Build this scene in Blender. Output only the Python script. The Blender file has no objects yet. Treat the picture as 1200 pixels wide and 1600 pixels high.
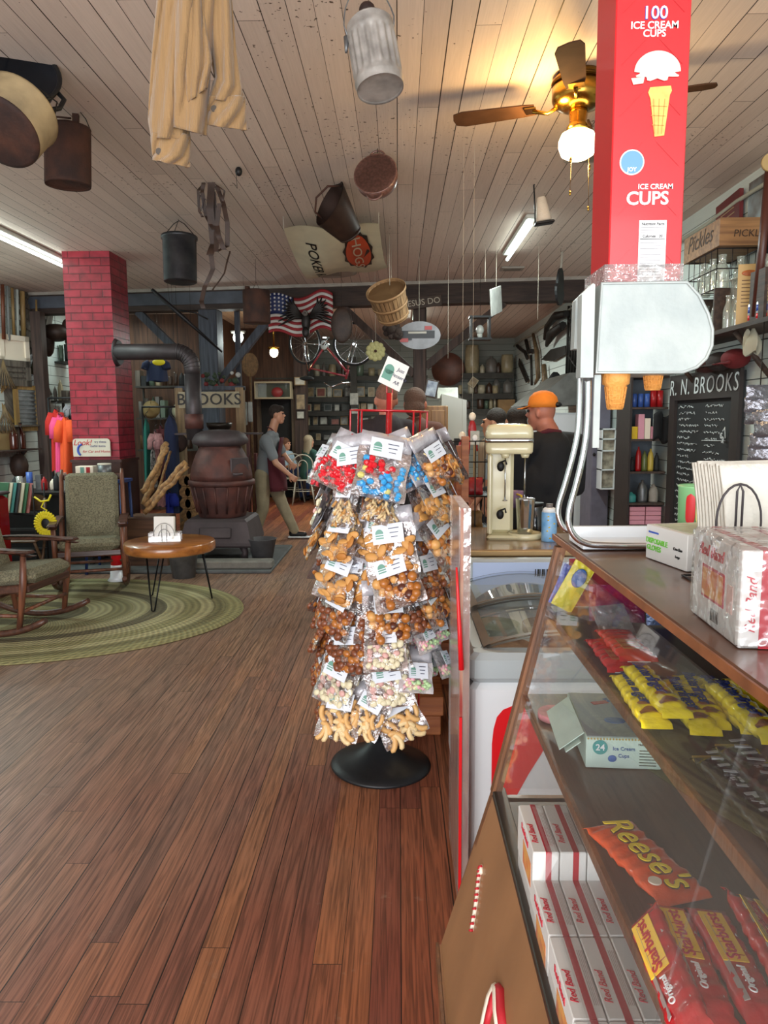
import bpy, math, random
from mathutils import Vector, Matrix, Euler
random.seed(7)
C = bpy.context.scene.collection
sc = bpy.context.scene
PI = math.pi
# camera
F_PX, EYE = 1155.0, 1.55
cd = bpy.data.cameras.new('camera'); cam = bpy.data.objects.new('camera', cd); C.objects.link(cam)
cam.location = (0, 0, EYE)
CAMROT = (Matrix.Rotation(math.radians(1.14), 3, 'Z') @ Matrix.Rotation(math.radians(90-7.16), 3, 'X') @ Matrix.Rotation(math.radians(-0.4), 3, 'Z'))
cam.rotation_euler = CAMROT.to_euler()
cd.sensor_fit = 'VERTICAL'; cd.sensor_height = 36.0; cd.lens = F_PX*36/1600
cd.clip_start = 0.02; cd.clip_end = 100
sc.camera = cam
# colour management
sc.view_settings.view_transform = 'Standard'; sc.view_settings.look = 'None'
sc.view_settings.gamma = 1.0; sc.view_settings.use_curve_mapping = False
sc.view_settings.exposure = 0.35
# world and daylight from the open shop front
w = bpy.data.worlds.new('daylight'); sc.world = w; w.use_nodes = True
w.node_tree.nodes['Background'].inputs[0].default_value = (0.80, 0.90, 1.0, 1)
w.node_tree.nodes['Background'].inputs[1].default_value = 1.5
def area(name, loc, rot, sx, sy, power, col, spread=PI):
    l = bpy.data.lights.new(name, 'AREA'); l.shape = 'RECTANGLE'; l.size = sx; l.size_y = sy
    l.energy = power; l.color = col; l.spread = spread
    o = bpy.data.objects.new(name, l); C.objects.link(o); o.location = loc; o.rotation_euler = rot
    return o
area('shop_window_daylight', (-1.3, -5.0, 1.9), (math.radians(90), 0, 0), 7.5, 3.2, 365, (0.95, 0.97, 1.0))
area('pavement_bounce_daylight', (-1.3, -3.6, 0.25), (math.radians(128), 0, 0), 7.0, 1.6, 240, (1.0, 0.95, 0.9))  # unseen fill lamp added low at the front to brighten the ceiling
area('tube_light_left', (-4.7, 7.3, 3.22), (0, 0, 0), 0.2, 2.4, 65, (0.80, 1.0, 0.95))
area('tube_light_right', (1.0, 7.0, 3.22), (0, 0, 0), 0.2, 1.6, 60, (0.86, 1.0, 0.96))
area('tube_light_back_room', (0.3, 12.6, 3.22), (0, 0, 0), 0.3, 2.4, 110, (0.95, 1.0, 0.93))
area('tube_light_back_left', (-4.4, 11.7, 3.22), (0, 0, 0), 0.3, 1.4, 16, (0.86, 1.0, 0.95))
def bulb(name, loc, power, col, r=0.06):
    l = bpy.data.lights.new(name, 'POINT'); l.energy = power; l.color = col; l.shadow_soft_size = r
    o = bpy.data.objects.new(name, l); C.objects.link(o); o.location = loc; return o

# pixel helpers: read a place off the photograph at a known depth / height / wall
def ray(px, py):
    return CAMROT @ Vector(((px-600)/F_PX, -(py-800)/F_PX, -1.0))
def P(px, py, d):
    r = ray(px, py); t = d/r.y; return Vector((r.x*t, d, EYE+r.z*t))
def PZ(px, py, z):
    r = ray(px, py); t = (z-EYE)/r.z; return Vector((r.x*t, r.y*t, z))
def PX(px, py, x):
    r = ray(px, py); t = x/r.x; return Vector((x, r.y*t, EYE+r.z*t))
CEIL = 3.35; WR = 2.65; WL = -5.25; YB = 17.2

# materials
def lin(c):
    if isinstance(c, str):
        c = c.lstrip('#'); c = [int(c[i:i+2], 16)/255 for i in (0, 2, 4)]
    return tuple((x/12.92 if x <= 0.04045 else ((x+0.055)/1.055)**2.4) for x in c) + (1,)
MATS = {}
def mat(name, col, rough=0.6, metal=0.0, var=0.0, vs=8.0, bump=0.0, bs=40.0, emit=0.0, coat=0.0, alpha=None, spec=0.5, sheen=0, stretch=None, col2=None):
    """principled material; var/vs mottles between col and col2 (or a darker col)"""
    if name in MATS: return MATS[name]
    m = bpy.data.materials.new(name); m.use_nodes = True; nt = m.node_tree; b = nt.nodes['Principled BSDF']
    c = lin(col); b.inputs['Base Color'].default_value = c
    b.inputs['Roughness'].default_value = rough; b.inputs['Metallic'].default_value = metal
    b.inputs['Specular IOR Level'].default_value = spec
    if coat: b.inputs['Coat Weight'].default_value = coat; b.inputs['Coat Roughness'].default_value = 0.08
    if sheen: b.inputs['Sheen Weight'].default_value = sheen
    if emit: b.inputs['Emission Color'].default_value = c; b.inputs['Emission Strength'].default_value = emit
    if alpha is not None: b.inputs['Alpha'].default_value = alpha
    if var or bump:
        tc = nt.nodes.new('ShaderNodeTexCoord'); mp = nt.nodes.new('ShaderNodeMapping')
        nt.links.new(tc.outputs['Object'], mp.inputs[0])
        if stretch: mp.inputs['Scale'].default_value = stretch
    if var:
        n = nt.nodes.new('ShaderNodeTexNoise'); n.inputs['Scale'].default_value = vs; n.inputs['Detail'].default_value = 5
        nt.links.new(mp.outputs[0], n.inputs['Vector'])
        r = nt.nodes.new('ShaderNodeValToRGB'); nt.links.new(n.outputs[0], r.inputs[0])
        d = lin(col2) if col2 else tuple(x*(1-var) for x in c[:3])+(1,)
        r.color_ramp.elements[0].position = 0.35; r.color_ramp.elements[1].position = 0.65
        r.color_ramp.elements[0].color = d; r.color_ramp.elements[1].color = c
        nt.links.new(r.outputs[0], b.inputs['Base Color'])
    if bump:
        n2 = nt.nodes.new('ShaderNodeTexNoise'); n2.inputs['Scale'].default_value = bs; n2.inputs['Detail'].default_value = 3
        nt.links.new(mp.outputs[0], n2.inputs['Vector'])
        bp = nt.nodes.new('ShaderNodeBump'); bp.inputs['Strength'].default_value = bump; bp.inputs['Distance'].default_value = 0.01
        nt.links.new(n2.outputs[0], bp.inputs['Height']); nt.links.new(bp.outputs[0], b.inputs['Normal'])
    MATS[name] = m; return m
def wood(name, c1, c2, axis='x', rough=0.5, scale=1.0, coat=0.0):
    """streaky grain along one object axis"""
    s = {'x': (2, 30, 30), 'y': (30, 2, 30), 'z': (30, 30, 2)}[axis]
    return mat(name, c1, rough=rough, var=1, col2=c2, vs=1.0*scale, stretch=s, bump=0.15, bs=3, coat=coat)
def film(name, tint=(1, 1, 1), gloss=0.16, rough=0.08, bump=0.6, bs=25, solid=0.0, solidcol=(0.8, 0.8, 0.8), fres=0.55):
    """thin clear plastic or glass sheet: see-through with a glossy skin"""
    if name in MATS: return MATS[name]
    m = bpy.data.materials.new(name); m.use_nodes = True; nt = m.node_tree
    for n in list(nt.nodes): nt.nodes.remove(n)
    o = nt.nodes.new('ShaderNodeOutputMaterial'); t = nt.nodes.new('ShaderNodeBsdfTransparent'); g = nt.nodes.new('ShaderNodeBsdfGlossy')
    t.inputs[0].default_value = (*tint, 1); g.inputs['Roughness'].default_value = rough; g.inputs[0].default_value = (1, 1, 1, 1)
    mx = nt.nodes.new('ShaderNodeMixShader'); lw = nt.nodes.new('ShaderNodeLayerWeight'); lw.inputs[0].default_value = 0.35
    ma = nt.nodes.new('ShaderNodeMath'); ma.operation = 'MULTIPLY_ADD'; ma.inputs[1].default_value = fres; ma.inputs[2].default_value = gloss
    nt.links.new(lw.outputs['Fresnel'], ma.inputs[0]); nt.links.new(ma.outputs[0], mx.inputs[0])
    if bump:
        tc = nt.nodes.new('ShaderNodeTexCoord'); n2 = nt.nodes.new('ShaderNodeTexNoise'); n2.inputs['Scale'].default_value = bs
        nt.links.new(tc.outputs['Object'], n2.inputs['Vector']); bp = nt.nodes.new('ShaderNodeBump')
        bp.inputs['Strength'].default_value = bump; bp.inputs['Distance'].default_value = 0.02
        nt.links.new(n2.outputs[0], bp.inputs['Height']); nt.links.new(bp.outputs[0], g.inputs['Normal']); nt.links.new(bp.outputs[0], lw.inputs['Normal'])
    nt.links.new(t.outputs[0], mx.inputs[1]); nt.links.new(g.outputs[0], mx.inputs[2])
    out = mx
    if solid:
        d = nt.nodes.new('ShaderNodeBsdfDiffuse'); d.inputs[0].default_value = (*solidcol, 1); m2 = nt.nodes.new('ShaderNodeMixShader')
        m2.inputs[0].default_value = solid; nt.links.new(mx.outputs[0], m2.inputs[1]); nt.links.new(d.outputs[0], m2.inputs[2]); out = m2
    nt.links.new(out.outputs[0], o.inputs[0]); MATS[name] = m; return m

# mesh builder
def T(x=0, y=0, z=0): return Matrix.Translation((x, y, z))
def RX(a): return Matrix.Rotation(math.radians(a), 4, 'X')
def RY(a): return Matrix.Rotation(math.radians(a), 4, 'Y')
def RZ(a): return Matrix.Rotation(math.radians(a), 4, 'Z')
def SC(x, y, z): return Matrix.Diagonal((x, y, z, 1))
class MB:
    def __init__(s): s.v = []; s.f = []; s.m = []; s.sm = []; s.M = Matrix.Identity(4); s.mi = 0; s.smooth = False
    def addv(s, pts):
        b = len(s.v); s.v += [tuple(s.M @ Vector(p)) for p in pts]; return b
    def addf(s, idx, sm=None):
        s.f.append(tuple(idx)); s.m.append(s.mi); s.sm.append(s.smooth if sm is None else sm)
    def box(s, c, d, R=None, bev=0.0):
        x, y, z = d[0]/2, d[1]/2, d[2]/2; o = s.M
        s.M = o @ T(*c) @ (R or Matrix.Identity(4))
        if not bev:
            b = s.addv([(-x,-y,-z),(x,-y,-z),(x,y,-z),(-x,y,-z),(-x,-y,z),(x,-y,z),(x,y,z),(-x,y,z)])
            for f in ((0,3,2,1),(4,5,6,7),(0,1,5,4),(1,2,6,5),(2,3,7,6),(3,0,4,7)): s.addf([b+i for i in f], False)
        else:
            e = min(bev, x*.95, y*.95, z*.95)
            def ring(zz, k):
                X, Y = x-k, y-k
                return [(-X,-Y+e*.999*(1),zz)] if 0 else [(-X+e,-Y,zz),(X-e,-Y,zz),(X,-Y+e,zz),(X,Y-e,zz),(X-e,Y,zz),(-X+e,Y,zz),(-X,Y-e,zz),(-X,-Y+e,zz)]
            rs = [[(px*(x-e)/x, py*(y-e)/y, pz) for px,py,pz in ring(-z,0)], ring(-z+e,0), ring(z-e,0), [(px*(x-e)/x, py*(y-e)/y, pz) for px,py,pz in ring(z,0)]]
            b = [s.addv(r) for r in rs]
            s.addf([b[0]+i for i in reversed(range(8))], False); s.addf([b[3]+i for i in range(8)], False)
            for k in range(3):
                for i in range(8):
                    j = (i+1) % 8; s.addf((b[k]+i, b[k]+j, b[k+1]+j, b[k+1]+i), False)
        s.M = o; return s
    def bb(s, x0, x1, y0, y1, z0, z1, bev=0.0):
        return s.box(((x0+x1)/2, (y0+y1)/2, (z0+z1)/2), (abs(x1-x0), abs(y1-y0), abs(z1-z0)), None, bev)
    def cyl(s, p0, p1, r0, r1=None, n=16, cap=True, sm=True):
        p0, p1 = Vector(p0), Vector(p1); r1 = r0 if r1 is None else r1
        a = (p1-p0).normalized() if (p1-p0).length > 1e-9 else Vector((0,0,1)); u = a.orthogonal().normalized(); w_ = a.cross(u)
        c = [(math.cos(2*PI*i/n), math.sin(2*PI*i/n)) for i in range(n)]
        b0 = s.addv([p0+(u*x+w_*y)*r0 for x, y in c]); b1 = s.addv([p1+(u*x+w_*y)*r1 for x, y in c])
        for i in range(n): j = (i+1) % n; s.addf((b0+i, b0+j, b1+j, b1+i), sm)
        if cap: s.addf([b0+i for i in reversed(range(n))], False); s.addf([b1+i for i in range(n)], False)
        return s
    def tube(s, pts, r, n=8, closed=False, cap=True):
        pts = [Vector(p) for p in pts]; N = len(pts); R_ = r if isinstance(r, (list, tuple)) else [r]*N
        prev = None; bs = []
        for i, p in enumerate(pts):
            if closed: t = pts[(i+1) % N]-pts[i-1]
            else: t = pts[min(i+1, N-1)]-pts[max(i-1, 0)]
            t = t.normalized() if t.length > 1e-9 else Vector((0,0,1))
            if prev is None: u = t.orthogonal().normalized()
            else:
                u = prev - t*prev.dot(t); u = u.normalized() if u.length > 1e-6 else t.orthogonal().normalized()
            prev = u; w_ = t.cross(u)
            bs.append(s.addv([p+(u*math.cos(2*PI*k/n)+w_*math.sin(2*PI*k/n))*R_[i] for k in range(n)]))
        for i in range(N if closed else N-1):
            a, b = bs[i], bs[(i+1) % N]
            for k in range(n): j = (k+1) % n; s.addf((a+k, a+j, b+j, b+k), True)
        if cap and not closed: s.addf([bs[0]+k for k in reversed(range(n))], False); s.addf([bs[-1]+k for k in range(n)], False)
        return s
    def lathe(s, prof, n=24, c=(0,0,0), sm=True, arc=2*PI, sx=1, sy=1):
        """prof: list of (r, z)"""
        o = s.M; s.M = o @ T(*c); bs = []; full = arc > 2*PI-1e-6; m = n if full else n+1
        for r, z in prof: bs.append(s.addv([(r*math.cos(arc*i/n)*sx, r*math.sin(arc*i/n)*sy, z) for i in range(m)]))
        for k in range(len(prof)-1):
            for i in range(n):
                j = (i+1) % m; s.addf((bs[k]+i, bs[k]+j, bs[k+1]+j, bs[k+1]+i), sm)
        if full and prof[0][0] > 1e-6: s.addf([bs[0]+i for i in reversed(range(n))], False)
        if full and prof[-1][0] > 1e-6: s.addf([bs[-1]+i for i in range(n)], False)
        s.M = o; return s
    def sph(s, c, r, n=12, m=8, R=None):
        r = (r, r, r) if not isinstance(r, (tuple, list)) else r; o = s.M; s.M = o @ T(*c) @ (R or Matrix.Identity(4)) @ SC(*r)
        t = s.addv([(0,0,-1)]); rows = []
        for k in range(1, m):
            a = -PI/2+PI*k/m; rows.append(s.addv([(math.cos(a)*math.cos(2*PI*i/n), math.cos(a)*math.sin(2*PI*i/n), math.sin(a)) for i in range(n)]))
        e = s.addv([(0,0,1)])
        for i in range(n):
            j = (i+1) % n; s.addf((t, rows[0]+j, rows[0]+i), True); s.addf((e, rows[-1]+i, rows[-1]+j), True)
            for k in range(len(rows)-1): s.addf((rows[k]+i, rows[k]+j, rows[k+1]+j, rows[k+1]+i), True)
        s.M = o; return s
    def prism(s, poly, t, R=None, sm=False):
        """poly in local xz plane (x, z), extruded along y from 0 to t"""
        o = s.M; s.M = o @ (R or Matrix.Identity(4)); n = len(poly)
        a = s.addv([(x, 0, z) for x, z in poly]); b = s.addv([(x, t, z) for x, z in poly])
        s.addf([a+i for i in range(n)], False); s.addf([b+i for i in reversed(range(n))], False)
        for i in range(n): j = (i+1) % n; s.addf((a+j, a+i, b+i, b+j), sm)
        s.M = o; return s
    def grid(s, fn, nu, nv, sm=True, closeu=False):
        """fn(u, v) -> point, u and v in 0..1"""
        m = nu if closeu else nu+1
        b = s.addv([fn(i/nu, j/nv) for j in range(nv+1) for i in range(m)])
        for j in range(nv):
            for i in range(nu): k = (i+1) % m; s.addf((b+j*m+i, b+j*m+k, b+(j+1)*m+k, b+(j+1)*m+i), sm)
        return s
    def cap(s, p0, p1, r0, r1=None):
        """rounded limb: two balls and a taper"""
        r1 = r0 if r1 is None else r1; s.sph(p0, r0, 14, 10); s.sph(p1, r1, 14, 10); s.cyl(p0, p1, r0, r1, 14); return s
    def build(s, name, mats, parent=None, mods=None):
        me = bpy.data.meshes.new(name); me.from_pydata(s.v, [], s.f)
        mats = mats if isinstance(mats, (list, tuple)) else [mats]
        for m_ in mats: me.materials.append(m_)
        me.polygons.foreach_set('material_index', [min(i, len(mats)-1) for i in s.m]); me.polygons.foreach_set('use_smooth', s.sm)
        me.update(); o = bpy.data.objects.new(name, me); C.objects.link(o)
        if parent is not None: o.parent = parent
        return o
def tag(o, label, cat, group=None):
    o['label'] = label; o['category'] = cat
    if group: o['group'] = group
    return o
def thing(name, label, cat, loc=(0,0,0), rz=0, group=None, rx=0, ry=0):
    o = bpy.data.objects.new(name, None); C.objects.link(o); o.empty_display_size = 0.05
    o.location = loc; o.rotation_euler = (math.radians(rx), math.radians(ry), math.radians(rz)); return tag(o, label, cat, group)
def struct(o): o['kind'] = 'structure'; return o
def lab(o, l): o['label'] = l; return o
KIDS = {}
def kids(o):
    return [c for c in bpy.data.objects if c.parent == o]
def dup(root, loc, rz=None, label=None, group=None, scale=None, rot=None):
    """copy a thing with copies of its parts and sub-parts"""
    if root.name not in KIDS: KIDS[root.name] = [(c, kids(c)) for c in kids(root)]
    r = root.copy(); C.objects.link(r); r.location = loc
    if rz is not None: r.rotation_euler = (0, 0, math.radians(rz))
    if rot is not None: r.rotation_euler = rot
    if label: r['label'] = label
    if group: r['group'] = group
    if scale: r.scale = scale if isinstance(scale, (tuple, list)) else (scale,)*3
    for ch, gs in KIDS[root.name]:
        c = ch.copy(); C.objects.link(c); c.parent = r
        for g in gs: d = g.copy(); C.objects.link(d); d.parent = c
    return r
_tc = {}
def text_mesh(s_, size=0.1, shear=0.0, bold=0.0, depth=0.0006, align='CENTER', spacing=1.0):
    key = (s_, size, shear, bold, depth, align, spacing)
    if key not in _tc:
        cu = bpy.data.curves.new('lettering', 'FONT'); cu.body = s_; cu.size = size; cu.shear = shear; cu.offset = bold*size*.3; cu.extrude = depth
        cu.align_x = align; cu.align_y = 'CENTER'; cu.resolution_u = 3; cu.space_character = spacing
        ob = bpy.data.objects.new('lettering', cu); C.objects.link(ob); bpy.context.view_layer.update()
        me = bpy.data.meshes.new_from_object(ob.evaluated_get(bpy.context.evaluated_depsgraph_get()))
        bpy.data.objects.remove(ob); bpy.data.curves.remove(cu); _tc[key] = me
    return _tc[key]
FRONT = RX(90)           # text in the xz plane facing -y
def text(s_, M_, size, m, parent=None, name='lettering', **k):
    me = text_mesh(s_, size, **k).copy(); me.materials.clear(); me.materials.append(m)
    o = bpy.data.objects.new(name, me); C.objects.link(o); o.parent = parent; o.matrix_local = M_; return o
def textin(mb, s_, M_, size, **k):
    """put lettering into a builder (same part, own material index already set)"""
    me = text_mesh(s_, size, **k); o = mb.M; mb.M = o @ M_
    b = mb.addv([v.co for v in me.vertices])
    for p in me.polygons: mb.addf([b+i for i in p.vertices], False)
    mb.M = o
ORD = ['first','second','third','fourth','fifth','sixth','seventh','eighth','ninth','tenth','eleventh','twelfth','thirteenth','fourteenth']
# == SETTING
def board_mat(name, width, across, along, cols, gapcol, seg=2.6, rough=0.5, grain=0.35, gap=0.02, wear=None, bumpk=0.5, peel=None):
    """long boards: across/along are axis indices of object space"""
    m = bpy.data.materials.new(name); m.use_nodes = True; nt = m.node_tree; L = nt.links; b = nt.nodes['Principled BSDF']
    def N(t, **k):
        n = nt.nodes.new('ShaderNode'+t)
        for a, v in k.items(): setattr(n, a, v)
        return n
    def math_(op, a, b_=None):
        n = N('Math', operation=op)
        for i, x in enumerate((a, b_)):
            if x is None: continue
            if isinstance(x, (int, float)): n.inputs[i].default_value = x
            else: L.new(x, n.inputs[i])
        return n.outputs[0]
    tc = N('TexCoord'); sp = N('SeparateXYZ'); L.new(tc.outputs['Object'], sp.inputs[0])
    A = sp.outputs[across]; B = sp.outputs[along]
    u = math_('DIVIDE', A, width); idn = math_('FLOOR', u); fr = math_('FRACT', u)
    wn = N('TexWhiteNoise', noise_dimensions='1D'); L.new(idn, wn.inputs['W'])
    v = math_('DIVIDE', math_('ADD', B, math_('MULTIPLY', wn.outputs[0], 11.0)), seg); id2 = math_('FLOOR', v); fr2 = math_('FRACT', v)
    cmb = N('CombineXYZ'); L.new(idn, cmb.inputs[0]); L.new(id2, cmb.inputs[1])
    wn2 = N('TexWhiteNoise', noise_dimensions='3D'); L.new(cmb.outputs[0], wn2.inputs['Vector'])
    ramp = N('ValToRGB'); L.new(wn2.outputs[0], ramp.inputs[0]); e = ramp.color_ramp.elements
    while len(e) < len(cols): e.new(0.5)
    for i, c in enumerate(cols): e[i].position = i/(len(cols)-1); e[i].color = lin(c)
    sc_ = [0, 0, 0]; sc_[across] = 34; sc_[along] = 1.1; sc_[3-across-along] = 1
    mp = N('Mapping'); mp.inputs['Scale'].default_value = sc_; vadd = N('VectorMath', operation='MULTIPLY_ADD')
    L.new(wn2.outputs['Color'], vadd.inputs[0]); vadd.inputs[1].default_value = (9, 9, 9); L.new(tc.outputs['Object'], vadd.inputs[2]); L.new(vadd.outputs[0], mp.inputs[0])
    gn = N('TexNoise'); gn.inputs['Scale'].default_value = 2.2; gn.inputs['Detail'].default_value = 7; gn.inputs['Distortion'].default_value = 1.6; L.new(mp.outputs[0], gn.inputs['Vector'])
    gr = N('ValToRGB'); L.new(gn.outputs[0], gr.inputs[0]); gr.color_ramp.elements[0].position = 0.36; gr.color_ramp.elements[1].position = 0.62
    gr.color_ramp.elements[0].color = (1-grain,)*3+(1,); gr.color_ramp.elements[1].color = (1, 1, 1, 1)
    mul = N('MixRGB', blend_type='MULTIPLY'); mul.inputs[0].default_value = 1; L.new(ramp.outputs[0], mul.inputs[1]); L.new(gr.outputs[0], mul.inputs[2])
    col = mul.outputs[0]
    if wear:      # worn grey-brown traffic area, own shape
        wc, cx, cy, rx, ry = wear
        dx = math_('DIVIDE', math_('SUBTRACT', sp.outputs[0], cx), rx); dy = math_('DIVIDE', math_('SUBTRACT', sp.outputs[1], cy), ry)
        wnz = N('TexNoise'); wnz.inputs['Scale'].default_value = 1.3; wnz.inputs['Detail'].default_value = 4; L.new(tc.outputs['Object'], wnz.inputs['Vector'])
        dd = math_('ADD', math_('ADD', math_('MULTIPLY', dx, dx), math_('MULTIPLY', dy, dy)), math_('MULTIPLY', wnz.outputs[0], 0.9))
        mr = N('MapRange'); L.new(dd, mr.inputs[0]); mr.inputs[1].default_value = 0.5; mr.inputs[2].default_value = 1.7; mr.inputs[3].default_value = 0.78; mr.inputs[4].default_value = 0.0
        g2 = N('MixRGB', blend_type='MULTIPLY'); g2.inputs[0].default_value = 1; g2.inputs[1].default_value = lin(wc); L.new(gr.outputs[0], g2.inputs[2])
        mw = N('MixRGB'); L.new(mr.outputs[0], mw.inputs[0]); L.new(col, mw.inputs[1]); L.new(g2.outputs[0], mw.inputs[2]); col = mw.outputs[0]
        sn = N('TexNoise'); sn.inputs['Scale'].default_value = 7; sn.inputs['Detail'].default_value = 8; sn.inputs['Roughness'].default_value = 0.7; L.new(tc.outputs['Object'], sn.inputs['Vector'])
        sr = N('ValToRGB'); L.new(sn.outputs[0], sr.inputs[0]); sr.color_ramp.elements[0].position = 0.63; sr.color_ramp.elements[1].position = 0.78; sr.color_ramp.elements[1].color = (0.45,)*3+(1,)
        ms = N('MixRGB'); L.new(sr.outputs[0], ms.inputs[0]); L.new(col, ms.inputs[1]); ms.inputs[2].default_value = lin('a89888'); col = ms.outputs[0]
    if peel:
        pn = N('TexNoise'); pn.inputs['Scale'].default_value = 34; pn.inputs['Detail'].default_value = 3; L.new(tc.outputs['Object'], pn.inputs['Vector'])
        pb = N('TexNoise'); pb.inputs['Scale'].default_value = 0.9; L.new(tc.outputs['Object'], pb.inputs['Vector'])
        pa = math_('ADD', pn.outputs[0], math_('MULTIPLY', pb.outputs[0], 0.35))
        pr = N('ValToRGB'); L.new(pa, pr.inputs[0]); pr.color_ramp.elements[0].position = 0.875; pr.color_ramp.elements[1].position = 0.9
        mpp = N('MixRGB'); L.new(pr.outputs[0], mpp.inputs[0]); L.new(col, mpp.inputs[1]); mpp.inputs[2].default_value = lin(peel); col = mpp.outputs[0]
    ga = math_('MULTIPLY_ADD' if 0 else 'ADD', gap*0.5, math_('MULTIPLY', wn.outputs[0], gap))
    g1 = math_('LESS_THAN', fr, ga); g3 = math_('LESS_THAN', fr2, gap*width/seg*0.8); gg = math_('MAXIMUM', g1, g3)
    mg = N('MixRGB'); L.new(gg, mg.inputs[0]); L.new(col, mg.inputs[1]); mg.inputs[2].default_value = lin(gapcol)
    L.new(mg.outputs[0], b.inputs['Base Color'])
    rr = N('MapRange'); L.new(gn.outputs[0], rr.inputs[0]); rr.inputs[3].default_value = rough+0.12; rr.inputs[4].default_value = rough-0.1; L.new(rr.outputs[0], b.inputs['Roughness'])
    hh = math_('SUBTRACT', math_('MULTIPLY', gn.outputs[0], 0.12), gg); hh = math_('ADD', hh, math_('MULTIPLY', wn2.outputs[0], 0.3))
    bp = N('Bump'); bp.inputs['Strength'].default_value = bumpk; bp.inputs['Distance'].default_value = 0.006; L.new(hh, bp.inputs['Height']); L.new(bp.outputs[0], b.inputs['Normal'])
    b.inputs['Specular IOR Level'].default_value = 0.4
    MATS[name] = m; return m
M_floor = board_mat('worn_floor_boards', 0.0845, 0, 1, ['8c4630', '9e583a', 'b06c40', '8e4a36', '7a3e2e'], '1c100c', seg=2.3, rough=0.45, grain=0.58, gap=0.035,
                    wear=('94806e', -2.0, 5.6, 2.3, 5.2), bumpk=0.55)
M_ceil = board_mat('painted_ceiling_boards', 0.121, 0, 1, ['d2c2b6', 'dacabd', 'cabaae', 'd6c6b9'], '2a211c', seg=3.1, rough=0.62, grain=0.07, gap=0.035, bumpk=0.5, peel='584a3e')
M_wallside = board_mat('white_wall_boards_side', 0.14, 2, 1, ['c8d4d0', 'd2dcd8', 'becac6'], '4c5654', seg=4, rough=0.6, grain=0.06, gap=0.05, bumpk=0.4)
M_wallback = board_mat('white_wall_boards_back', 0.14, 2, 0, ['8c9088', '96998f', '84887f'], '3c403c', seg=4, rough=0.65, grain=0.08, gap=0.05, bumpk=0.4)  # side wall boards repeated in greyer tones, dimness put into the colour
struct(MB().bb(WL-.1, WR+.1, -3, YB+.1, -.1, 0).build('floor', M_floor))
struct(MB().bb(WL-.1, WR+.1, -3, YB+.1, CEIL, CEIL+.1).build('ceiling', M_ceil))
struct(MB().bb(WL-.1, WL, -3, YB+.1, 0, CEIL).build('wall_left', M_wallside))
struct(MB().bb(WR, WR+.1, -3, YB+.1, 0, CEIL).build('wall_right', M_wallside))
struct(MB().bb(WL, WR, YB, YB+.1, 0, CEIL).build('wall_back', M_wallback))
M_beam = wood('dark_beam_wood', '3c2c24', '261a15', 'x', 0.7)
M_beamg = mat('grey_blue_beam_paint', '4c525c', 0.7, var=0.35, vs=5)
M_trimw = mat('dusty_white_trim', 'a09a90', 0.6, var=0.2)
bl, br = Vector((WL+.02, 10.75, 0)), Vector((WR-.02, 9.95, 0)); bang = math.degrees(math.atan2(br.y-bl.y, br.x-bl.x)); blen = (br-bl).length
BM = T((bl.x+br.x)/2, (bl.y+br.y)/2, 0) @ RZ(bang)
b_ = MB(); b_.M = BM; b_.box((0, 0, CEIL-.15), (blen, .24, .28)); o = struct(b_.build('trim_1', M_beam));
b_ = MB(); b_.M = BM; b_.box((0, -.14, CEIL-.02), (blen, .04, .04)); struct(b_.build('trim_2', M_trimw))
b_ = MB(); b_.M = BM; b_.box((-2.35, -.135, CEIL-.14), (3.15, .03, .16)); struct(b_.build('trim_3', M_beamg))
def beam_y(x): return bl.y+(br.y-bl.y)*(x-bl.x)/(br.x-bl.x)
M_postg = wood('blue_grey_post_paint', '474b55', '2d3038', 'z', 0.75)
M_postb = wood('brown_post_wood', '4a3831', '2c201c', 'z', 0.75)
def post(px, label, m, braces, wd=.2, top=CEIL-.29, dy=0):
    x = (px-622)/F_PX*10.4; y = beam_y(x); t = thing('support_post', label, 'post', (x, y+dy, 0), bang)
    MB().bb(-wd/2, wd/2, -wd/2, wd/2, 0, top, .01).build('post', m, t)
    for sgn, run, zlow in braces:
        b = MB(); a = Vector((sgn*run, 0, top+.01)); e = Vector((sgn*wd*.45, 0, zlow)); mid = (a+e)/2; L_ = (a-e).length
        b.box(mid, (L_, .09, .1), RY(-math.degrees(math.atan2(a.z-e.z, a.x-e.x)))); b.build('brace', m, t)
    return t
post(333, 'blue grey timber post behind the stove with diagonal braces', M_postg, [(-1, 1.05, 2.15), (1, .95, 2.1)], .26)
post(313, 'thin blue grey timber post left of the thick braced one', M_postg, [], .09, CEIL, .22)
post(370, 'slim blue grey timber post between stove and flag', M_postg, [], .07, CEIL, .22)
post(655, 'brown timber post behind the round picture with two long braces', M_postb, [(-1, 1.05, 2.15), (1, 1.12, 2.25)], .17)
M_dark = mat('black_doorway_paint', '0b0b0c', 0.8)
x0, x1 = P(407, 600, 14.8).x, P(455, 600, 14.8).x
dr = struct(MB().bb(x0, x1, 14.8, 14.86, 0, 2.15).build('door_1', M_dark))  # black panel across the opening; the dark beyond is put into its colour
M_frame = wood('old_door_frame_wood', '5a4a38', '3c3024', 'z', .7)
MB().bb(x0-.08, x0, 14.74, 14.88, 0, 2.2).bb(x1, x1+.08, 14.74, 14.88, 0, 2.2).bb(x0-.08, x1+.08, 14.74, 14.88, 2.15, 2.24).build('door_frame', M_frame, dr)
pw = MB().bb(P(372, 600, 14.95).x, x0-.08, 14.9, 15.0, 0, CEIL); pw.bb(x1+.08, x1+.3, 14.9, 15.0, 0, CEIL); pw.bb(x0-.08, x1+.08, 14.9, 15.0, 2.24, CEIL)
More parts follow.
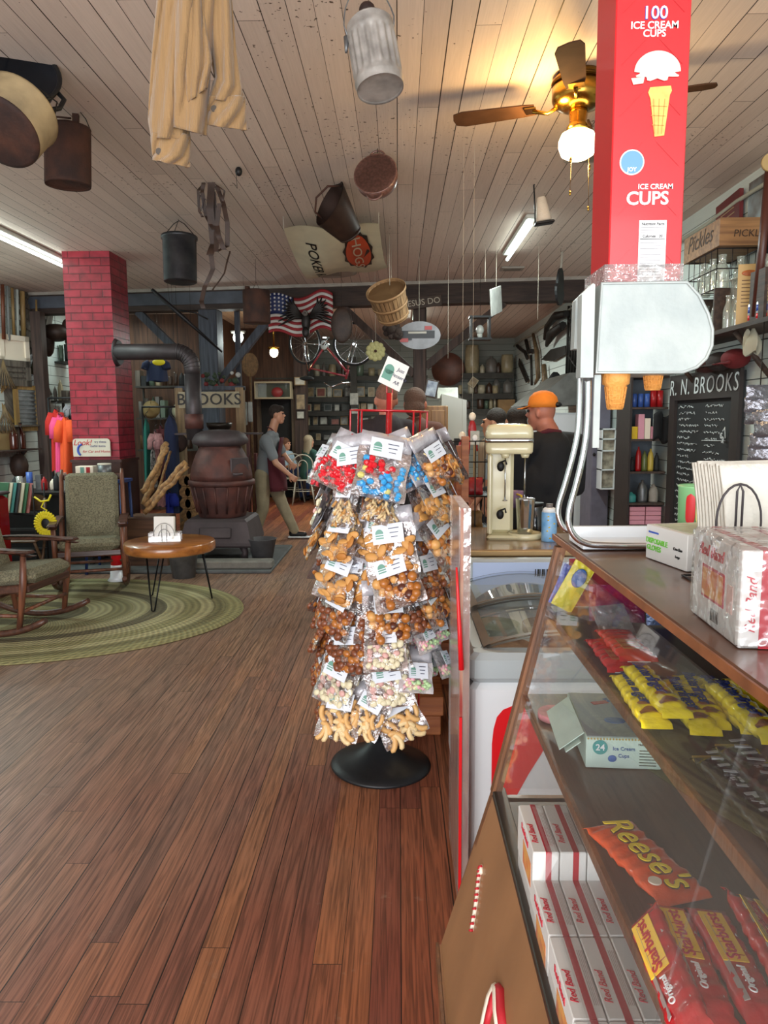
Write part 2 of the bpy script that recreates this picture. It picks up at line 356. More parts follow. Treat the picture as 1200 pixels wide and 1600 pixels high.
xq = P(372, 600, 14.95).x; pw.bb(xq, xq+.08, 12.9, 15.0, 0, CEIL).bb(WL, xq+.08, 12.82, 12.9, 0, CEIL); struct(pw.build('wall_partition', wood('brown_partition_wood', '5a3c2a', '3a261a', 'z', .7)))  # nearer brown run added to darken the back left corner
M_slab = mat('grey_stone_hearth', '5a5c5c', 0.8, var=.35, vs=6, bump=.3)
struct(MB().bb(-3.6, -1.3, 7.35, 8.9, 0, .035, .01).build('hearth', M_slab))
# == BRICK CHIMNEY AND STOVE
def brick_mat():
    m = bpy.data.materials.new('red_painted_brick'); m.use_nodes = True; nt = m.node_tree; L = nt.links; b = nt.nodes['Principled BSDF']
    tc = nt.nodes.new('ShaderNodeTexCoord'); sp = nt.nodes.new('ShaderNodeSeparateXYZ'); L.new(tc.outputs['Object'], sp.inputs[0])
    ad = nt.nodes.new('ShaderNodeMath'); L.new(sp.outputs[0], ad.inputs[0]); L.new(sp.outputs[1], ad.inputs[1])
    cb = nt.nodes.new('ShaderNodeCombineXYZ'); L.new(ad.outputs[0], cb.inputs[0]); L.new(sp.outputs[2], cb.inputs[1])
    br_ = nt.nodes.new('ShaderNodeTexBrick'); L.new(cb.outputs[0], br_.inputs['Vector']); br_.inputs['Scale'].default_value = 1.0
    br_.inputs['Brick Width'].default_value = 0.235; br_.inputs['Row Height'].default_value = 0.082; br_.inputs['Mortar Size'].default_value = 0.006; br_.inputs['Mortar Smooth'].default_value = 0.3
    br_.inputs['Color1'].default_value = lin('a42236'); br_.inputs['Color2'].default_value = lin('90182a'); br_.inputs['Mortar'].default_value = lin('6d1420')
    n = nt.nodes.new('ShaderNodeTexNoise'); n.inputs['Scale'].default_value = 9; n.inputs['Detail'].default_value = 6; L.new(tc.outputs['Object'], n.inputs['Vector'])
    r = nt.nodes.new('ShaderNodeValToRGB'); L.new(n.outputs[0], r.inputs[0]); r.color_ramp.elements[0].position = .35; r.color_ramp.elements[0].color = (.6, .55, .6, 1); r.color_ramp.elements[1].position = .6
    mx = nt.nodes.new('ShaderNodeMixRGB'); mx.blend_type = 'MULTIPLY'; mx.inputs[0].default_value = 1; L.new(br_.outputs[0], mx.inputs[1]); L.new(r.outputs[0], mx.inputs[2]); L.new(mx.outputs[0], b.inputs['Base Color'])
    b.inputs['Roughness'].default_value = .38
    s = nt.nodes.new('ShaderNodeMath'); s.operation = 'SUBTRACT'; s.inputs[0].default_value = 1; L.new(br_.outputs['Fac'], s.inputs[1])
    s2 = nt.nodes.new('ShaderNodeMath'); s2.operation = 'MULTIPLY_ADD'; L.new(n.outputs[0], s2.inputs[0]); s2.inputs[1].default_value = .35; L.new(s.outputs[0], s2.inputs[2])
    bp = nt.nodes.new('ShaderNodeBump'); bp.inputs['Strength'].default_value = .9; bp.inputs['Distance'].default_value = .012; L.new(s2.outputs[0], bp.inputs['Height']); L.new(bp.outputs[0], b.inputs['Normal'])
    return m
CX0, CX1, CY0, CY1 = -3.58, -3.07, 8.1, 8.6
t = thing('brick_chimney', 'red painted brick chimney column from floor to ceiling, stovepipe entering its right side', 'chimney', (0, 0, 0))
MB().bb(CX0, CX1, CY0, CY1, 1.12, CEIL).build('brick_shaft', brick_mat(), t)
M_casing = mat('dark_brown_chimney_casing', '4a2a22', .5, var=.4, vs=4)
MB().bb(CX0-.02, CX1+.02, CY0-.02, CY1+.02, 0, 1.12, .01).bb(CX0-.03, CX1+.03, CY0-.03, CY1+.03, 1.10, 1.13).build('lower_casing', M_casing, t)
M_iron = mat('dull_grey_stovepipe', '4c4648', .5, .6, var=.35, vs=7)
M_rust = mat('rusty_brown_stove_iron', '5c342c', .62, .25, var=.45, vs=6, bump=.25, bs=30, col2='3a2422')
M_rustg = mat('grey_brown_stove_iron', '4a4042', .6, .3, var=.35, vs=5, bump=.2)
SX, SY = -1.95, 8.1
t = thing('pot_belly_stove', 'large rusty pot-bellied iron stove with grey base and elbow stovepipe', 'stove', (SX, SY, 0))
for k in range(4):
    a = PI/4+k*PI/2; x, y = .36*math.cos(a), .36*math.sin(a); MB().tube([(x, y, .24), (x*1.18, y*1.18, .14), (x*1.1, y*1.1, .038)], [.05, .035, .045], 8).build('leg', M_rustg, t)
b = MB(); b.M = RZ(45); b.lathe([(.52, .2), (.54, .22), (.54, .25), (.47, .47), (.43, .50)], 4, sm=False); b.M = RZ(0); b.box((0, -.37, .36), (.34, .03, .12), RX(-14), .01); b.build('ash_base', M_rustg, t)
MB().lathe([(.25, .49), (.26, .52), (.28, .6), (.31, .72), (.33, .83), (.335, .86)], 32).build('lower_belly', M_rust, t)
b = MB()
for k in range(16):
    a = 2*PI*k/16; b.cyl((.275*math.cos(a), .275*math.sin(a), .55), (.335*math.cos(a), .335*math.sin(a), .84), .012, n=6)
b.build('rib', M_rust, t)['kind'] = 'stuff'
MB().lathe([(.33, .84), (.36, .85), (.365, .875), (.36, .9), (.33, .905)], 32).build('belly_ring', M_rust, t)
MB().lathe([(.335, .9), (.335, .96), (.315, 1.06), (.27, 1.18), (.225, 1.26), (.22, 1.3)], 32).build('upper_belly', M_rust, t)
b = MB(); b.box((.24, -.17, 1.03), (.02, .26, .24), RZ(-35), .008); b.cyl((.2, -.32, .98), (.29, -.27, .98), .014); b.build('feed_door', M_rustg, t)
MB().lathe([(.2, 1.26), (.3, 1.3), (.305, 1.34), (.27, 1.4), (.2, 1.435), (.08, 1.45), (0, 1.452)], 32).build('lid', M_rustg, t)
px_ = -.28
b = MB(); b.cyl((px_, 0, 1.34), (px_, 0, 2.05), .088, n=20)
el = [(px_-.17*(1-math.cos(a)), 0, 2.12+.17*math.sin(a)) for a in [i*PI/2/8 for i in range(9)]]
b.tube([(px_, 0, 2.04)]+el+[(-1.11, 0, 2.29)], .085, 20)
for i in range(9): q = el[i]; b.tube([Vector(q)+Vector((.001*0, 0, 0)), Vector(el[min(i+1, 8)])*.3+Vector(q)*.7], .0895, 20)
b.build('stovepipe', M_iron, t)
MB().cyl((px_, 0, 1.46), (px_, 0, 1.62), .1, n=20).build('pipe_collar', M_rust, t)
MB().cyl((CX1-SX+.002, .18, 2.29), (CX1-SX+.04, .18, 2.29), .15, .13, n=24).build('wall_collar', M_iron, t).location = (0, -.12, 0)
t = tag(MB().lathe([(.07, 0), (.1, .01), (.145, .07), (.155, .12), (.15, .12), (.1, .03), (0, .02)], 20).build('iron_kettle', mat('black_brown_kettle_iron', '2c241e', .4, .6)), 'dark round iron kettle sitting on shelf behind the stove lid', 'kettle'); t.location = P(343, 676, 8.9)
tag(MB().bb(-.5, .5, -.15, .15, 0, .02).build('log_shelf', M_rustg), 'dark metal shelf behind the stove holding kettle', 'shelf').location = P(343, 676, 8.9)-Vector((0, 0, .021))
M_galv = mat('galvanised_zinc', '85888a', .42, .7, var=.35, vs=9, bump=.1)
def bucket(label, loc, r0, r1, h, m=M_galv):
    t = thing('metal_bucket', label, 'bucket', loc); MB().lathe([(r0, 0), (r1, h), (r1+.008, h+.004), (r1-.004, h+.004), (r0-.006, .01), (0, .01)], 24).build('body', m, t)
    MB().tube([(r1*math.cos(a), 0, h-.01-.3*r1*math.sin(a)) for a in [i*PI/10 for i in range(11)]], .003, 6).build('handle', M_iron, t); return t
p = PZ(283, 905, 0); bucket('pale galvanised bucket under the far edge of the round table', (p.x, p.y+.1, 0), .11, .15, .29)
p = PZ(408, 880, .04); bucket('small grey ash bucket standing by the stove front right leg', (p.x, p.y+.1, .036), .1, .15, .25, mat('ash_grey_bucket', '5c5a5c', .7, .3, var=.3))
M_black = mat('black_iron', '161618', .5, .3)
t = thing('fire_tool', 'black handled fire iron lying on the hearth stone', 'tool', (-1.78, 7.62, .05), 8)
MB().cyl((-.14, 0, 0), (.1, 0, 0), .011).build('grip', M_black, t); MB().cyl((.1, 0, 0), (.26, 0, 0), .005).build('rod', M_galv, t)
b = MB(); b.bb(-2.15, -1.3, 7.4, 7.58, .036, .12, .015); tag(b.build('stone_block', mat('pale_hearth_stone', '7a766e', .85, var=.3, bump=.4)), 'long pale stone block on the hearth in front of the stove', 'stone')
# == RUG, TABLE, ROCKERS
def rug_mat():
    m = bpy.data.materials.new('braided_green_rug'); m.use_nodes = True; nt = m.node_tree; L = nt.links; b = nt.nodes['Principled BSDF']
    tc = nt.nodes.new('ShaderNodeTexCoord'); mp = nt.nodes.new('ShaderNodeMapping'); mp.inputs['Scale'].default_value = (1/1.72, 1/1.3, 0); L.new(tc.outputs['Object'], mp.inputs[0])
    ln = nt.nodes.new('ShaderNodeVectorMath'); ln.operation = 'LENGTH'; L.new(mp.outputs[0], ln.inputs[0])
    r = nt.nodes.new('ShaderNodeValToRGB'); L.new(ln.outputs['Value'], r.inputs[0]); r.color_ramp.interpolation = 'CONSTANT'
    cs = [(0, '9a9468'), (.16, '6a6448'), (.27, 'a8a278'), (.38, '88825a'), (.48, 'a8a178'), (.56, '686046'), (.64, 'aca47a'), (.72, '948e62'), (.8, 'b0a87c'), (.86, '7c7650'), (.92, '989264')]
    e = r.color_ramp.elements
    while len(e) < len(cs): e.new(.5)
    for i, (p_, c) in enumerate(cs): e[i].position = p_; e[i].color = lin(c)
    wv = nt.nodes.new('ShaderNodeMath'); wv.operation = 'SINE'; mm = nt.nodes.new('ShaderNodeMath'); mm.operation = 'MULTIPLY'; mm.inputs[1].default_value = 2*PI*30; L.new(ln.outputs['Value'], mm.inputs[0]); L.new(mm.outputs[0], wv.inputs[0])
    sp = nt.nodes.new('ShaderNodeSeparateXYZ'); L.new(mp.outputs[0], sp.inputs[0]); at_ = nt.nodes.new('ShaderNodeMath'); at_.operation = 'ARCTAN2'; L.new(sp.outputs[1], at_.inputs[0]); L.new(sp.outputs[0], at_.inputs[1])
    m2 = nt.nodes.new('ShaderNodeMath'); m2.operation = 'MULTIPLY_ADD'; m2.inputs[1].default_value = 170; L.new(at_.outputs[0], m2.inputs[0]); L.new(mm.outputs[0], m2.inputs[2]); s2 = nt.nodes.new('ShaderNodeMath'); s2.operation = 'SINE'; L.new(m2.outputs[0], s2.inputs[0])
    su = nt.nodes.new('ShaderNodeMath'); su.operation = 'ADD'; L.new(wv.outputs[0], su.inputs[0]); L.new(s2.outputs[0], su.inputs[1])
    mr = nt.nodes.new('ShaderNodeMapRange'); L.new(su.outputs[0], mr.inputs[0]); mr.inputs[1].default_value = -2; mr.inputs[2].default_value = 2; mr.inputs[3].default_value = .55; mr.inputs[4].default_value = 1.1
    mx = nt.nodes.new('ShaderNodeMixRGB'); mx.blend_type = 'MULTIPLY'; mx.inputs[0].default_value = 1; L.new(r.outputs[0], mx.inputs[1]); L.new(mr.outputs[0], mx.inputs[2]); L.new(mx.outputs[0], b.inputs['Base Color'])
    b.inputs['Roughness'].default_value = .95; bp = nt.nodes.new('ShaderNodeBump'); bp.inputs['Strength'].default_value = .6; bp.inputs['Distance'].default_value = .008; L.new(su.outputs[0], bp.inputs['Height']); L.new(bp.outputs[0], b.inputs['Normal'])
    return m
o = MB().lathe([(1, 0), (1.005, .006), (.995, .014), (.98, .016), (0, .016)], 96, sx=1.72, sy=1.3).build('braided_rug', rug_mat())
o.location = (-3.0, 5.78, 0); tag(o, 'oval braided olive green rug under the rocking chairs and table', 'rug')
M_tabwood = mat('orange_brown_table_wood', 'a86a32', .28, var=1, col2='7c4820', vs=3, stretch=(1, 8, 8), coat=.5)
M_blackrod = mat('black_steel_rod', '0e0f10', .4, .5)
TX, TY, TZ = -1.93, 6.12, .53
t = thing('round_side_table', 'round orange brown wooden side table on black hairpin legs', 'table', (TX, TY, .016))
MB().lathe([(0, TZ-.085), (.36, TZ-.085), (.375, TZ-.07), (.375, TZ-.015), (.365, TZ), (0, TZ)], 48).build('tabletop', M_tabwood, t)
for k in range(3):
    a = math.radians(-100+k*120); b = MB(); f = Vector((.33*math.cos(a), .33*math.sin(a), .006)); u = Vector((-math.sin(a), math.cos(a), 0))
    c0 = Vector((.26*math.cos(a), .26*math.sin(a), TZ-.085)); b.tube([c0+u*.075, f+u*.012, f, f-u*.012, c0-u*.075], .0065, 8); b.box(c0-Vector((0, 0, .003)), (.13, .13, .005), RZ(math.degrees(a))); b.build('hairpin_leg', M_blackrod, t)
M_paper = mat('white_paper', 'e8e6e0', .8, bump=.1, bs=60)
M_clear = film('clear_acrylic', gloss=.12, bump=0, solid=.12)
t = thing('napkin_holder', 'clear box and wire napkin holder on the round table', 'napkin holder', (TX-.03, TY-.02, TZ+.017), 8)
b = MB(); b.bb(-.13, .13, -.05, .05, 0, .008); b.bb(-.13, -.125, -.05, .05, 0, .075); b.bb(.125, .13, -.05, .05, 0, .075); b.bb(-.13, .13, .045, .05, 0, .075); b.bb(-.13, .13, -.05, -.045, 0, .075); b.build('tray', M_clear, t)
b = MB()
for r_ in (.085, .045): b.tube([(r_*math.cos(a), -.056, .05+r_*1.15*math.sin(a)*1.1) for a in [i*PI/12 for i in range(13)]], .0022, 6)
for x in (-.02, .02): b.cyl((x, -.056, .0), (x, -.056, .145), .0022, n=6)
b.build('wire_loop', M_galv, t)
b = MB(); b.box((0, -.01, .11), (.17, .045, .19), RX(-6), .004); o = b.build('napkin_stack', M_paper); o.parent = None; o.location = (TX-.03, TY-.02, TZ+.02); tag(o, 'white paper napkins standing in the holder on the round table', 'napkins')
M_rockwood = wood('dark_brown_rocker_wood', '583628', '3a2219', 'x', .4)
M_rockwoodl = wood('worn_reddish_rocker_wood', '7a4a34', '4e2e22', 'z', .42)
M_tweed = mat('olive_tweed_fabric', '827c64', .95, var=1, col2='54503f', vs=90, bump=.4, bs=90)
def rocker(label, loc, rz, lean=0):
    """faces local +y"""
    t = thing('rocking_chair', label, 'rocking chair', loc, rz)
    for s in (-1, 1):
        x = s*.29
        b = MB(); pts = []
        for i in range(15): a = math.radians(-30+60*i/14); pts.append((x, -.02+.86*math.sin(a), .87-.86*math.cos(a)+.022))
        b.tube(pts, [.018]+[.024]*13+[.02], 8); b.build('rocker', M_rockwood, t)
        MB().tube([(x, .2, .05), (x*.98, .25, .4), (x, .27, .62)], [.02, .026, .02], 8).build('front_leg', M_rockwoodl, t)
        MB().tube([(x, -.2, .05), (x*.97, -.24, .38), (x*.94, -.4, 1.02), (x*.94, -.43, 1.07)], [.02, .026, .02, .014], 8).build('rear_post', M_rockwoodl, t)
        b = MB(); b.grid(lambda u, v: Vector((x+(u-.5)*.075*(1 if v < .85 else 1.1), -.33+.68*v, .645+.02*math.sin(v*3.1)-.02*v)), 2, 8); b.grid(lambda u, v: Vector((x-(u-.5)*.075, -.33+.68*v, .62+.02*math.sin(v*3.1)-.02*v)), 2, 8)
        b.box((x, .0, .632), (.07, .68, .024), None, .008); b.build('armrest', M_rockwood, t)
        MB().cyl((x, -.2, .17), (x, .2, .17), .014, n=8).build('side_stretcher', M_rockwoodl, t)
    MB().cyl((-.29, .23, .2), (.29, .23, .2), .014, n=8).build('cross_stretcher', M_rockwoodl, t); MB().cyl((-.29, -.22, .2), (.29, -.22, .2), .014, n=8).build('cross_stretcher', M_rockwoodl, t)
    MB().box((0, .01, .34), (.54, .54, .06), RX(5), .01).build('seat_frame', M_rockwood, t)
    cush = MB(); cush.M = T(0, .03, .42) @ RX(5); cush.box((0, 0, 0), (.52, .56, .11), None, .04); cush.build('seat_cushion', M_tweed, t)
    b = MB(); b.box((0, -.42, 1.0), (.52, .03, .06), RX(14), .01); b.build('top_rail', M_rockwood, t)
    b = MB(); b.M = T(0, -.28, .72) @ RX(14); b.box((0, 0, .0), (.47, .10, .66), None, .035); b.build('back_cushion', M_tweed, t)
    return t
rocker('wooden rocking chair with green tweed cushions, cut off by the left edge', (-2.86, 5.35, .016), -96)
rocker('wooden rocking chair with tall green tweed back between the other rocker and chimney', (-2.84, 6.7, .016), 198)
M_fold = wood('tan_folding_chair_wood', '6e5236', '4a3624', 'x', .5)
t = thing('folding_chair', 'small brown wooden folding chair beside the sunflower wreath', 'chair', (-3.62, 6.95, .0), 190)
b = MB(); b.grid(lambda u, v: Vector(((u-.5)*.36, -.2-.03*math.cos((u-.5)*3), .68+.16*v*(1-.25*(2*u-1)**4))), 10, 3); b.grid(lambda u, v: Vector(((.5-u)*.36, -.22-.03*math.cos((u-.5)*3), .68+.16*v*(1-.25*(2*u-1)**4))), 10, 3); b.build('backrest', M_fold, t)
MB().box((0, .0, .43), (.36, .36, .025), None, .01).build('seat', M_fold, t)
for s in (-1, 1):
    MB().tube([(s*.17, -.21, .8), (s*.18, -.1, .43), (s*.19, .2, .0)], .014, 8).build('leg', M_fold, t); MB().tube([(s*.16, .17, .42), (s*.17, -.2, .0)], .014, 8).build('leg', M_fold, t)
t = thing('red_cooler', 'bright red metal drinks cooler at the left picture edge', 'cooler', (-3.8, 6.25, 0))
M_redm = mat('glossy_red_enamel', '8c0c12', .25, coat=.5)
MB().bb(-.4, .3, -.25, .3, 0, .9, .03).build('cabinet', M_redm, t); MB().bb(-.41, .31, -.26, .31, .905, .935, .012).build('lid', mat('dark_cooler_lid', '2a2426', .4), t)
# == THINGS HUNG FROM THE CEILING
M_wire = mat('dark_wire', '2a2622', .5, .6)
M_string = mat('pale_string', 'b8b0a0', .8)
def hookwire(t, dz, r=.002, m=None, name='hanging_wire'):
    """t is at the thing's centre; wire from local z=dz up to the ceiling"""
    z0 = CEIL-t.location.z; o = MB().cyl((0, 0, dz), (0, 0, z0), r, n=6).build(name, m or M_wire, t)
    o.rotation_euler = t.rotation_euler.to_matrix().inverted().to_euler(); return o
# --- ribbed galvanised oil can
M_galvb = mat('bright_old_zinc', 'c0bcb6', .42, .45, var=.45, vs=12, bump=.15, bs=25)
M_rustd = mat('dark_rust', '4a2c20', .8, .2, var=.5, vs=8, col2='2c1c18', bump=.3, bs=50)
d = 2.95
t = thing('oil_can', 'ribbed silver galvanised oil can with wood grip bail hanging near top centre', 'can', P(586, 90, d), 0)
t.rotation_euler = Euler((math.radians(-12), math.radians(-9), 0))
R_ = .088; b = MB()
def ribbed(u, v):
    z = -.125+.25*v; a = 2*PI*u; rr = R_
    if .18 < v < .8: rr += .004*math.cos(a*18)*min(1, (v-.18)*20, (.8-v)*20)
    if abs(v-.12) < .04 or abs(v-.87) < .04: rr += .003
    return Vector((rr*math.cos(a), rr*math.sin(a), z))
b.grid(ribbed, 144, 24, closeu=True); b.lathe([(0, -.118), (.083, -.118), (R_, -.128), (R_, -.12)], 32); b.lathe([(R_, .125), (.07, .145), (.03, .158)], 32); b.build('body', M_galvb, t)
MB().lathe([(.028, .15), (.028, .17), (.022, .172), (.03, .178), (.03, .2), (.024, .21), (0, .211)], 16).build('neck', M_rustd, t)
b = MB(); bp_ = [(-.088, 0, .1), (-.095, 0, .15)]+[(-.092*math.cos(a), 0, .15+.13*math.sin(a)) for a in [i*PI/12 for i in range(1, 12)]]+[(.095, 0, .15), (.088, 0, .1)]; b.tube(bp_, .0028, 6); b.build('bail', M_galv, t)
MB().cyl((-.042, 0, .28), (.042, 0, .28), .012).build('wooden_grip', mat('grip_wood', '7a4a36', .6), t)
MB().cyl((-.092, 0, .1), (-.104, 0, .04), .012, .004).build('side_spout', M_galv, t)
# --- perforated enamel colander
d = PZ(590, 232, CEIL).y
t = thing('colander', 'round brown speckled enamel colander hanging with holes facing down', 'colander', P(590, 281, d)); t.rotation_euler = Euler((math.radians(72), 0, math.radians(-12)))
M_enam = mat('brown_speckle_enamel', '6c4c44', .35, .1, var=.4, vs=60, coat=.3)
b = MB(); b.lathe([(.142, .07), (.148, .07), (.142, .0), (.13, -.025), (.1, -.035), (0, -.037)], 40); b.lathe([(.14, .07), (.132, -.018), (0, -.03)], 40); b.build('bowl', M_enam, t)
hb = MB()
for r_, n in ((.02, 5), (.045, 10), (.07, 15), (.095, 20)):
    for k in range(n): a = 2*PI*k/n+r_*9; hb.cyl((r_*math.cos(a), r_*math.sin(a), -.0385), (r_*math.cos(a), r_*math.sin(a), -.034), .003, n=6)
for k in range(9):
    a = 2*PI*k/9; hb.cyl((.118*math.cos(a), .118*math.sin(a), -.034), (.118*math.cos(a), .118*math.sin(a), -.028), .004, n=6)
hb.build('drain_holes', mat('hole_light', 'c8b8a8', .6), t)['kind'] = 'stuff'
for s in (-1, 1):
    b = MB(); b.tube([(s*.0+.05*math.cos(a)*1, s*(.14+.04*math.sin(a)), .05) for a in [i*PI/8 for i in range(9)]], .007, 8); b.build('handle', M_enam, t)
t2 = tag(MB().tube([(0, 0, 0), (0, 0, -.06), (.012, 0, -.075), (0, 0, -.09), (-.01, 0, -.08)], .0025, 6).build('ceiling_hook', M_wire), 'small wire hook holding the colander', 'hook'); t2.location = (P(590, 232, d).x, d, CEIL)
# --- coal scuttle shaped dark vessel
d = PZ(540, 298, CEIL).y
t = thing('coal_scuttle', 'dark brown metal coal scuttle hanging beside the colander', 'coal scuttle', P(530, 340, d-.1)); t.rotation_euler = Euler((math.radians(40), math.radians(-38), 0))
b = MB(); b.grid(lambda u, v: Vector(((.10+.07*v)*math.cos(2*PI*u)*(1), (.085+.05*v)*math.sin(2*PI*u), -.16+.3*v+.07*v*math.cos(2*PI*u))), 24, 8, closeu=True); b.grid(lambda u, v: Vector(((.095+.07*v)*math.cos(-2*PI*u), (.08+.05*v)*math.sin(-2*PI*u), -.15+.29*v+.07*v*math.cos(2*PI*u))), 24, 8, closeu=True); b.cyl((0, 0, -.165), (0, 0, -.15), .1); b.build('body', mat('dark_scuttle_metal', '3c2a22', .5, .4, var=.5, vs=7), t)
MB().tube([(-.11, 0, .08), (-.13, 0, .16), (-.06, 0, .24), (.06, 0, .25), (.15, 0, .18)], .008, 8).build('handle', M_rustd, t)
# --- rusty oval can
d = PZ(101, 172, CEIL).y
t = thing('rusty_gas_can', 'rust brown oval metal can with wire bail under the left ceiling', 'can', P(106, 243, d)); t.rotation_euler = Euler((math.radians(-4), math.radians(2), math.radians(12)))
b = MB(); b.lathe([(.12, -.165), (.128, -.175), (.13, -.16), (.13, .15), (.125, .165), (.05, .19), (0, .192)], 36, sy=.7); b.build('body', M_rustd, t)
b = MB(); b.box((.045, 0, .21), (.035, .03, .06)); b.tube([(-.06, 0, .18), (-.06, 0, .215), (.02, 0, .215)], .006, 6); b.build('spout', M_rustd, t)
MB().tube([(-.13, 0, .16), (-.12, 0, .23), (-.05, 0, .29), (0, 0, .295), (.05, 0, .28), (.1, 0, .22), (.13, 0, .15)], .0028, 6).build('bail', M_wire, t); hookwire(t, .29)
# --- big pots at the left edge
d = PZ(6, 92, CEIL).y
t = thing('enamel_basin', 'dark blue enamel basin with rolled black rim hanging at the top left corner', 'basin', P(28, 140, d+.05)); t.rotation_euler = Euler((math.radians(55), math.radians(38), 0))
M_navy = mat('chipped_navy_enamel', '1c222c', .3, .2, var=.4, vs=5, coat=.4)
b = MB(); b.lathe([(.19, .1), (.17, .02), (.12, -.03), (0, -.04)], 36); b.lathe([(.185, .1), (.165, .025), (.115, -.02), (0, -.03)], 36); b.build('bowl', M_navy, t)
MB().tube([(.2*math.cos(a), .2*math.sin(a), .1) for a in [i*2*PI/40 for i in range(40)]], .012, 8, closed=True).build('rolled_rim', M_black, t)
MB().tube([(.19, -.07, .09), (.24, -.06, .09), (.265, 0, .09), (.24, .06, .09), (.19, .07, .09)], .012, 8).build('side_handle', M_black, t)
t = thing('rusty_pot', 'cream sided pot with rusty brown base hanging in front of the navy basin', 'pot', P(14, 193, d-.35)); t.rotation_euler = Euler((math.radians(-42), math.radians(12), 0))
MB().lathe([(.165, -.075), (.172, -.07), (.176, .1), (.182, .105)], 40).build('side_wall', mat('cream_chipped_enamel', 'a08c68', .45, .1, var=.45, vs=6), t)
MB().lathe([(0, -.085), (.15, -.085), (.17, -.078), (.172, -.068), (.16, -.06), (0, -.06)], 40).build('base', M_rustd, t)
MB().tube([(-.17, 0, .09), (-.12, 0, .25), (.0, 0, .33), (.12, 0, .25), (.17, 0, .09)], .004, 6).build('bail', M_wire, t)
# --- black bucket
d = PZ(280, 342, CEIL).y
t = thing('black_bucket', 'black tin bucket with wire handle hanging right of the red chimney', 'bucket', P(281, 405, d)); t.rotation_euler = Euler((math.radians(-3), 0, 0))
M_tin = mat('worn_black_tin', '26282c', .4, .5, var=.5, vs=9, col2='3c3c3e')
MB().lathe([(0, -.205), (.14, -.205), (.147, -.2), (.15, .17), (.162, .175), (.162, .2), (.155, .205), (.15, .2), (.14, -.19)], 32).build('body', M_tin, t)
MB().tube([(-.155, 0, .19), (-.05, 0, .31), (0, 0, .34), (.05, 0, .31), (.155, 0, .19)], .004, 6).tube([(0, -.155, .19), (0, -.03, .32), (0, 0, .34)], .003, 6).build('bail', M_wire, t); hookwire(t, .33)
# --- leather harness
d = PZ(328, 284, CEIL).y
t = thing('leather_harness', 'tangle of brown leather harness straps hanging left of centre', 'harness', (P(328, 284, d).x, d, CEIL))
M_leather = mat('old_brown_leather', '3a271d', .6, var=.45, vs=14, bump=.2)
def W(px, py): return P(px, py, d)-t.location
def strap(pts, w_, name='strap', m=None):
    q = [Vector(W(*p)) for p in pts]; q = [a+Vector((0, random.uniform(-.05, .05), 0)) for a in q]
    b = MB(); n = len(q)-1
    def fn(u, v):
        x = v*n; i = min(int(x), n-1); f = x-i; f2 = f*f*(3-2*f); p_ = q[i]*(1-f2)+q[i+1]*f2
        return p_+Vector(((u-.5)*w_, .004*math.sin(v*20), 0))
    b.grid(fn, 1, n*6); b.grid(lambda u, v: fn(1-u, v)+Vector((0, .006, 0)), 1, n*6); return b.build(name, m or M_leather, t)
strap([(331, 286), (330, 330), (333, 380), (330, 400)], .055); strap([(338, 290), (350, 320), (357, 350), (355, 385), (340, 395), (338, 360), (345, 320)], .035)
strap([(320, 288), (316, 300), (320, 335), (335, 360)], .03); strap([(330, 395), (332, 420), (318, 445), (314, 470), (318, 482)], .035); strap([(357, 390), (352, 430), (330, 452)], .012)
strap([(336, 288), (352, 300), (350, 318), (343, 300)], .014); strap([(316, 285), (311, 300), (311, 330), (316, 338)], .02); strap([(333, 300), (336, 340), (344, 372), (352, 392)], .04)
MB().tube([W(313, 305), W(310, 318), W(315, 328), W(318, 312)], .006, 6, closed=True).build('buckle', M_iron, t)
# --- corduroy shirt
d = 2.15
t = thing('corduroy_shirt', 'tan corduroy work shirt hanging from the ceiling at top left, sleeves dangling', 'shirt', P(310, 60, d))
M_cord = mat('tan_corduroy', '8c6e48', .95, var=.14, vs=4, bump=.5, bs=8, stretch=(14, 14, 1), sheen=.3)
M_cordin = mat('faded_lining', 'b49c80', .95, var=.2)
def V(px, py, dd=0): return P(px, py, d+dd)-t.location
def sleeve(name, L_, R_2, depth, openb=True, folds=3, cuff=None):
    """L_, R_2: lists of (px,py) along left and right edges, top to bottom"""
    b = MB(); n = len(L_)-1
    def edge(E_, v):
        x = v*n; i = min(int(x), n-1); f = x-i; return Vector((E_[i][0]*(1-f)+E_[i+1][0]*f, E_[i][1]*(1-f)+E_[i+1][1]*f))
    def fn(u, v):
        l = edge(L_, v); r = edge(R_2, v); a = 2*PI*u; c = (l+r)/2; h = (r-l)/2
        q = c-h*math.cos(a); dd = depth*math.sin(a)*(-1)*(1+.25*math.sin(folds*a+v*5))+.008*math.sin(a*7+v*9)
        return V(q.x, q.y, dd)
    b.grid(fn, 40, 24, closeu=True); o_ = b.build(name, M_cord, t)
    s_ = o_.modifiers.new('thick', 'SOLIDIFY'); s_.thickness = .003
    return o_, fn
o_, f1 = sleeve('left_sleeve', [(250, -40), (238, 90), (232, 190), (238, 215)], [(285, -40), (284, 90), (292, 180), (296, 218)], .045)
o_, f2 = sleeve('left_cuff', [(236, 207), (239, 240), (240, 250)], [(297, 210), (296, 245), (296, 262)], .04, cuff=1)
o_, f3 = sleeve('shirt_body', [(255, -60), (262, 80), (268, 160), (270, 198)], [(345, -60), (330, 80), (325, 150), (322, 212)], .075, folds=5)
o_, f4 = sleeve('right_sleeve', [(312, -40), (325, 60), (336, 120), (328, 155)], [(358, -40), (368, 80), (378, 140), (381, 160)], .04)
o_, f5 = sleeve('right_cuff', [(326, 150), (323, 195)], [(382, 150), (385, 204)], .042)
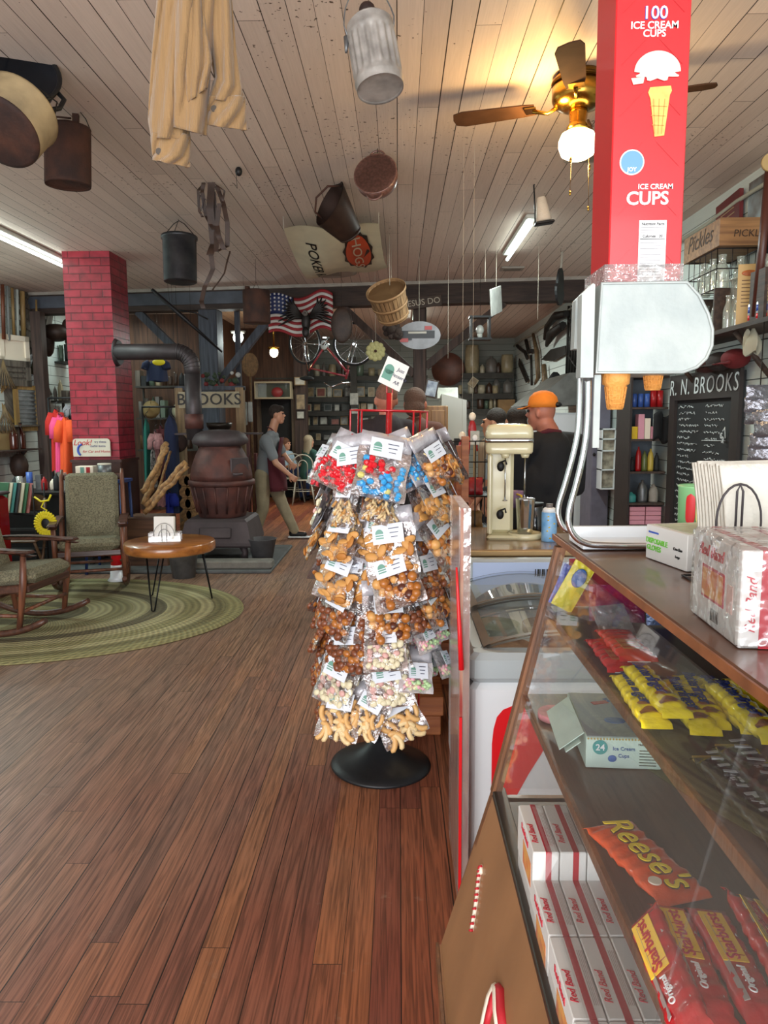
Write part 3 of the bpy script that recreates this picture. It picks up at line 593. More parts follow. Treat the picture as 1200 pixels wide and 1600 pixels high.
o_, f6 = sleeve('folded_front_panel', [(292, -50), (293, 60), (295, 130), (303, 172)], [(318, -50), (328, 60), (338, 110), (330, 150)], .03, folds=4); o_.location = (0, -.05, 0)
for f, u, v, nm in ((f2, .12, .45, 'cuff_button'), (f5, .1, .45, 'cuff_button')):
    q = f(.14, v); MB().cyl(q+Vector((0, -.001, 0)), q+Vector((0, -.007, 0)), .0085, n=16).build(nm, mat('dark_button', '3a3228', .3), t)
hookwire(t, .1)
# --- bushel basket
d = 7.6
t = thing('bushel_basket', 'slatted wooden bushel basket hanging tipped open above the candy rack', 'basket', P(609, 474, d)); t.rotation_euler = Euler((math.radians(38), math.radians(-18), 0))
M_slat = wood('basket_slat_wood', '9a7650', '6c5034', 'z', .7)
b = MB(); n = 26
for k in range(n):
    a0 = 2*PI*(k+.06)/n; a1 = 2*PI*(k+.94)/n
    for sgn in (0, .004):
        P0 = [((.15-sgn)*math.cos(a), (.15-sgn)*math.sin(a), -.16) for a in (a0, a1)]; P1 = [((.195-sgn)*math.cos(a), (.195-sgn)*math.sin(a), .15) for a in (a0, a1)]
        i = b.addv(P0+P1); b.addf((i, i+1, i+3, i+2) if sgn == 0 else (i+1, i, i+2, i+3))
b.cyl((0, 0, -.165), (0, 0, -.155), .15, n=26); b.build('slats', M_slat, t)
for z, r_ in ((.145, .198), (.0, .178), (-.13, .158)):
    b = MB(); b.lathe([(r_, z-.014), (r_+.005, z-.014), (r_+.005, z+.014), (r_, z+.014), (r_, z-.014)], 32); b.build('hoop', mat('basket_hoop_wood', '8a6844', .7), t)
hookwire(t, .1, m=M_string)
# --- vinyl banner
M_ban = mat('cream_vinyl_banner', 'cfc8ac', .5, var=.2, vs=3)
cs = [PZ(443, 358, 3.24), PZ(592, 352, 3.24), PZ(606, 419, 3.2), PZ(480, 434, 3.2)]; c0 = sum(cs, Vector())/4
t = thing('cloth_banner', 'cream poker run banner tied flat under the ceiling, with dark badge', 'banner', c0)
def ban(u, v, dz=0):
    p_ = (cs[0]*(1-u)+cs[1]*u)*(1-v)+(cs[3]*(1-u)+cs[2]*u)*v-c0
    return p_+Vector((0, 0, -.13*math.sin(PI*v)*(.6+.4*math.sin(PI*u))+.02*math.sin(9*u+4*v)+dz))
b = MB(); b.grid(lambda u, v: ban(1-u, v), 24, 16); b.grid(lambda u, v: ban(u, v, .006), 24, 16); b.build('banner_sheet', M_ban, t)
M_ink = mat('black_ink', '181614', .6); M_orange = mat('burnt_orange_ink', 'b0401e', .6)
def onban(s_, u0, v0, su, sv, m, name, down=True, dz=-.006):
    me = text_mesh(s_, 1.0, bold=.02).copy();
    for v_ in me.vertices:
        x, y = v_.co.x, v_.co.y
        q = ban(u0+y*su, v0+x*sv, dz); v_.co = q
    me.materials.clear(); me.materials.append(m); o = bpy.data.objects.new(name, me); C.objects.link(o); o.parent = t
onban('POKER RUN', .24, .56, .17, .15, M_ink, 'lettering')
b = MB(); pts = []
for k in range(24): a = 2*PI*k/24; r_ = 1 if k % 2 else .86; pts.append(ban(.74+.17*r_*math.cos(a), .33+.3*r_*math.sin(a), -.012))
i = b.addv(pts); b.addf(range(i, i+24)); b.build('badge', M_ink, t)
b = MB(); pts = [ban(.74+.135*math.cos(2*PI*k/24), .33+.24*math.sin(2*PI*k/24), -.017) for k in range(24)]; i = b.addv(pts); b.addf(range(i, i+24)); b.build('badge_ring', M_orange, t)
onban('HOGS', .73, .33, .14, .17, mat('cream_ink', 'd8d0b8', .6), 'badge_lettering', dz=-.026)
b = MB()
for u, v in ((0, 0), (1, 0), (1, 1), (0, 1)): q = ban(u, v); b.cyl(q, (q.x, q.y, CEIL-c0.z), .003, n=6)
b.build('tie_cord', M_string, t)['kind'] = 'stuff'
# --- small dark sensor, ceiling vents, round vent
p = PZ(373, 268, CEIL-.03); t = thing('ceiling_camera', 'small black round ceiling camera left of the colander', 'camera', p); MB().sph((0, 0, 0), (.026, .026, .032)).build('housing', M_black, t); MB().tube([(0, 0, .02), (-.03, .05, .005), (-.06, .22, -.05), (-.1, .3, .01), (-.12, .35, .025)], .002, 6).build('cable', M_wire, t)
p = PZ(518, 424, CEIL-.01); t = thing('round_ceiling_vent', 'round cream ceiling vent just before the beam, right of the flag', 'vent', p); MB().lathe([(.3, 0), (.31, -.02), (.25, -.035), (.1, -.03), (0, -.03)], 32).build('rim', M_trimw, t); MB().box((0, 0, -.036), (.2, .2, .004)).build('grille', mat('grille_grey', '77736a', .6), t)
for i_, (a, l_) in enumerate((((800, 420), 'small flat ceiling vent beyond the near tube light'), ((918, 245), 'flat white ceiling vent half behind the red cup box'))):
    p = PZ(*a, CEIL-.012); t = thing('ceiling_vent', l_, 'vent', p); MB().box((0, 0, 0), (.28, .2, .02), None, .005).build('frame', M_trimw, t); MB().box((0, 0, -.011), (.2, .12, .004)).build('grille', mat('grille_grey', '77736a', .6), t)
# --- tube lights
M_tube = mat('glowing_tube', 'f0fff8', emit=9); M_fix = mat('tube_fixture_white', 'c8ccc4', .4)
def tubelight(label, x, y0, y1, z=3.27):
    t = thing('tube_light', label, 'light', (x, (y0+y1)/2, CEIL)); L_ = y1-y0
    MB().box((0, 0, -.022), (.1, L_, .04), None, .01).build('fixture', M_fix, t); MB().cyl((0, -L_/2+.03, z-CEIL-.01), (0, L_/2-.03, z-CEIL-.01), .016, n=12).build('tube', M_tube, t); return t
a, e = PZ(833, 348, 3.27), PZ(790, 405, 3.27); tubelight('bright white tube light right of the ceiling fan, left of the twine cone', (a.x+e.x)/2, a.y, e.y)
a, e = PZ(0, 352, 3.27), PZ(118, 430, 3.27); tubelight('bright white tube light running behind the red chimney on the left', (a.x+e.x)/2-.05, a.y-1.2, e.y+.3)
tubelight('white tube light in the back left room beside the chimney', -5.0, 12.2, 14.2); tubelight('white tube light in the back room behind the basket', .3, 11.6, 13.6)
# --- twine cone on a holder
d = PZ(846, 288, CEIL).y; t = thing('twine_cone', 'cone of white twine in a black wire holder hung from the ceiling', 'twine', P(848, 330, d)); t.rotation_euler = Euler((0, math.radians(-8), 0))
MB().lathe([(0, -.075), (.056, -.075), (.06, -.065), (.036, .1), (.03, .105), (0, .105)], 24).build('twine', mat('off_white_twine', 'cfc4b4', .9, bump=.6, bs=8, stretch=(1, 1, 30)), t)
b = MB(); b.tube([(-.03, .0, .23), (-.045, 0, .2), (-.05, 0, .12), (-.07, 0, -.1)], .006, 6); b.box((0, 0, -.09), (.15, .09, .02), None, .006); b.build('holder', M_black, t); hookwire(t, .22)
# --- ceiling fan
p = PZ(905, 118, CEIL); t = thing('ceiling_fan', 'brass ceiling fan with brown blades and lit round glass globe', 'ceiling fan', (p.x, p.y, CEIL))
M_brass = mat('polished_brass', 'b88a3a', .22, 1.0, var=.25, vs=10); M_fblade = mat('fan_blade_wood', '4c3424', .85, var=.3, spec=.1)
b = MB(); b.lathe([(.07, 0), (.13, -.004), (.135, -.03), (.125, -.05), (.14, -.06), (.14, -.12), (.125, -.15), (.08, -.17), (.05, -.175)], 36); b.build('motor_housing', M_brass, t)
b = MB(); b.lathe([(.142, -.028), (.145, -.035), (.142, -.042)], 36); b.build('beaded_band', mat('dark_brass', '5c3c14', .4, .9), t)
MB().lathe([(.045, -.17), (.05, -.19), (.045, -.24), (.06, -.26), (.058, -.28)], 28).build('lamp_holder', M_brass, t)
M_globe = mat('glowing_lamp_glass', 'fff0c8', .3, emit=7)
b = MB(); b.lathe([(.05, -.275), (.085, -.295), (.1, -.33), (.1, -.36), (.085, -.4), (.05, -.42), (0, -.425)], 32); b.build('glass_globe', M_globe, t)
for k, a in enumerate((163, 73, 343, 253)):
    b = MB(); b.M = RZ(a); b.tube([(.1, 0, -.14), (.16, 0, -.17), (.24, 0, -.15)], [.014, .01, .012], 8); b.box((.25, 0, -.148), (.06, .09, .006)); ar = b.build('blade_arm', M_brass, t)
    b = MB(); b.M = RZ(a) @ T(0, 0, -.145) @ RX(10); pl = [(.23, -.045), (.3, -.055), (.62, -.068), (.67, -.05), (.68, 0), (.67, .05), (.62, .068), (.3, .055), (.23, .045)]
    b.M = b.M @ RX(90); b.prism([(x, -y) for x, y in pl], .007); b.build('blade', M_fblade, ar)
for dx, L_ in ((-.04, .34), (.05, .42)):
    MB().cyl((dx, -.04, -.27), (dx*1.1, -.045, -.27-L_), .0015, n=5).sph((dx*1.1, -.045, -.27-L_*.5), (.008, .008, .018), 8, 6).sph((dx*1.1, -.045, -.27-L_), (.006, .006, .014), 8, 6).build('pull_chain', M_brass, t)
bulb('fan_lamp', (p.x, p.y, CEIL-.46), 16, (1.0, .72, .36), .09)
bulb('fan_lamp_upward', (p.x-.17, p.y-.03, CEIL-.26), 16, (1.0, .6, .2), .05)
# --- hung shovel-like pan, sign panel, lantern
d = PZ(877, 388, CEIL).y; t = thing('fry_pan', 'black flat pan with white handle hanging edge-on beyond the tube light', 'pan', P(875, 445, d)); t.rotation_euler = Euler((0, math.radians(10), math.radians(62)))
b = MB(); b.prism([(.15*math.cos(a)*(1 if math.sin(a) < 0 else .75), .2*math.sin(a)-.02) for a in [2*PI*k/28 for k in range(28)]], .025, T(0, -.012, 0)); b.build('blade', M_black, t)
MB().box((0, 0, .26), (.03, .02, .2), None, .008).build('handle', M_trimw, t); hookwire(t, .34)
d = 8.0; t = thing('hanging_sign', 'pale weathered board sign hanging edge-on in front of the beam at right', 'sign', P(775, 470, d), 68); MB().box((0, 0, 0), (.42, .02, .27), RY(-14), .004).build('board', mat('weathered_pale_board', '9c9c98', .7, var=.35, vs=7), t); hookwire(t, .14, m=M_string)
d = 9.2; t = thing('hanging_lantern', 'dark metal lantern with white glass hanging beyond the diagonal brace', 'lantern', P(750, 513, d)); b = MB()
for sx in (-.11, .11):
    for sy in (-.06, .06): b.box((sx, sy, 0), (.025, .025, .28))
b.box((0, 0, .13), (.27, .17, .025)); b.box((0, 0, -.13), (.27, .17, .025)); b.build('cage', M_black, t); MB().sph((0, 0, -.02), (.05, .05, .06)).cyl((0, 0, -.12), (0, 0, -.06), .03).build('lamp_glass', mat('milk_glass', 'b8bab4', .2), t); hookwire(t, .14)
# --- poles: long dark rod and beam-mounted things
a, e = P(237, 452, 9.0), P(347, 550, 9.3); t = thing('long_dark_rod', 'long thin dark rod slanting down above the stovepipe', 'rod', (a+e)/2); q = (e-a)/2
MB().tube([-q, -q*.1, q*.1, q], [.02, .028, .022, .012], 8).build('shaft', M_black, t); MB().tube([Vector((-.15, 0, .14)), Vector((.1, 0, .1)), Vector((.25, 0, .02))], .01, 6).build('side_arm', M_black, t)
MB().cyl(-q*.5, (-q.x*.5-.05, 0, CEIL-t.location.z), .002, n=5).cyl(q*.1, (q.x*.1, 0, CEIL-t.location.z), .002, n=5).build('hanging_wire', M_wire, t)['kind'] = 'stuff'
d = 8.6; t = thing('rusty_can', 'rusty brown can hanging just left of the flag', 'can', P(401, 480, d)); MB().lathe([(0, -.18), (.15, -.18), (.153, -.17), (.155, .17), (.15, .185), (0, .19)], 28).cyl((-.1, 0, .19), (-.1, 0, .23), .03, n=12).build('body', M_rustd, t); MB().tube([(-.04, 0, .19), (0, 0, .28), (.04, 0, .19)], .003, 6).build('bail', M_wire, t); hookwire(t, .27)
# --- flag and eagle
d = 10.0; t = thing('american_flag', 'wavy metal american flag hung on the beam behind the eagle', 'flag', P(470, 493, d)); fw, fh = .86, .5
M_red = mat('flag_red', '8a1c24', .6); M_white = mat('flag_white', 'c8c4c0', .6); M_blue = mat('flag_blue', '1e2c5c', .6)
def fl(u, v): return Vector(((u-.5)*fw, .05*math.sin(u*12), (v-.5)*fh+.05*math.sin(u*9+.6)*(1)+.04*u*(1)))
b = MB()
for k in range(13):
    b.mi = 0 if k % 2 == 0 else 1; u0 = .4 if k < 7 else 0
    b.grid(lambda u, v: fl(u0+(1-u0)*u, 1-(k+1-v)/13), 20, 1)
b.mi = 2; b.grid(lambda u, v: fl(.4*u, 1-(7/13)*(1-v)), 10, 4); b.mi = 1
for i in range(6):
    for j in range(5):
        q = fl(.03+.065*i, .97-.1*j); b.M = T(*q)@T(0, -.004, 0); b.prism([(.012*(1 if k % 2 else .45)*math.sin(2*PI*k/10), .012*(1 if k % 2 else .45)*math.cos(2*PI*k/10)) for k in range(10)], .003); b.M = Matrix.Identity(4)
MB().cyl((0, 0, .1), (0, .25, .12), .01, n=6).build('mounting_bracket', M_iron, t); b.build('flag_sheet', [M_red, M_white, M_blue], t).modifiers.new('s', 'SOLIDIFY').thickness = .006
t = thing('eagle_figure', 'dark metal eagle with spread wings mounted over the flag', 'eagle', P(478, 500, d-.2)); M_eag = mat('dark_eagle_metal', '1c1614', .5, .3, var=.3)
b = MB(); b.sph((0, 0, -.02), (.06, .05, .13)); b.sph((0, -.04, -.16), (.05, .03, .07)); b.build('body', M_eag, t)
MB().cyl((0, 0, 0), (0, .2, .05), .012, n=6).build('mounting_bracket', M_iron, t); MB().sph((.0, -.05, .08), (.035, .045, .04)).cyl((0, -.09, .075), (0, -.13, .055), .014, .002, 8).build('head', mat('eagle_white_head', '6c6660', .6), t)
for s in (-1, 1):
    b = MB()
    for k in range(9):
        a = math.radians(20+k*11); L_ = .28+.03*math.sin(k); b.tube([(s*.04, 0, .03), (s*(.04+.16*math.sin(a+.5)), -.02, .05+.16*math.cos(a*.9)), (s*(.06+L_*math.sin(a)), -.03, .02+L_*math.cos(a))], [.02, .024, .006], 6)
    b.build('wing', M_eag, t)
# --- sign JESUS DO, oval pictures, hide, flower disc
d = 10.0; t = thing('wooden_word_sign', 'narrow brown board lettered JESUS DO on the beam beside the basket', 'sign', P(657, 473, d)); t.rotation_euler = Euler((0, math.radians(-7), 0)); MB().box((0, 0, 0), (.56, .02, .14), None, .004).build('board', wood('sign_brown_wood', '4a3c32', '382c26', 'x', .7), t); text('JESUS DO', T(.03, -.013, 0)@FRONT, .11, mat('sign_letter_cream', 'b0a898', .7), t)
d = 8.3; t = thing('oval_picture', 'oval hanging sheet with a dark street picture in front of the post', 'picture', P(655, 524, d)); t.rotation_euler = Euler((math.radians(10), 0, 0))
b = MB(); ov = [(.235*math.cos(2*PI*k/40), .15*math.sin(2*PI*k/40)) for k in range(40)]; b.prism(ov, .008); b.build('oval_sheet', mat('grey_picture', '7c7c80', .4, var=.3), t)
b = MB(); b.bb(-.2, .17, -.004, 0, -.03, .05); b.bb(-.2, -.08, -.007, -.002, -.05, -.02); b.build('dark_building', mat('dark_print', '26282c', .5), t); MB().bb(.06, .14, -.006, -.002, .06, .1).bb(-.21, -.12, -.01, -.006, -.07, -.03).build('red_print', mat('dull_red_print', '8c3c3c', .5), t); MB().bb(-.12, .08, -.006, -.004, .02, .042).build('pale_sign_band', M_trimw, t); hookwire(t, .14, m=M_string)
d = 9.0; t = thing('wooden_paddle_shield', 'dark brown oval wooden shield hanging above the bicycle', 'shield', P(534, 508, d)); MB().sph((0, 0, 0), (.13, .04, .21), 20, 12).build('shield', M_leather, t); hookwire(t, .2)
t = thing('mounted_hide', 'dark furry hide hanging under the bushel basket', 'hide', P(612, 517, 8.2)); b = MB()
for k in range(14): b.sph((random.uniform(-.09, .09), random.uniform(-.04, .04), random.uniform(-.08, .06)), random.uniform(.03, .06), 8, 6)
b.build('fur', mat('dark_fur', '2c1e18', .95, bump=1, bs=120), t); hookwire(t, .06, m=M_string)
d = 9.3; t = thing('flower_disc', 'round pale yellow petal ornament hanging right of the bicycle', 'ornament', P(587, 549, d)); b = MB()
for rr, n, sz in ((.085, 10, .04), (.05, 8, .034), (.018, 4, .03)):
    for k in range(n): a = 2*PI*k/n+rr*10; b.sph((rr*math.cos(a), -.02+rr*.1, rr*math.sin(a)), (sz, .022, sz), 8, 6)
b.build('petals', mat('pale_yellow_petal', 'a8a06c', .7), t); MB().sph((0, -.05, 0), .018).build('centre', M_rustd, t); hookwire(t, .1, m=M_string)
# --- hanging strings seen against the beam
for px, py, dd, l_ in ((700, 560, 8.5, 'thin pale string hanging left of the diagonal brace'), (758, 440, 8.0, 'thin string holding the pale board sign'), (840, 500, 8.0, 'long thin string hanging left of the black pan')):
    p = P(px, py, dd); tag(MB().cyl((p.x, p.y, p.z), (p.x, p.y, CEIL), .0022, n=5).build('hanging_string', M_string), l_, 'string')
# --- bicycle, upside down under the back ceiling
bc = P(516, 560, 11.6); t = thing('bicycle', 'silver and red bicycle hanging upside down below the back room ceiling', 'bicycle', bc); t.rotation_euler = Euler((math.radians(4), math.radians(4), math.radians(-32)))
M_chrome = mat('chrome', 'c8ccd0', .12, 1.0); M_tyre = mat('tyre_black', '141414', .8); M_framer = mat('red_bike_frame', '8a2430', .3, coat=.5)
def wheel(x, z, steer=0, m=M_tyre):
    w_ = MB(); w_.M = T(x, 0, z) @ RZ(steer) @ RX(90); n = 36; w_.tube([(.31*math.cos(2*PI*k/n), .31*math.sin(2*PI*k/n), 0) for k in range(n)], .017, 8, closed=True); o = w_.build('tyre', m, t)
    w_ = MB(); w_.M = T(x, 0, z) @ RZ(steer) @ RX(90); w_.tube([(.288*math.cos(2*PI*k/n), .288*math.sin(2*PI*k/n), 0) for k in range(n)], .008, 6, closed=True); w_.cyl((0, 0, -.04), (0, 0, .04), .02); w_.build('rim', M_chrome, t)
    w_ = MB(); w_.M = T(x, 0, z) @ RZ(steer) @ RX(90)
    for k in range(18): a = 2*PI*k/18; w_.cyl((.02*math.cos(a), .02*math.sin(a), .025*(-1)**k), (.285*math.cos(a), .285*math.sin(a), 0), .0015, n=4, cap=False)
    w_.build('spokes', M_chrome, t)['kind'] = 'stuff'
wheel(-.5, .22); wheel(.45, .22, 25)
b = MB()
for a, e in (((-.5, .05, .22), (-.42, .03, -.18)), ((-.5, -.05, .22), (-.42, -.03, -.18)), ((-.1, 0, .2), (-.5, .04, .22)), ((-.1, 0, .2), (-.5, -.04, .22))): b.cyl(a, e, .008, n=8)
b.build('stays', M_chrome, t)
MB().cyl((-.1, 0, .2), (-.42, 0, -.2), .015, n=8).cyl((-.1, 0, .2), (.32, 0, -.2), .016, n=8).cyl((-.4, 0, -.16), (.3, 0, -.26), .014, n=8).cyl((.3, 0, -.3), (.34, 0, -.16), .02, n=8).build('frame', M_framer, t)
MB().tube([(.34, 0, -.14), (.37, .05, -.04), (.45, .05, .22)], .01, 8).tube([(.34, 0, -.14), (.37, -.05, -.04), (.45, -.05, .22)], .01, 8).build('fork', M_chrome, t)
MB().tube([(.05, .22, -.36), (.2, .25, -.42), (.3, .12, -.36), (.3, -.12, -.36), (.2, -.25, -.42), (.05, -.22, -.36)], .011, 8).build('handlebar', M_chrome, t)
MB().sph((-.47, 0, -.32), (.14, .07, .04)).cyl((-.45, 0, -.3), (-.42, 0, -.18), .012).build('saddle', M_tyre, t)
MB().cyl((-.1, -.03, .2), (-.1, .03, .2), .07, n=20).cyl((-.1, -.06, .2), (0, -.06, .3), .009, n=6).cyl((-.1, .06, .2), (-.2, .06, .1), .009, n=6).box((0, -.1, .31), (.07, .08, .02)).box((-.2, .1, .1), (.07, .08, .02)).build('crank_and_pedals', M_chrome, t)
MB().cyl((-.5, 0, .53), (-.5, 0, CEIL-bc.z), .003, n=5).build('hanging_wire', M_wire, t); MB().cyl((.45, 0, .53), (.45, 0, CEIL-bc.z), .003, n=5).build('hanging_wire', M_wire, t)
# --- small lit lamps on the back room ceiling
for px, py, dd, l_ in ((428, 548, 13.0, 'small lit lamp with ribbed glass near the flag'), (372, 524, 11.0, 'bright white lamp hanging just left of the rusty can')):
    p = P(px, py, dd); t = thing('ceiling_lamp', l_, 'lamp', (p.x, p.y, p.z)); warm = px == 428
    MB().lathe([(.05, .07), (.11, .06), (.1, .03), (.05, .02)], 20).build('shade', M_brass if warm else M_trimw, t); MB().sph((0, 0, -.03), (.075, .075, .085)).build('glowing_glass', M_globe if warm else M_tube, t); MB().cyl((0, 0, .07), (0, 0, CEIL-p.z), .012, n=8).build('stem', M_brass, t)
    bulb('lamp_glow', (p.x, p.y-.15, p.z-.12), 8 if warm else 10, (1, .7, .35) if warm else (.9, 1, .95), .08)
# == CANDY RACK
M_redrod = mat('glossy_red_rod', 'b3121e', .3, coat=.4)
M_film = film('clear_bag_film', gloss=.06, rough=.16, bump=.8, bs=38, fres=.4)
M_foil = mat('silver_bag_foil', 'b8b0b0', .22, .85, bump=1.0, bs=30)
M_labelw = mat('pale_blue_white_label', 'dfe4ec', .5); M_green = mat('label_green', '6c9c8c', .5); M_inkb = mat('label_blue_black_ink', '3c3e58', .6)
M_header = mat('milky_bag_header', 'c8c6cc', .25, .3, bump=.5, bs=40)
BW, BH = .155, .2
def bagpt(u, v, side, w_=BW, h_=BH, th=.02):
    x = (u-.5)*w_*(1+.04*math.sin(9*v)); z = -.045-v*(h_-.045); e = (1-(2*u-1)**4)*(1-(2*v-1)**4)*(.35+.65*v)
    cr = .0035*math.sin(23*u+11*v)+.003*math.sin(17*v-13*u+side*2); return Vector((x, side*(th*e)+cr*(1-abs(2*u-1)**6), z))
def make_bag(kind, seed):
    random.seed(seed)
    t = thing('candy_bag', '', 'candy bag', (0, 0, 0)); w_, h_ = BW, BH
    if kind == 'mint': w_, h_ = .11, .14
    if kind in ('stick', 'ring'): w_ = .1
    b = MB(); b.grid(lambda u, v: bagpt(u, v, -1, w_, h_), 14, 14); b.build('clear_front', M_film, t)
    b = MB(); b.grid(lambda u, v: bagpt(1-u, v, .5, w_, h_), 10, 10); b.build('foil_back', M_foil if kind != 'mint' else mat('white_bag_back', 'd8d0d0', .5), t)
    b = MB(); b.grid(lambda u, v: Vector(((u-.5)*w_, .002*math.sin(u*14), -.046+v*.05)), 8, 2); b.build('header_strip', M_header, t).modifiers.new('s', 'SOLIDIFY').thickness = .0015
    lm = MB(); lw, lh = (.095, .058) if w_ > .12 else (.062, .048); z0 = -.075 if kind != 'gummy' else -.05
    lm.mi = 0; lm.box((0, -.0225, z0), (lw, .001, lh), RX(-4)); lm.mi = 1
    lm.prism([(-lw*.27+lw*.13*math.cos(q), z0+lh*.02+lw*.15*math.sin(q)) for q in [i*PI/10 for i in range(11)]][::-1], .0006, T(0, -.0241, 0))
    for k in range(3): lm.bb(-lw*.4, -lw*.14, -.0241, -.0235, z0-lh*(.1+.13*k), z0-lh*(.03+.13*k))
    lm.mi = 2
    for k in range(4): lm.box((lw*.2, -.0237, z0+lh*(.25-.22*k)), (lw*(.34-.06*k), .0006, .0022), RX(-4))
    lm.build('paper_label', [M_labelw, M_green, M_inkb], t)
    b = MB(); zt = -.1 if kind != 'gummy' else -.08; zb = -h_+.012; x_ = w_/2-.016
    def rp(k=0): return random.uniform(-x_, x_), random.uniform(-.016, .004), random.uniform(zb, zt)
    if kind == 'gummy':
        for i in range(46):
            x, y, z = rp(); b.mi = 0 if z > -.125 and abs(x) < .05 else 1
            if random.random() < .12: b.mi = 2
            b.box((x, y, z), (.021, .016, .017), RZ(random.uniform(0, 90))@RX(random.uniform(0, 60)), .005)
        ms = [mat('red_gummy', 'd4202c', .25), mat('blue_gummy', '3aa0dc', .25), mat('yellow_gummy', 'd8d078', .3)]
    elif kind == 'redgummy':
        for i in range(52): x, y, z = rp(); b.mi = 0 if z < -.1 else 1; b.box((x, y, z), (.02, .014, .016), RZ(random.uniform(0, 90))@RX(random.uniform(0, 60)), .005)
        ms = [mat('red_gummy', 'd4202c', .25), mat('blue_gummy', '3aa0dc', .25)]
    elif kind == 'stick':
        for i in range(60): x, y, z = rp(); b.mi = random.choice((0, 0, 1)); b.cyl((x, y, z), (x+random.uniform(-.016, .016), y, z-.02), .0045, n=7)
        ms = [mat('pale_candy_stick', 'd8bc8c', .5), mat('golden_candy_stick', 'b88444', .5)]
    elif kind == 'cookie':
        for i in range(34): x, y, z = rp(); b.mi = random.choice((0, 0, 1)); b.sph((x, y, z), (.022, .005, .013), 10, 6, RY(random.uniform(0, 180))@RX(random.uniform(-40, 40)))
        ms = [mat('tan_cookie', 'cc9450', .6), mat('golden_cookie', 'b0712e', .6)]
    elif kind == 'ball':
        for i in range(40): x, y, z = rp(); b.mi = random.choice((0, 1, 1, 2)); b.sph((x, y, z), random.uniform(.011, .016), 10, 7)
        ms = [mat('light_caramel', 'd8a05c', .4), mat('caramel_ball', 'ae6a2a', .35, coat=.3), mat('dark_chocolate', '5a2c1e', .3, coat=.3)]
    elif kind == 'fudge':
        for i in range(40): x, y, z = rp(); b.mi = random.choice((0, 0, 1)); b.sph((x, y, z), (.016, .01, .012), 8, 6, RY(random.uniform(0, 180)))
        ms = [mat('brown_nut_cluster', '7a4226', .4, coat=.3), mat('caramel_ball', 'ae6a2a', .35, coat=.3)]
    elif kind == 'white':
        for i in range(52): x, y, z = rp(); b.mi = random.choice((0, 0, 0, 1)); b.sph((x, y, z), (.013, .006, .010), 8, 6, RY(random.uniform(0, 180)))
        ms = [mat('cream_nougat', 'e0d6b4', .5), mat('pale_pink_nougat', 'd8a8a0', .5)]
    elif kind == 'mint':
        for i in range(64): x, y, z = rp(); b.mi = random.choice((0, 1, 2)); b.sph((x, y, z), (.0075, .006, .0065), 8, 5)
        ms = [mat('pink_mint', 'e8a8b4', .5), mat('green_mint', 'b8d8a0', .5), mat('cream_mint', 'ece0b8', .5)]
    elif kind == 'ring':
        for i in range(16): x, y, z = rp(); b.M = T(x, y, z)@RX(90)@RY(random.uniform(-30, 30)); b.mi = random.choice((0, 1)); b.tube([(.012*math.cos(2*PI*k/10), .012*math.sin(2*PI*k/10), 0) for k in range(10)], .0055, 6, closed=True); b.M = Matrix.Identity(4)
        ms = [mat('red_white_ring', 'cc3440', .4), mat('white_ring', 'e8d8d8', .5)]
    elif kind == 'peach':
        for i in range(18): x, y, z = rp(); b.mi = random.choice((0, 0, 1)); a = random.uniform(0, 360); b.M = T(x, y, z)@RY(a); b.tube([(.025*math.cos(q), 0, .014*math.sin(q)) for q in [i*PI/6 for i in range(7)]], [.005]+[.009]*5+[.005], 6); b.M = Matrix.Identity(4)
        ms = [mat('peach_slice', 'e0b070', .45), mat('pale_peach_slice', 'e8cc98', .5)]
    b.build('candy', ms, t)['kind'] = 'stuff'
    return t
DESC = dict(gummy='red and blue gummy candy', redgummy='red gummy candy', stick='thin tan pretzel sticks', cookie='tan cookie slices', ball='round caramel and chocolate balls', fudge='brown nut clusters', white='cream coloured nougat bites', mint='pastel pink and green mints', ring='red and white candy rings', peach='sugared peach slices')
RKX, RKY = -.085, 3.17
t = thing('display_rack', 'tall red wire spinner rack with black round base full of candy bags', 'rack', (RKX, RKY, 0)); t.rotation_euler = Euler((0, math.radians(1.7), 0))
M_bbase = mat('scuffed_black_base', '1c1d20', .45, .2, var=.3, vs=9)
MB().lathe([(.0, 0), (.222, 0), (.226, .006), (.222, .014), (.19, .028), (.13, .05), (.08, .085), (.045, .12), (.028, .15), (.0, .15)], 56).build('round_base', M_bbase, t)
MB().cyl((0, 0, .12), (0, 0, 1.66), .0135, n=14).build('centre_pole', M_redrod, t)
MB().tube([(0, 0, 1.62), (-.012, 0, 1.66), (-.012, 0, 1.7), (.0, 0, 1.73), (.012, 0, 1.7), (.012, 0, 1.66), (0, 0, 1.64)], .003, 6).build('top_loop', M_redrod, t)
COLS = [-90, -52, -132, -14, -170, 35, 90, 145]
def cdir(a): return Vector((math.cos(math.radians(a)), math.sin(math.radians(a)), 0))
RR = .165
for a in COLS:
    e = cdir(a); b = MB(); b.tube([e*.012+Vector((0, 0, 1.585)), e*RR+Vector((0, 0, 1.585)), e*RR+Vector((0, 0, .3)), e*.012+Vector((0, 0, .28))], .0042, 6)
    b.build('vertical_rod', M_redrod, t)
b = MB()
for z in (1.585, .75): b.tube([cdir(a*10)*RR+Vector((0, 0, z)) for a in range(36)], .004, 6, closed=True)
b.build('rod_ring', M_redrod, t)['kind'] = 'stuff'
b = MB()
TIERS = [1.475-.147*k for k in range(8)]
for a in COLS:
    e = cdir(a)
    for z in TIERS: b.cyl(e*RR+Vector((0, 0, z)), e*(RR+.055)+Vector((0, 0, z+.012)), .0022, n=5)
b.build('pegs', M_redrod, t)['kind'] = 'stuff'
kinds = ['gummy', 'redgummy', 'stick', 'cookie', 'ball', 'fudge', 'white', 'mint', 'ring', 'peach']
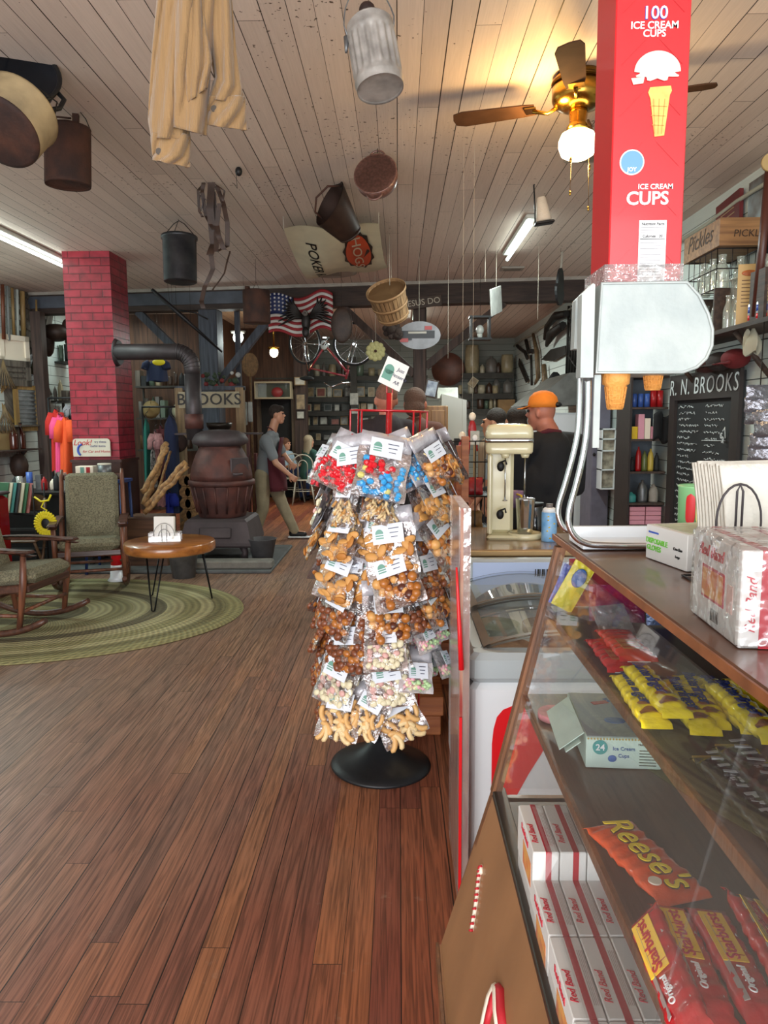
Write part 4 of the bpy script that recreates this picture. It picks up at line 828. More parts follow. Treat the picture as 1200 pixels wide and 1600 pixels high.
protos = {k: make_bag(k, 11+i) for i, k in enumerate(kinds)}; used_p = set()
plan = {-90: ['gummy', 'stick', 'cookie', 'ball', 'ball', 'white', 'white', 'peach'], -52: ['ball', 'cookie', 'ball', 'fudge', 'ball', 'mint', 'mint', None],
        -132: ['redgummy', 'stick', 'cookie', 'cookie', 'fudge', 'fudge', 'white', 'peach'], -14: ['cookie', 'ball', 'ball', 'fudge', 'ball', 'mint', 'mint', None],
        -170: ['ring', 'white', 'cookie', 'stick', 'fudge', 'fudge', 'fudge', 'fudge'], 35: ['fudge', 'ball', 'ball', 'fudge', 'fudge', None, None, None],
        90: [None]*8, 145: ['ring', 'cookie', 'cookie', 'fudge', 'fudge', 'fudge', 'fudge', None]}
CN = {-90: 'rack front', -52: 'rack front right', -132: 'rack front left', -14: 'rack right side', -170: 'rack left side', 35: 'rack rear right', 145: 'rack rear left'}
rng = random.Random(5)
for a, lst in plan.items():
    for k, kd in enumerate(lst):
        if not kd: continue
        n = 2 if a in (-90, -52, -132, -14, -170) else 1
        for j in range(n):
            z = TIERS[k]+.01; rad = RR+.055-.03*j; q = cdir(a)*rad
            if kd in ('mint',): z += .0;
            tilt = -rng.uniform(10, 30)+j*8; zr = a+90+rng.uniform(-22, 22); roll = rng.uniform(-22, 22)
            loc = Vector((RKX, RKY, 0))+q+Vector((math.tan(math.radians(1.7))*z*1.0, 0, z))
            rot = (RZ(zr)@RX(tilt)@RY(roll)).to_euler()
            kk = kd if j == 0 else {'gummy': 'gummy', 'ball': 'fudge'}.get(kd, kd)
            l_ = '%s, %s peg down %s%s' % ('bag of '+DESC[kk], ORD[k], CN[a], ', rear one' if j else '')
            l_ = ' '.join(l_.split())
            pr = protos[kk]; sc_ = rng.uniform(1.08, 1.36)
            if kk not in used_p:
                used_p.add(kk); pr.location = loc; pr.rotation_euler = rot; pr['label'] = l_; pr['group'] = 'candy bags on the spinner rack'; pr.scale = (sc_,)*3; KIDS[pr.name] = [(c, []) for c in kids(pr)]
            else: dup(pr, loc, rot=rot, label=l_, group='candy bags on the spinner rack', scale=sc_)
random.seed(3)
t = thing('card_sign', 'white hand lettered Just Desserts card clipped on top of the rack', 'sign', (P(615, 585, RKY-.02).x, RKY-.03, P(615, 585, RKY).z)); t.rotation_euler = Euler((0, math.radians(24), math.radians(22)))
MB().box((0, 0, 0), (.105, .002, .115)).build('card', M_paper, t)
b = MB(); b.cyl((-.025, -.003, .01), (-.025, -.0015, .01), .021, n=24).bb(-.046, -.004, -.003, -.0015, -.035, .008); b.build('green_barn_logo', M_green, t)
for i, s_ in enumerate(('Just', 'Desserts', 'AR')): text(s_, T(.024, -.002, .025-.028*i)@FRONT, .022, M_inkb, t, shear=.2)
# == BEHIND THE RACK: crates, tall shelf, wire rack
M_crate = wood('reddish_crate_wood', 'b06a3c', '8c4c28', 'x', .5)
t = thing('wooden_crate', 'reddish wooden box with red lacquered end on floor behind the rack', 'crate', (.0, 0, 0))
p0, p1 = PZ(604, 1150, 0), PZ(683, 1153, 0); t.location = ((p0.x+p1.x)/2+.02, p0.y+.15, 0)
cw = (p1-p0).length
MB().bb(-cw/2, cw/2, -.14, .14, 0, .1, .004).build('lower_box', M_crate, t); MB().bb(-cw/2-.0, cw/2+.012, -.15, .14, .103, .2, .004).build('upper_box', M_crate, t); MB().bb(-cw/2-.09, -cw/2-.002, -.15, .14, 0, .2, .003).build('red_end', M_redm, t)
t = thing('snack_bag', 'lime green snack bag leaning on the wooden crate behind the rack', 'snack bag', (t.location.x+.02, t.location.y, .2)); t.rotation_euler = Euler((math.radians(-25), math.radians(-25), math.radians(-15)))
M_lime = mat('lime_green_wrapper', '8cb44c', .3, bump=.6, bs=30); b = MB(); b.grid(lambda u, v: bagpt(u, v, -1, .13, .17)+Vector((0, 0, .17)), 10, 10); b.grid(lambda u, v: bagpt(1-u, v, 1, .13, .17)+Vector((0, 0, .17)), 10, 10); b.build('bag', M_lime, t); MB().box((0, -.02, .06), (.07, .001, .07)).build('ingredients_panel', mat('pale_green_label', 'c8d4a0', .5), t)
t = thing('tall_wood_shelf', 'tall reddish brown wooden display stand directly right of the candy rack', 'shelf', (P(690, 700, 4.0).x, 4.0, 0))
for x in (-.1, .11): MB().bb(x-.018, x+.018, -.2, -.16, 0, 1.46).build('upright', M_crate, t); MB().bb(x-.018, x+.018, .16, .2, 0, 1.40).build('upright', M_crate, t)
for z in (.35, .75, 1.1): MB().bb(-.12, .13, -.2, .2, z, z+.02).build('shelf_board', M_crate, t)
MB().bb(-.12, .13, .19, .2, 0, 1.3).build('back_panel', M_crate, t)
WX, WY = P(728, 760, 4.45).x, 4.45
t = thing('wire_snack_rack', 'black wire rack of yellow and red snack bags left of the mixer', 'rack', (WX, WY, 0)); b = MB(); M_bw = mat('black_wire_rack', '141214', .5, .3)
for z in (.1, .3, .5, .7, .9, 1.1, 1.3, 1.42):
    b.cyl((-.13, -.15, z), (.13, -.15, z), .004, n=5); b.cyl((-.13, -.15, z), (-.13, .15, z), .004, n=5); b.cyl((.13, -.15, z), (.13, .15, z), .004, n=5)
for x in (-.13, -.04, .04, .13): b.cyl((x, -.15, 0), (x, -.15, 1.42), .004, n=5)
for x in (-.13, .13): b.cyl((x, .15, 0), (x, .15, 1.42), .004, n=5)
b.build('wire_frame', M_bw, t)['kind'] = 'stuff'
for z in (.3, .5, .7, .9, 1.1): MB().bb(-.13, .13, -.14, .15, z-.006, z).build('tray', M_bw, t)
M_yel = mat('yellow_snack_wrapper', 'd8b824', .3, bump=.5, bs=30); M_redw = mat('red_snack_wrapper', '9c1c24', .3, bump=.5, bs=30); M_brw = mat('tan_snack_wrapper', '9a7444', .35, bump=.5, bs=30)
def snack(loc, m, label, rz=0, w_=.1, h_=.15, grp='snack bags on the black wire rack', rx=-12):
    o = MB(); o.grid(lambda u, v: bagpt(u, v, -1, w_, h_)+Vector((0, 0, h_)), 8, 8); o.grid(lambda u, v: bagpt(1-u, v, 1, w_, h_)+Vector((0, 0, h_)), 8, 8); o = o.build('snack_bag', m); o.location = loc; o.rotation_euler = (math.radians(rx), 0, math.radians(rz)); return tag(o, label, 'snack bag', grp)
for i, z in enumerate((1.1, .9, .7, .5)):
    for j, x in enumerate((-.065, .045)):
        m = [M_yel, M_brw, M_redw][(i*2+j+(j == 1)) % 3]; snack((WX+x, WY-.06, z), m, '%s snack bag, %s side of the %s tray of the wire rack' % (m.name.split('_')[0], ['left', 'right'][j], ['top', 'second', 'third', 'bottom'][i]), random.uniform(-15, 15))
# == FREEZER
FX0, FX1, FY0, FY1 = .226, .86, 2.3, 3.28
t = thing('ice_cream_freezer', 'white and grey ice cream chest freezer with curved sliding glass lids', 'freezer', (0, 0, 0))
M_fw = mat('white_freezer_enamel', 'dfe3e6', .3, coat=.3); M_fg = mat('pale_grey_freezer_rim', 'aab2b4', .35); M_fr = mat('freezer_red_print', 'd81820', .35); M_fred = mat('dull_red_logo', 'a84650', .4)
MB().bb(FX0, FX1, FY0, FY1, .05, .7, .02).build('cabinet', M_fw, t)
b = MB(); b.bb(FX0-.004, FX1+.004, FY0-.004, FY0+.09, .7, .8, .02); b.bb(FX0-.004, FX0+.07, FY0+.05, FY1, .7, .8, .02); b.bb(FX1-.07, FX1+.004, FY0+.05, FY1, .7, .8, .02); b.bb(FX0, FX1, FY1-.06, FY1+.02, .7, .93, .02); b.build('grey_rim', M_fg, t)
MB().bb(FX0+.07, FX1-.07, FY0+.09, FY1-.06, .62, .63).build('inner_floor', mat('frosty_inside', 'c8d4d8', .5), t)
b = MB()
def lid(x0, x1, y0, y1, z0, rise):
    def f(u, v): return Vector((x0+(x1-x0)*u, y0+(y1-y0)*v, z0+rise*math.sin(PI*u)**.8))
    return f
M_lidglass = film('freezer_lid_glass', tint=(.88, .95, .98), gloss=.14, rough=.03, bump=0, solid=.12, solidcol=(.75, .85, .9))
for nm, y0, y1, z0 in (('near', FY0+.06, FY0+.56, .8), ('far', FY0+.48, FY1-.05, .825)):
    f = lid(FX0+.05, FX1-.05, y0, y1, z0, .05); b = MB(); b.grid(lambda u, v: f(.03+.94*u, .06+.88*v), 16, 2); g = b.build('glass_lid', M_lidglass, t)
    b = MB()
    for a, e in ((0, .05), (.95, 1)): b.grid(lambda u, v: f(u, a+(e-a)*v)+Vector((0, 0, .006)), 16, 1); b.grid(lambda u, v: f(1-u, a+(e-a)*v)-Vector((0, 0, .006)), 16, 1)
    for a, e in ((0, .05), (.95, 1)): b.grid(lambda u, v: f(a+(e-a)*u, v)+Vector((0, 0, .006)), 2, 2); b.grid(lambda u, v: f(e-(e-a)*u, v)-Vector((0, 0, .006)), 2, 2)
    b.build('lid_frame', mat('taupe_lid_frame', '7c756c', .4), g)
t2 = None
for i, (x, y, c, l_) in enumerate(((.38, 2.62, 'c8a890', 'tan ice cream tub near the front of the freezer'), (.6, 2.62, '74545c', 'dark berry ice cream tub in the freezer middle'), (.38, 2.9, '8ca894', 'green tinted ice cream tub at the freezer left rear'), (.6, 2.9, 'b89c8c', 'pale brown ice cream tub at the freezer right rear'))):
    o = MB().lathe([(.1, 0), (.105, .1), (.1, .1), (.095, .085), (.05, .095), (0, .1)], 24).build('ice_cream_tub', mat('ice_cream_%d' % i, c, .6, var=.3, vs=20, bump=.4)); o.location = (x, y, .632); tag(o, l_, 'ice cream tub')
MB().bb(FX0+.1, FX1-.1, FY1-.068, FY1-.062, .82, .92).build('rear_sticker', mat('pale_blue_panel', 'a8b8d8', .4), t)
b = MB()
for i in range(9): b.bb(.6+i*.01, .6+i*.01+.004*(1+i % 2), FY1-.071, FY1-.069, .86, .89)
b.build('barcode_print', M_ink, t)['kind'] = 'stuff'
def swoosh(u0): return
pl = [(.30, .05), (.30, .5), (.305, .55), (.315, .59), (.335, .615), (.365, .628), (.4, .638), (.43, .64), (.465, .632), (.49, .612), (.503, .585), (.5, .55), (.485, .51), (.455, .455), (.42, .395), (.385, .325), (.36, .25), (.34, .15), (.325, .05)]
b = MB(); b.prism([(x, z) for x, z in reversed(pl)], .0018, T(0, FY0-.0025, 0)); b.build('red_swoosh', M_fr, t)
b = MB()
for s in (1, .62, .3):
    pts = []
    for k in range(40):
        a = 2*PI*k/40; x = 16*math.sin(a)**3/16; z = (13*math.cos(a)-5*math.cos(2*a)-2*math.cos(3*a)-math.cos(4*a))/16; pts.append((.62+.085*s*x, FY0-.002, .42+.085*s*z))
    b.tube(pts, .0075*(.6+.4*s), 6, closed=True)
b.build('heart_logo', M_fred, t)['kind'] = 'stuff'
text('GOOD', T(.62, FY0-.001, .27)@FRONT, .1, M_fred, t, bold=.03); text('HUMOR', T(.62, FY0-.001, .17)@FRONT, .085, M_fred, t, bold=.03)
t = thing('picture_board', 'tall ice cream picture board in clear plastic cover on the freezer side', 'menu board', (0, 0, 0))
z1 = 1.28
MB().bb(.188, .218, 2.23, 2.6, .02, z1).build('printed_board', mat('red_brown_picture_print', '94342c', .4, var=1, col2='b48c74', vs=7, stretch=(9, 6, 1)), t)
MB().bb(.183, .187, 2.22, 2.61, .015, z1+.005).build('clear_cover', film('cover_plastic', gloss=.06, bump=.1, bs=4, solid=.04, fres=.3), t)
MB().bb(.187, .196, 2.222, 2.227, .015, .62).build('red_edge', M_fr, t); MB().bb(.197, .219, 2.222, 2.227, .015, z1).build('clear_edge', film('edge_plastic', gloss=.15, bump=.2, solid=.1), t)
MB().tube([(.192, 2.21, .78), (.186, 2.212, .9), (.18, 2.215, 1.02), (.176, 2.22, 1.1)], [.009, .007, .005, .003], 8).build('red_strap', M_fr, t)
# == BACK COUNTER WITH MIXER
t = thing('wood_counter', 'brown wooden counter with pale front edge behind the freezer', 'counter', (0, 0, 0)); zc = .94; y0 = 3.42
M_ctop = mat('honey_counter_top', '9c7c58', .25, var=.3, vs=5, stretch=(1, 4, 1), coat=.4); M_cwood = wood('rough_brown_counter_wood', '6c4a34', '4a3224', 'x', .6)
cx0 = P(722, 858, y0).x
MB().bb(cx0, 1.45, y0, 4.15, zc-.035, zc, .004).build('worktop', M_ctop, t); MB().bb(cx0, 1.45, y0-.012, y0-.001, zc-.028, zc-.004, .003).build('pale_edge_strip', mat('pale_edge_wood', 'c0a070', .4), t)
MB().bb(cx0+.01, 1.44, y0+.02, y0+.06, zc-.16, zc-.04).build('front_rail', M_cwood, t)
for x in (cx0+.08, 1.36): MB().bb(x, x+.09, y0+.06, y0+.15, 0, zc-.04).build('leg', M_cwood, t); MB().bb(x, x+.09, 4.0, 4.09, 0, zc-.04).build('leg', M_cwood, t)
MB().bb(cx0+.02, 1.43, 4.1, 4.13, 0, zc-.04).build('back_panel', M_cwood, t)
# --- milkshake mixer
M_cream = mat('cream_mixer_enamel', 'd8cfa8', .22, coat=.6)
p = P(793, 838, 3.8); t = thing('milkshake_mixer', 'cream vintage milkshake mixer with chrome band on the wooden counter', 'mixer', (p.x, 3.8, zc), -6); t.scale = (.95, .95, 1.03)
k_ = 3.62/1155
MB().bb(-.115, .125, -.12, .12, 0, .022, .01).build('base_plate', M_cream, t)
MB().lathe([(0, .0), (.085, 0), (.09, .01), (.088, .03), (.08, .03), (.076, .022), (0, .02)], 32, c=(.09, -.04, 0)).build('cup_platform', M_cream, t)
b = MB(); b.bb(-.112, .028, -.02, .11, .02, .44, .018); b.bb(-.112, -.085, -.1, .0, .02, .42, .01); b.build('column', M_cream, t)
def rr(z, k=1.0, r=.035):
    pts = []; X, Y = .128*k, .1*k
    for cx, cy, a0 in ((X-r, Y-r, 0), (-X+r, Y-r, 90), (-X+r, -Y+r, 180), (X-r, -Y+r, 270)):
        for i in range(6): a = math.radians(a0+i*18); pts.append((cx+r*math.cos(a), cy+r*math.sin(a), z))
    return pts
def loft(b, rings):
    ids = [b.addv(r) for r in rings]; n = len(rings[0])
    for q in range(len(ids)-1):
        for i in range(n): j = (i+1) % n; b.addf((ids[q]+i, ids[q]+j, ids[q+1]+j, ids[q+1]+i), True)
    b.addf([ids[0]+i for i in reversed(range(n))], False); b.addf([ids[-1]+i for i in range(n)], False)
b = MB(); b.M = T(.0, 0, 0); loft(b, [rr(.42, .92), rr(.43, .97), rr(.475, .98)]); b.build('head_lower', M_cream, t)
b = MB(); loft(b, [rr(.476, 1.0), rr(.495, 1.0)]); b.build('chrome_band', M_chrome, t)
b = MB(); loft(b, [rr(.496, .98), rr(.52, .98), rr(.545, .94), rr(.56, .84), rr(.566, .6)]); b.build('head_upper', M_cream, t)
for x, y, zb in ((-.02, -.07, .19), (.085, -.04, .2)):
    s_ = MB(); s_.cyl((x, y, .42), (x, y, .40), .026, .018, 16); sk = s_.build('spindle_socket', M_cream, t)
    s_ = MB(); s_.cyl((x, y, .41), (x, y, zb), .004, n=8); s_.lathe([(.0, zb-.004), (.014, zb), (.014, zb+.003), (0, zb+.006)], 12, c=(x, y, 0)); s_.build('spindle', M_chrome, sk)
for z in (.36, .125): MB().sph((-.045, -.105, z), (.02, .012, .024), 10, 8).tube([(-.045, -.105, z+.02), (-.02, -.115, z+.03), (-.015, -.115, z+.01)], .005, 6).build('cup_latch', M_black, t)
MB().lathe([(0, 0), (.038, 0), (.042, .01), (.052, .17), (.054, .175), (.05, .172), (.04, .01), (0, .008)], 28, c=(0, 0, 0)).build('x', M_chrome, t).location = (.09, -.04, .024)
kids(t)[-1].name = 'mixing_cup'
for k in kids(t):
    if k.name == 'x': k.name = 'mixing_cup'
p = P(858, 822, 3.66); t = thing('blue_bottle', 'pale blue patterned insulated bottle standing right of the mixer', 'bottle', (p.x, 3.66, zc))
MB().lathe([(0, 0), (.036, 0), (.038, .006), (.038, .145), (.03, .16), (.02, .165)], 28).build('body', mat('sky_blue_pattern', '5c98cc', .35, var=1, col2='8cb8dc', vs=22), t); MB().lathe([(.037, .147), (.031, .163), (.022, .17), (.02, .17)], 28).build('white_shoulder', M_fw, t); MB().cyl((0, 0, .168), (0, 0, .188), .017).build('cap', mat('taupe_cap', '6c6460', .4), t)
b = MB()
for i in range(7): b.sph((.038*math.cos(-1.6+.5*math.sin(i*2)), .038*math.sin(-1.6+.5*math.sin(i*2)), .02+.018*i), (.006, .002, .004), 6, 4)
b.build('yellow_flowers', M_yel, t)['kind'] = 'stuff'
p = P(828, 812, 3.9); t = thing('coffee_pot', 'dark glass coffee pot behind the steel mixing cup', 'coffee pot', (p.x+.03, 3.92, zc)); MB().lathe([(0, 0), (.06, 0), (.065, .03), (.055, .11), (.04, .14), (.042, .15)], 24).build('glass_body', mat('dark_coffee_glass', '181210', .1, coat=.5), t); MB().cyl((0, 0, .15), (0, 0, .165), .045).build('lid', M_black, t); MB().tube([(.05, 0, .13), (.09, 0, .12), (.09, 0, .05), (.062, 0, .03)], .008, 8).build('handle', M_black, t)
p = P(806, 760, 4.05); t = thing('mug', 'purple mug with yellow handle behind the mixer', 'mug', (p.x, 4.05, zc+.125)); MB().lathe([(0, 0), (.04, 0), (.042, .09), (.038, .09), (.036, .01), (0, .008)], 24).build('body', mat('purple_mug', '7c6088', .4), t); MB().tube([(-.0, -.04, .075), (.02, -.07, .07), (.02, -.07, .03), (0, -.04, .02)], .006, 8).build('handle', M_yel, t)
MB().bb(p.x-.07, p.x+.12, 3.99, 4.12, zc, zc+.124, .004).build('dark_box', M_black); tag(bpy.data.objects['dark_box'], 'small black box under the purple mug on the counter', 'box')
# == SLANT-FRONT CANDY CASE
M_case = wood('brown_case_wood', '7c5030', '5c3820', 'z', .45)
M_case2 = mat('tan_brown_case_panel', '9a6e48', .5, var=.25, vs=3, stretch=(2, 2, .6), coat=.2)
M_casetop = mat('dark_brown_counter_laminate', '6c4632', .28, var=.35, vs=5, stretch=(1, 3, 1), coat=.35)
M_caseshelf = mat('dark_walnut_shelf', '4a3226', .4, var=.3, vs=6, stretch=(4, 1, 4))
M_glass = film('case_glass', gloss=.02, rough=.02, bump=0, tint=(.97, .98, .98), solid=.015, fres=.16)
M_glassedge = mat('glass_edge_grime', '8c8478', .3)
CYN, CYF = -.25, 1.5
t = thing('candy_display_case', 'long brown wooden candy case with slanted glass front at right', 'display case', (0, 0, 0))
CASE = t
MB().bb(.325, 1.02, CYN, CYF+.04, 1.296, 1.31, .003).build('countertop', M_casetop, t)
MB().bb(.322, .3248, CYN, CYF+.04, 1.297, 1.309).build('top_edge_strip', mat('worn_orange_edge', '8c5430', .5, var=.4, vs=20), t)
def slant(z): return .33-(1.31-z)*.236 if z > .76 else .2-(.76-z)*.305
def slab(x0, z0, x1, z1, y0, y1, th, nx=1):
    """thin sheet in the slanted plane"""
    b = MB(); i = b.addv([(x0, y0, z0), (x1, y0, z1), (x1, y1, z1), (x0, y1, z0), (x0+th, y0, z0), (x1+th, y0, z1), (x1+th, y1, z1), (x0+th, y1, z0)])
    for f in ((0, 3, 2, 1), (4, 5, 6, 7), (0, 1, 5, 4), (1, 2, 6, 5), (2, 3, 7, 6), (3, 0, 4, 7)): b.addf([i+k for k in f], False)
    return b
for k, (y0, y1) in enumerate(((CYN, .66), (.6608, CYF-.02))): slab(slant(.765), .765, slant(1.28)+0, 1.28, y0, y1, .004).build('glass_pane', M_glass, t)
slab(slant(.76)-.006, .76, slant(1.29)-.006, 1.29, CYF-.02, CYF+.004, .02).build('corner_post', M_case, t)
slab(.09, .40, .2, .76, CYN, CYF+.004, .02).build('front_panel', M_case2, t)
slab(.084, .37, .2, .765, CYF-.012, CYF+.012, .02).build('end_moulding', M_case, t)
MB().bb(.196, .225, CYN, CYF, .752, .768, .002).build('glass_track', mat('dark_metal_track', '3a342e', .4, .5), t)
MB().bb(.085, .11, CYN, CYF, 0, .40).prism([(.09, 0), (.09, .4), (.198, .75), (1.0, .75), (1.0, 0)], .03, T(0, CYF-.03, 0)).build('base_cabinet', M_case2, t)
MB().bb(.078, .084, CYN, CYF+.004, .36, .402).build('base_moulding', M_case, t)
b = MB(); b.prism([(.225, .77), (.345, 1.28), (.99, 1.28), (.99, .77)], .004, T(0, CYF-.012, 0)); b.build('end_glass', M_glass, t)
MB().bb(.205, 1.0, CYN, CYF-.014, .735, .75).build('bottom_deck', M_caseshelf, t)
MB().bb(1.0, 1.02, CYN, CYF, 0, 1.28).build('back_wall', M_caseshelf, t)
S1, S2, S0 = 1.167, .98, .75
MB().bb(.262, .99, CYN, CYF-.014, S2-.014, S2).build('lower_shelf', M_caseshelf, t); MB().bb(.255, .2615, CYN, CYF-.014, S2-.016, S2+.001).build('shelf_edge', M_case, t)
MB().bb(.306, .99, CYN, CYF-.014, S1-.014, S1).build('upper_shelf', M_caseshelf, t); MB().bb(.299, .3055, CYN, CYF-.014, S1-.016, S1+.001).build('shelf_edge', M_case, t)
def onpanel(pts, off=.0015):
    """(y, z) on the slanted panel"""
    return [(slant(z)-off, y, z) for y, z in pts]
M_candy = mat('candy_red_paint', 'b8202c', .5); M_cwhite = mat('cream_white_paint', 'e8dcc8', .5)
def PS(px, py):
    """pixel to the slanted lower panel plane"""
    r = ray(px, py); k = .305; c = .2-.76*k; tt = (c+k*EYE)/(r.x-k*r.z); return Vector((r.x*tt, r.y*tt, EYE+r.z*tt))
n_ = Vector((-1, 0, -.305)).normalized()*-1; n_ = Vector((-.956, 0, .29))
q = [PS(*a)+n_*.002 for a in ((739, 1455), (742, 1435), (746, 1410), (748, 1392), (750, 1372), (752, 1358), (754, 1354), (753, 1366))]
b = MB(); b.tube(q, .0045, 6); b.build('candy_cane_stripe', M_cwhite, t)
b = MB()
for k in range(12):
    f = k/12*6.2; i = int(f); c = q[i]*(1-f+i)+q[i+1]*(f-i); b.tube([c+Vector((0, .006, -.004)), c+n_*.0045, c+Vector((0, -.006, .006))], .0026, 5)
b.build('red_cane_bands', M_candy, t)['kind'] = 'stuff'
for m, off, sh, nm in ((M_candy, .002, 4, 'letter_shadow'), (M_cwhite, .0035, 0, 'painted_letter')):
    q = [PS(a+sh, e)+n_*off for a, e in ((757, 1610), (763, 1585), (770, 1560), (777, 1543), (781, 1552), (782, 1580), (786, 1615))]
    MB().tube(q, [.006, .007, .008, .007, .009, .009, .008], 6).build(nm, m, t)
# small white caramel boxes with red band
M_boxw = mat('white_carton', 'd4d2ce', .5, var=.06, vs=9); M_band = mat('deep_red_band', 'a8182c', .4); M_redtx = mat('red_script_ink', 'b42838', .5); M_peach = mat('candy_picture_print', 'd8a458', .5, var=1, col2='c86848', vs=40); M_grayline = mat('fine_print_grey', '9a8c88', .6)
bw, bl_, bh = .041, .143, .082
def carton(label, loc, h=bh, grp='red banded white cartons in the case'):
    t = thing('candy_carton', label, 'carton', loc, 0, grp)
    MB().bb(-bw/2, bw/2, -bl_/2, bl_/2, 0, h, .0015).build('box', M_boxw, t)
    b = MB(); x = .004; b.bb(x-.0045, x+.0045, -bl_/2-.0004, bl_/2+.0004, h-.02, h+.0004); b.bb(x-.0045, x+.0045, -bl_/2-.0005, -bl_/2+.001, 0, h-.001); b.build('red_stripe', M_band, t)
    b = MB(); b.bb(-bw/2-.0005, -bw/2+.001, -.055, .015, .012, h-.03); b.build('candy_picture', M_peach, t)
    text('Red Band', T(-.0115, -.02, h+.0003)@RZ(90), .014, M_redtx, t, shear=.35, name='lettering')
    text('Red Band', T(-bw/2-.0006, .0, h-.014)@RZ(-90)@FRONT, .016, M_redtx, t)
    b = MB()
    for k in range(4): b.bb(.011+.0022*k, .0118+.0022*k, -.05, .045, h, h+.0003)
    b.build('fine_print', M_grayline, t)['kind'] = 'stuff'
    return t
RWN = ['far row', 'middle row', 'near row', 'nearest row']
c0 = None
for r_, (yc, zb) in enumerate(((1.152, S0+.047), (1.03-.002, S0), (.882, S0), (.737, S0))):
    for c in range(4):
        l_ = 'white red banded carton, %s of four in the %s on the case floor' % (['leftmost', 'second', 'third', 'rightmost'][c], RWN[r_])
        loc = (.203+bw/2+.0425*c+.004, yc, zb)
        if c0 is None: c0 = carton(l_, loc)
        else: dup(c0, loc, label=l_)
for c in range(2):
    o = MB().bb(-.042, .042, -bl_/2, bl_/2, 0, .046, .0015).build('candy_carton', M_boxw); o.location = (.208+.042+.0855*c, 1.152, S0); tag(o, 'white carton lying flat under the far row, %s of two' % ['left', 'right'][c], 'carton', 'red banded white cartons in the case')
# bars and wrappers
def bar_mesh(L_, w_, h_, crimp=.014):
    """pillow wrapped bar along y"""
    b = MB()
    def fn(u, v):
        a = 2*PI*u; y = (v-.5)*(L_+2*crimp); e = abs(v-.5)*2; k0 = L_/(L_+2*crimp)
        if e > k0: f = (e-k0)/(1-k0); hh = .0012; ww = w_*(1.0+.06*f)
        else: f = max(0, (e/k0-.8)/.2); hh = h_*(1-f*f*.85); ww = w_*(1-.04*math.sin(v*20))
        cx, cz = math.cos(a), math.sin(a); cx = math.copysign(abs(cx)**.7, cx); cz = math.copysign(abs(cz)**.7, cz)
        return Vector((cx*ww/2+.0006*math.sin(v*60), y, h_/2+cz*hh/2+(.0015*math.sin(v*50+u*9) if e < k0 else .0035*math.sin(e*30))))
    b.grid(fn, 20, 30, closeu=True); return b
M_bf = mat('bright_yellow_wrapper', 'f0d820', .22, coat=.5, bump=.25, bs=70); M_bfink = mat('navy_print', '1c2c6c', .4); M_choc = mat('chocolate_picture', '6c3414', .4, var=1, col2='c07828', vs=60); M_silv = mat('silver_crimp', 'c8c8c8', .3, .5)
def candybar(label, loc, rz, L_, w_, h_, m, txt, tm, tsize, grp, cat='candy bar', extra=None, rx=0, shear=.15, wh='wrapper', pic=True, ry=0):
    t = thing('candy_bar', label, cat, loc, rz, grp, rx, ry); bar_mesh(L_, w_, h_).build(wh, m, t)
    if txt: text(txt, T(0, L_*.12, h_*.985+.0012)@RZ(-90), tsize, tm, t, shear=shear, bold=.03)
    if pic: MB().grid(lambda u, v: Vector(((u-.5)*w_*.8, -L_*.45+v*L_*.3, h_*.99+.001-.004*(2*u-1)**2)), 4, 3).build('candy_picture', M_choc, t)
    if extra: extra(t)
    return t
BFg = 'yellow bars on the upper shelf'
def bfx(t): MB().box((-.0, .076, .005), (.03, .008, .003)).build('crimp_end', M_silv, t)
lst = [((970, 1060), (1030, 1150), 'leftmost, lying lowest toward the glass'), ((985, 1045), (1065, 1135), 'second, lying over the leftmost one'), ((1040, 1065), (1110, 1165), 'third, with its crimped tip toward the viewer'), ((1068, 1062), (1120, 1150), 'fourth, turned so its blue name shows best'), ((1098, 1072), (1178, 1150), 'fifth, its name facing sideways'), ((1125, 1085), (1205, 1160), 'sixth, half under the fifth'), ((1170, 1085), (1240, 1130), 'rightmost, cut by the picture edge')]
pr = None
for i, (a, e, l_) in enumerate(lst):
    z = S1+.001+(.016 if i in (1, 5) else 0); A, B = PZ(*a, z), PZ(*e, z); m_ = (A+B)/2; d_ = A-B; rz = math.degrees(math.atan2(d_.y, d_.x))-90
    l_ = 'yellow bar on upper shelf, '+l_
    m_.z = z
    if pr is None: pr = candybar(l_, m_, rz, .155, .036, .018, M_bf, 'Butterfinger', M_bfink, .024, BFg, extra=bfx)
    else: dup(pr, m_, rz, label=l_)
M_orw = mat('bright_orange_wrapper', 'e8541c', .22, coat=.5, bump=.3, bs=60); M_yink = mat('yellow_letter_ink', 'f0d020', .4)
A, B = PZ(945, 1300, S2), PZ(1055, 1408, S2); d_ = A-B
def rx_(t):
    text("Reese's", T(.003, 0, .0165)@RZ(-90), .052, mat('brown_letter_ink', '4c2414', .4), t, shear=.2, bold=.07, name='letter_outline'); text("Reese's", T(.003, 0, .0178)@RZ(-90), .052, M_yink, t, shear=.2, bold=.01)
    MB().cyl((-.02, -.055, .0135), (-.02, -.055, .0155), .008, n=20).build('round_badge', M_cwhite, t)
candybar('orange peanut butter cup packet lying alone on the lower shelf', (A+B)/2+Vector((.006, 0, .001)), math.degrees(math.atan2(d_.y, d_.x))-90, .145, .07, .014, M_orw, None, None, 0, None, extra=rx_, pic=False)
M_rw = mat('glossy_red_wrapper', 'b8141e', .22, coat=.5, bump=.25, bs=60); M_yw = mat('yellow_panel_print', 'f0c020', .3); M_wtx = mat('white_print', 'e8e8e8', .4)
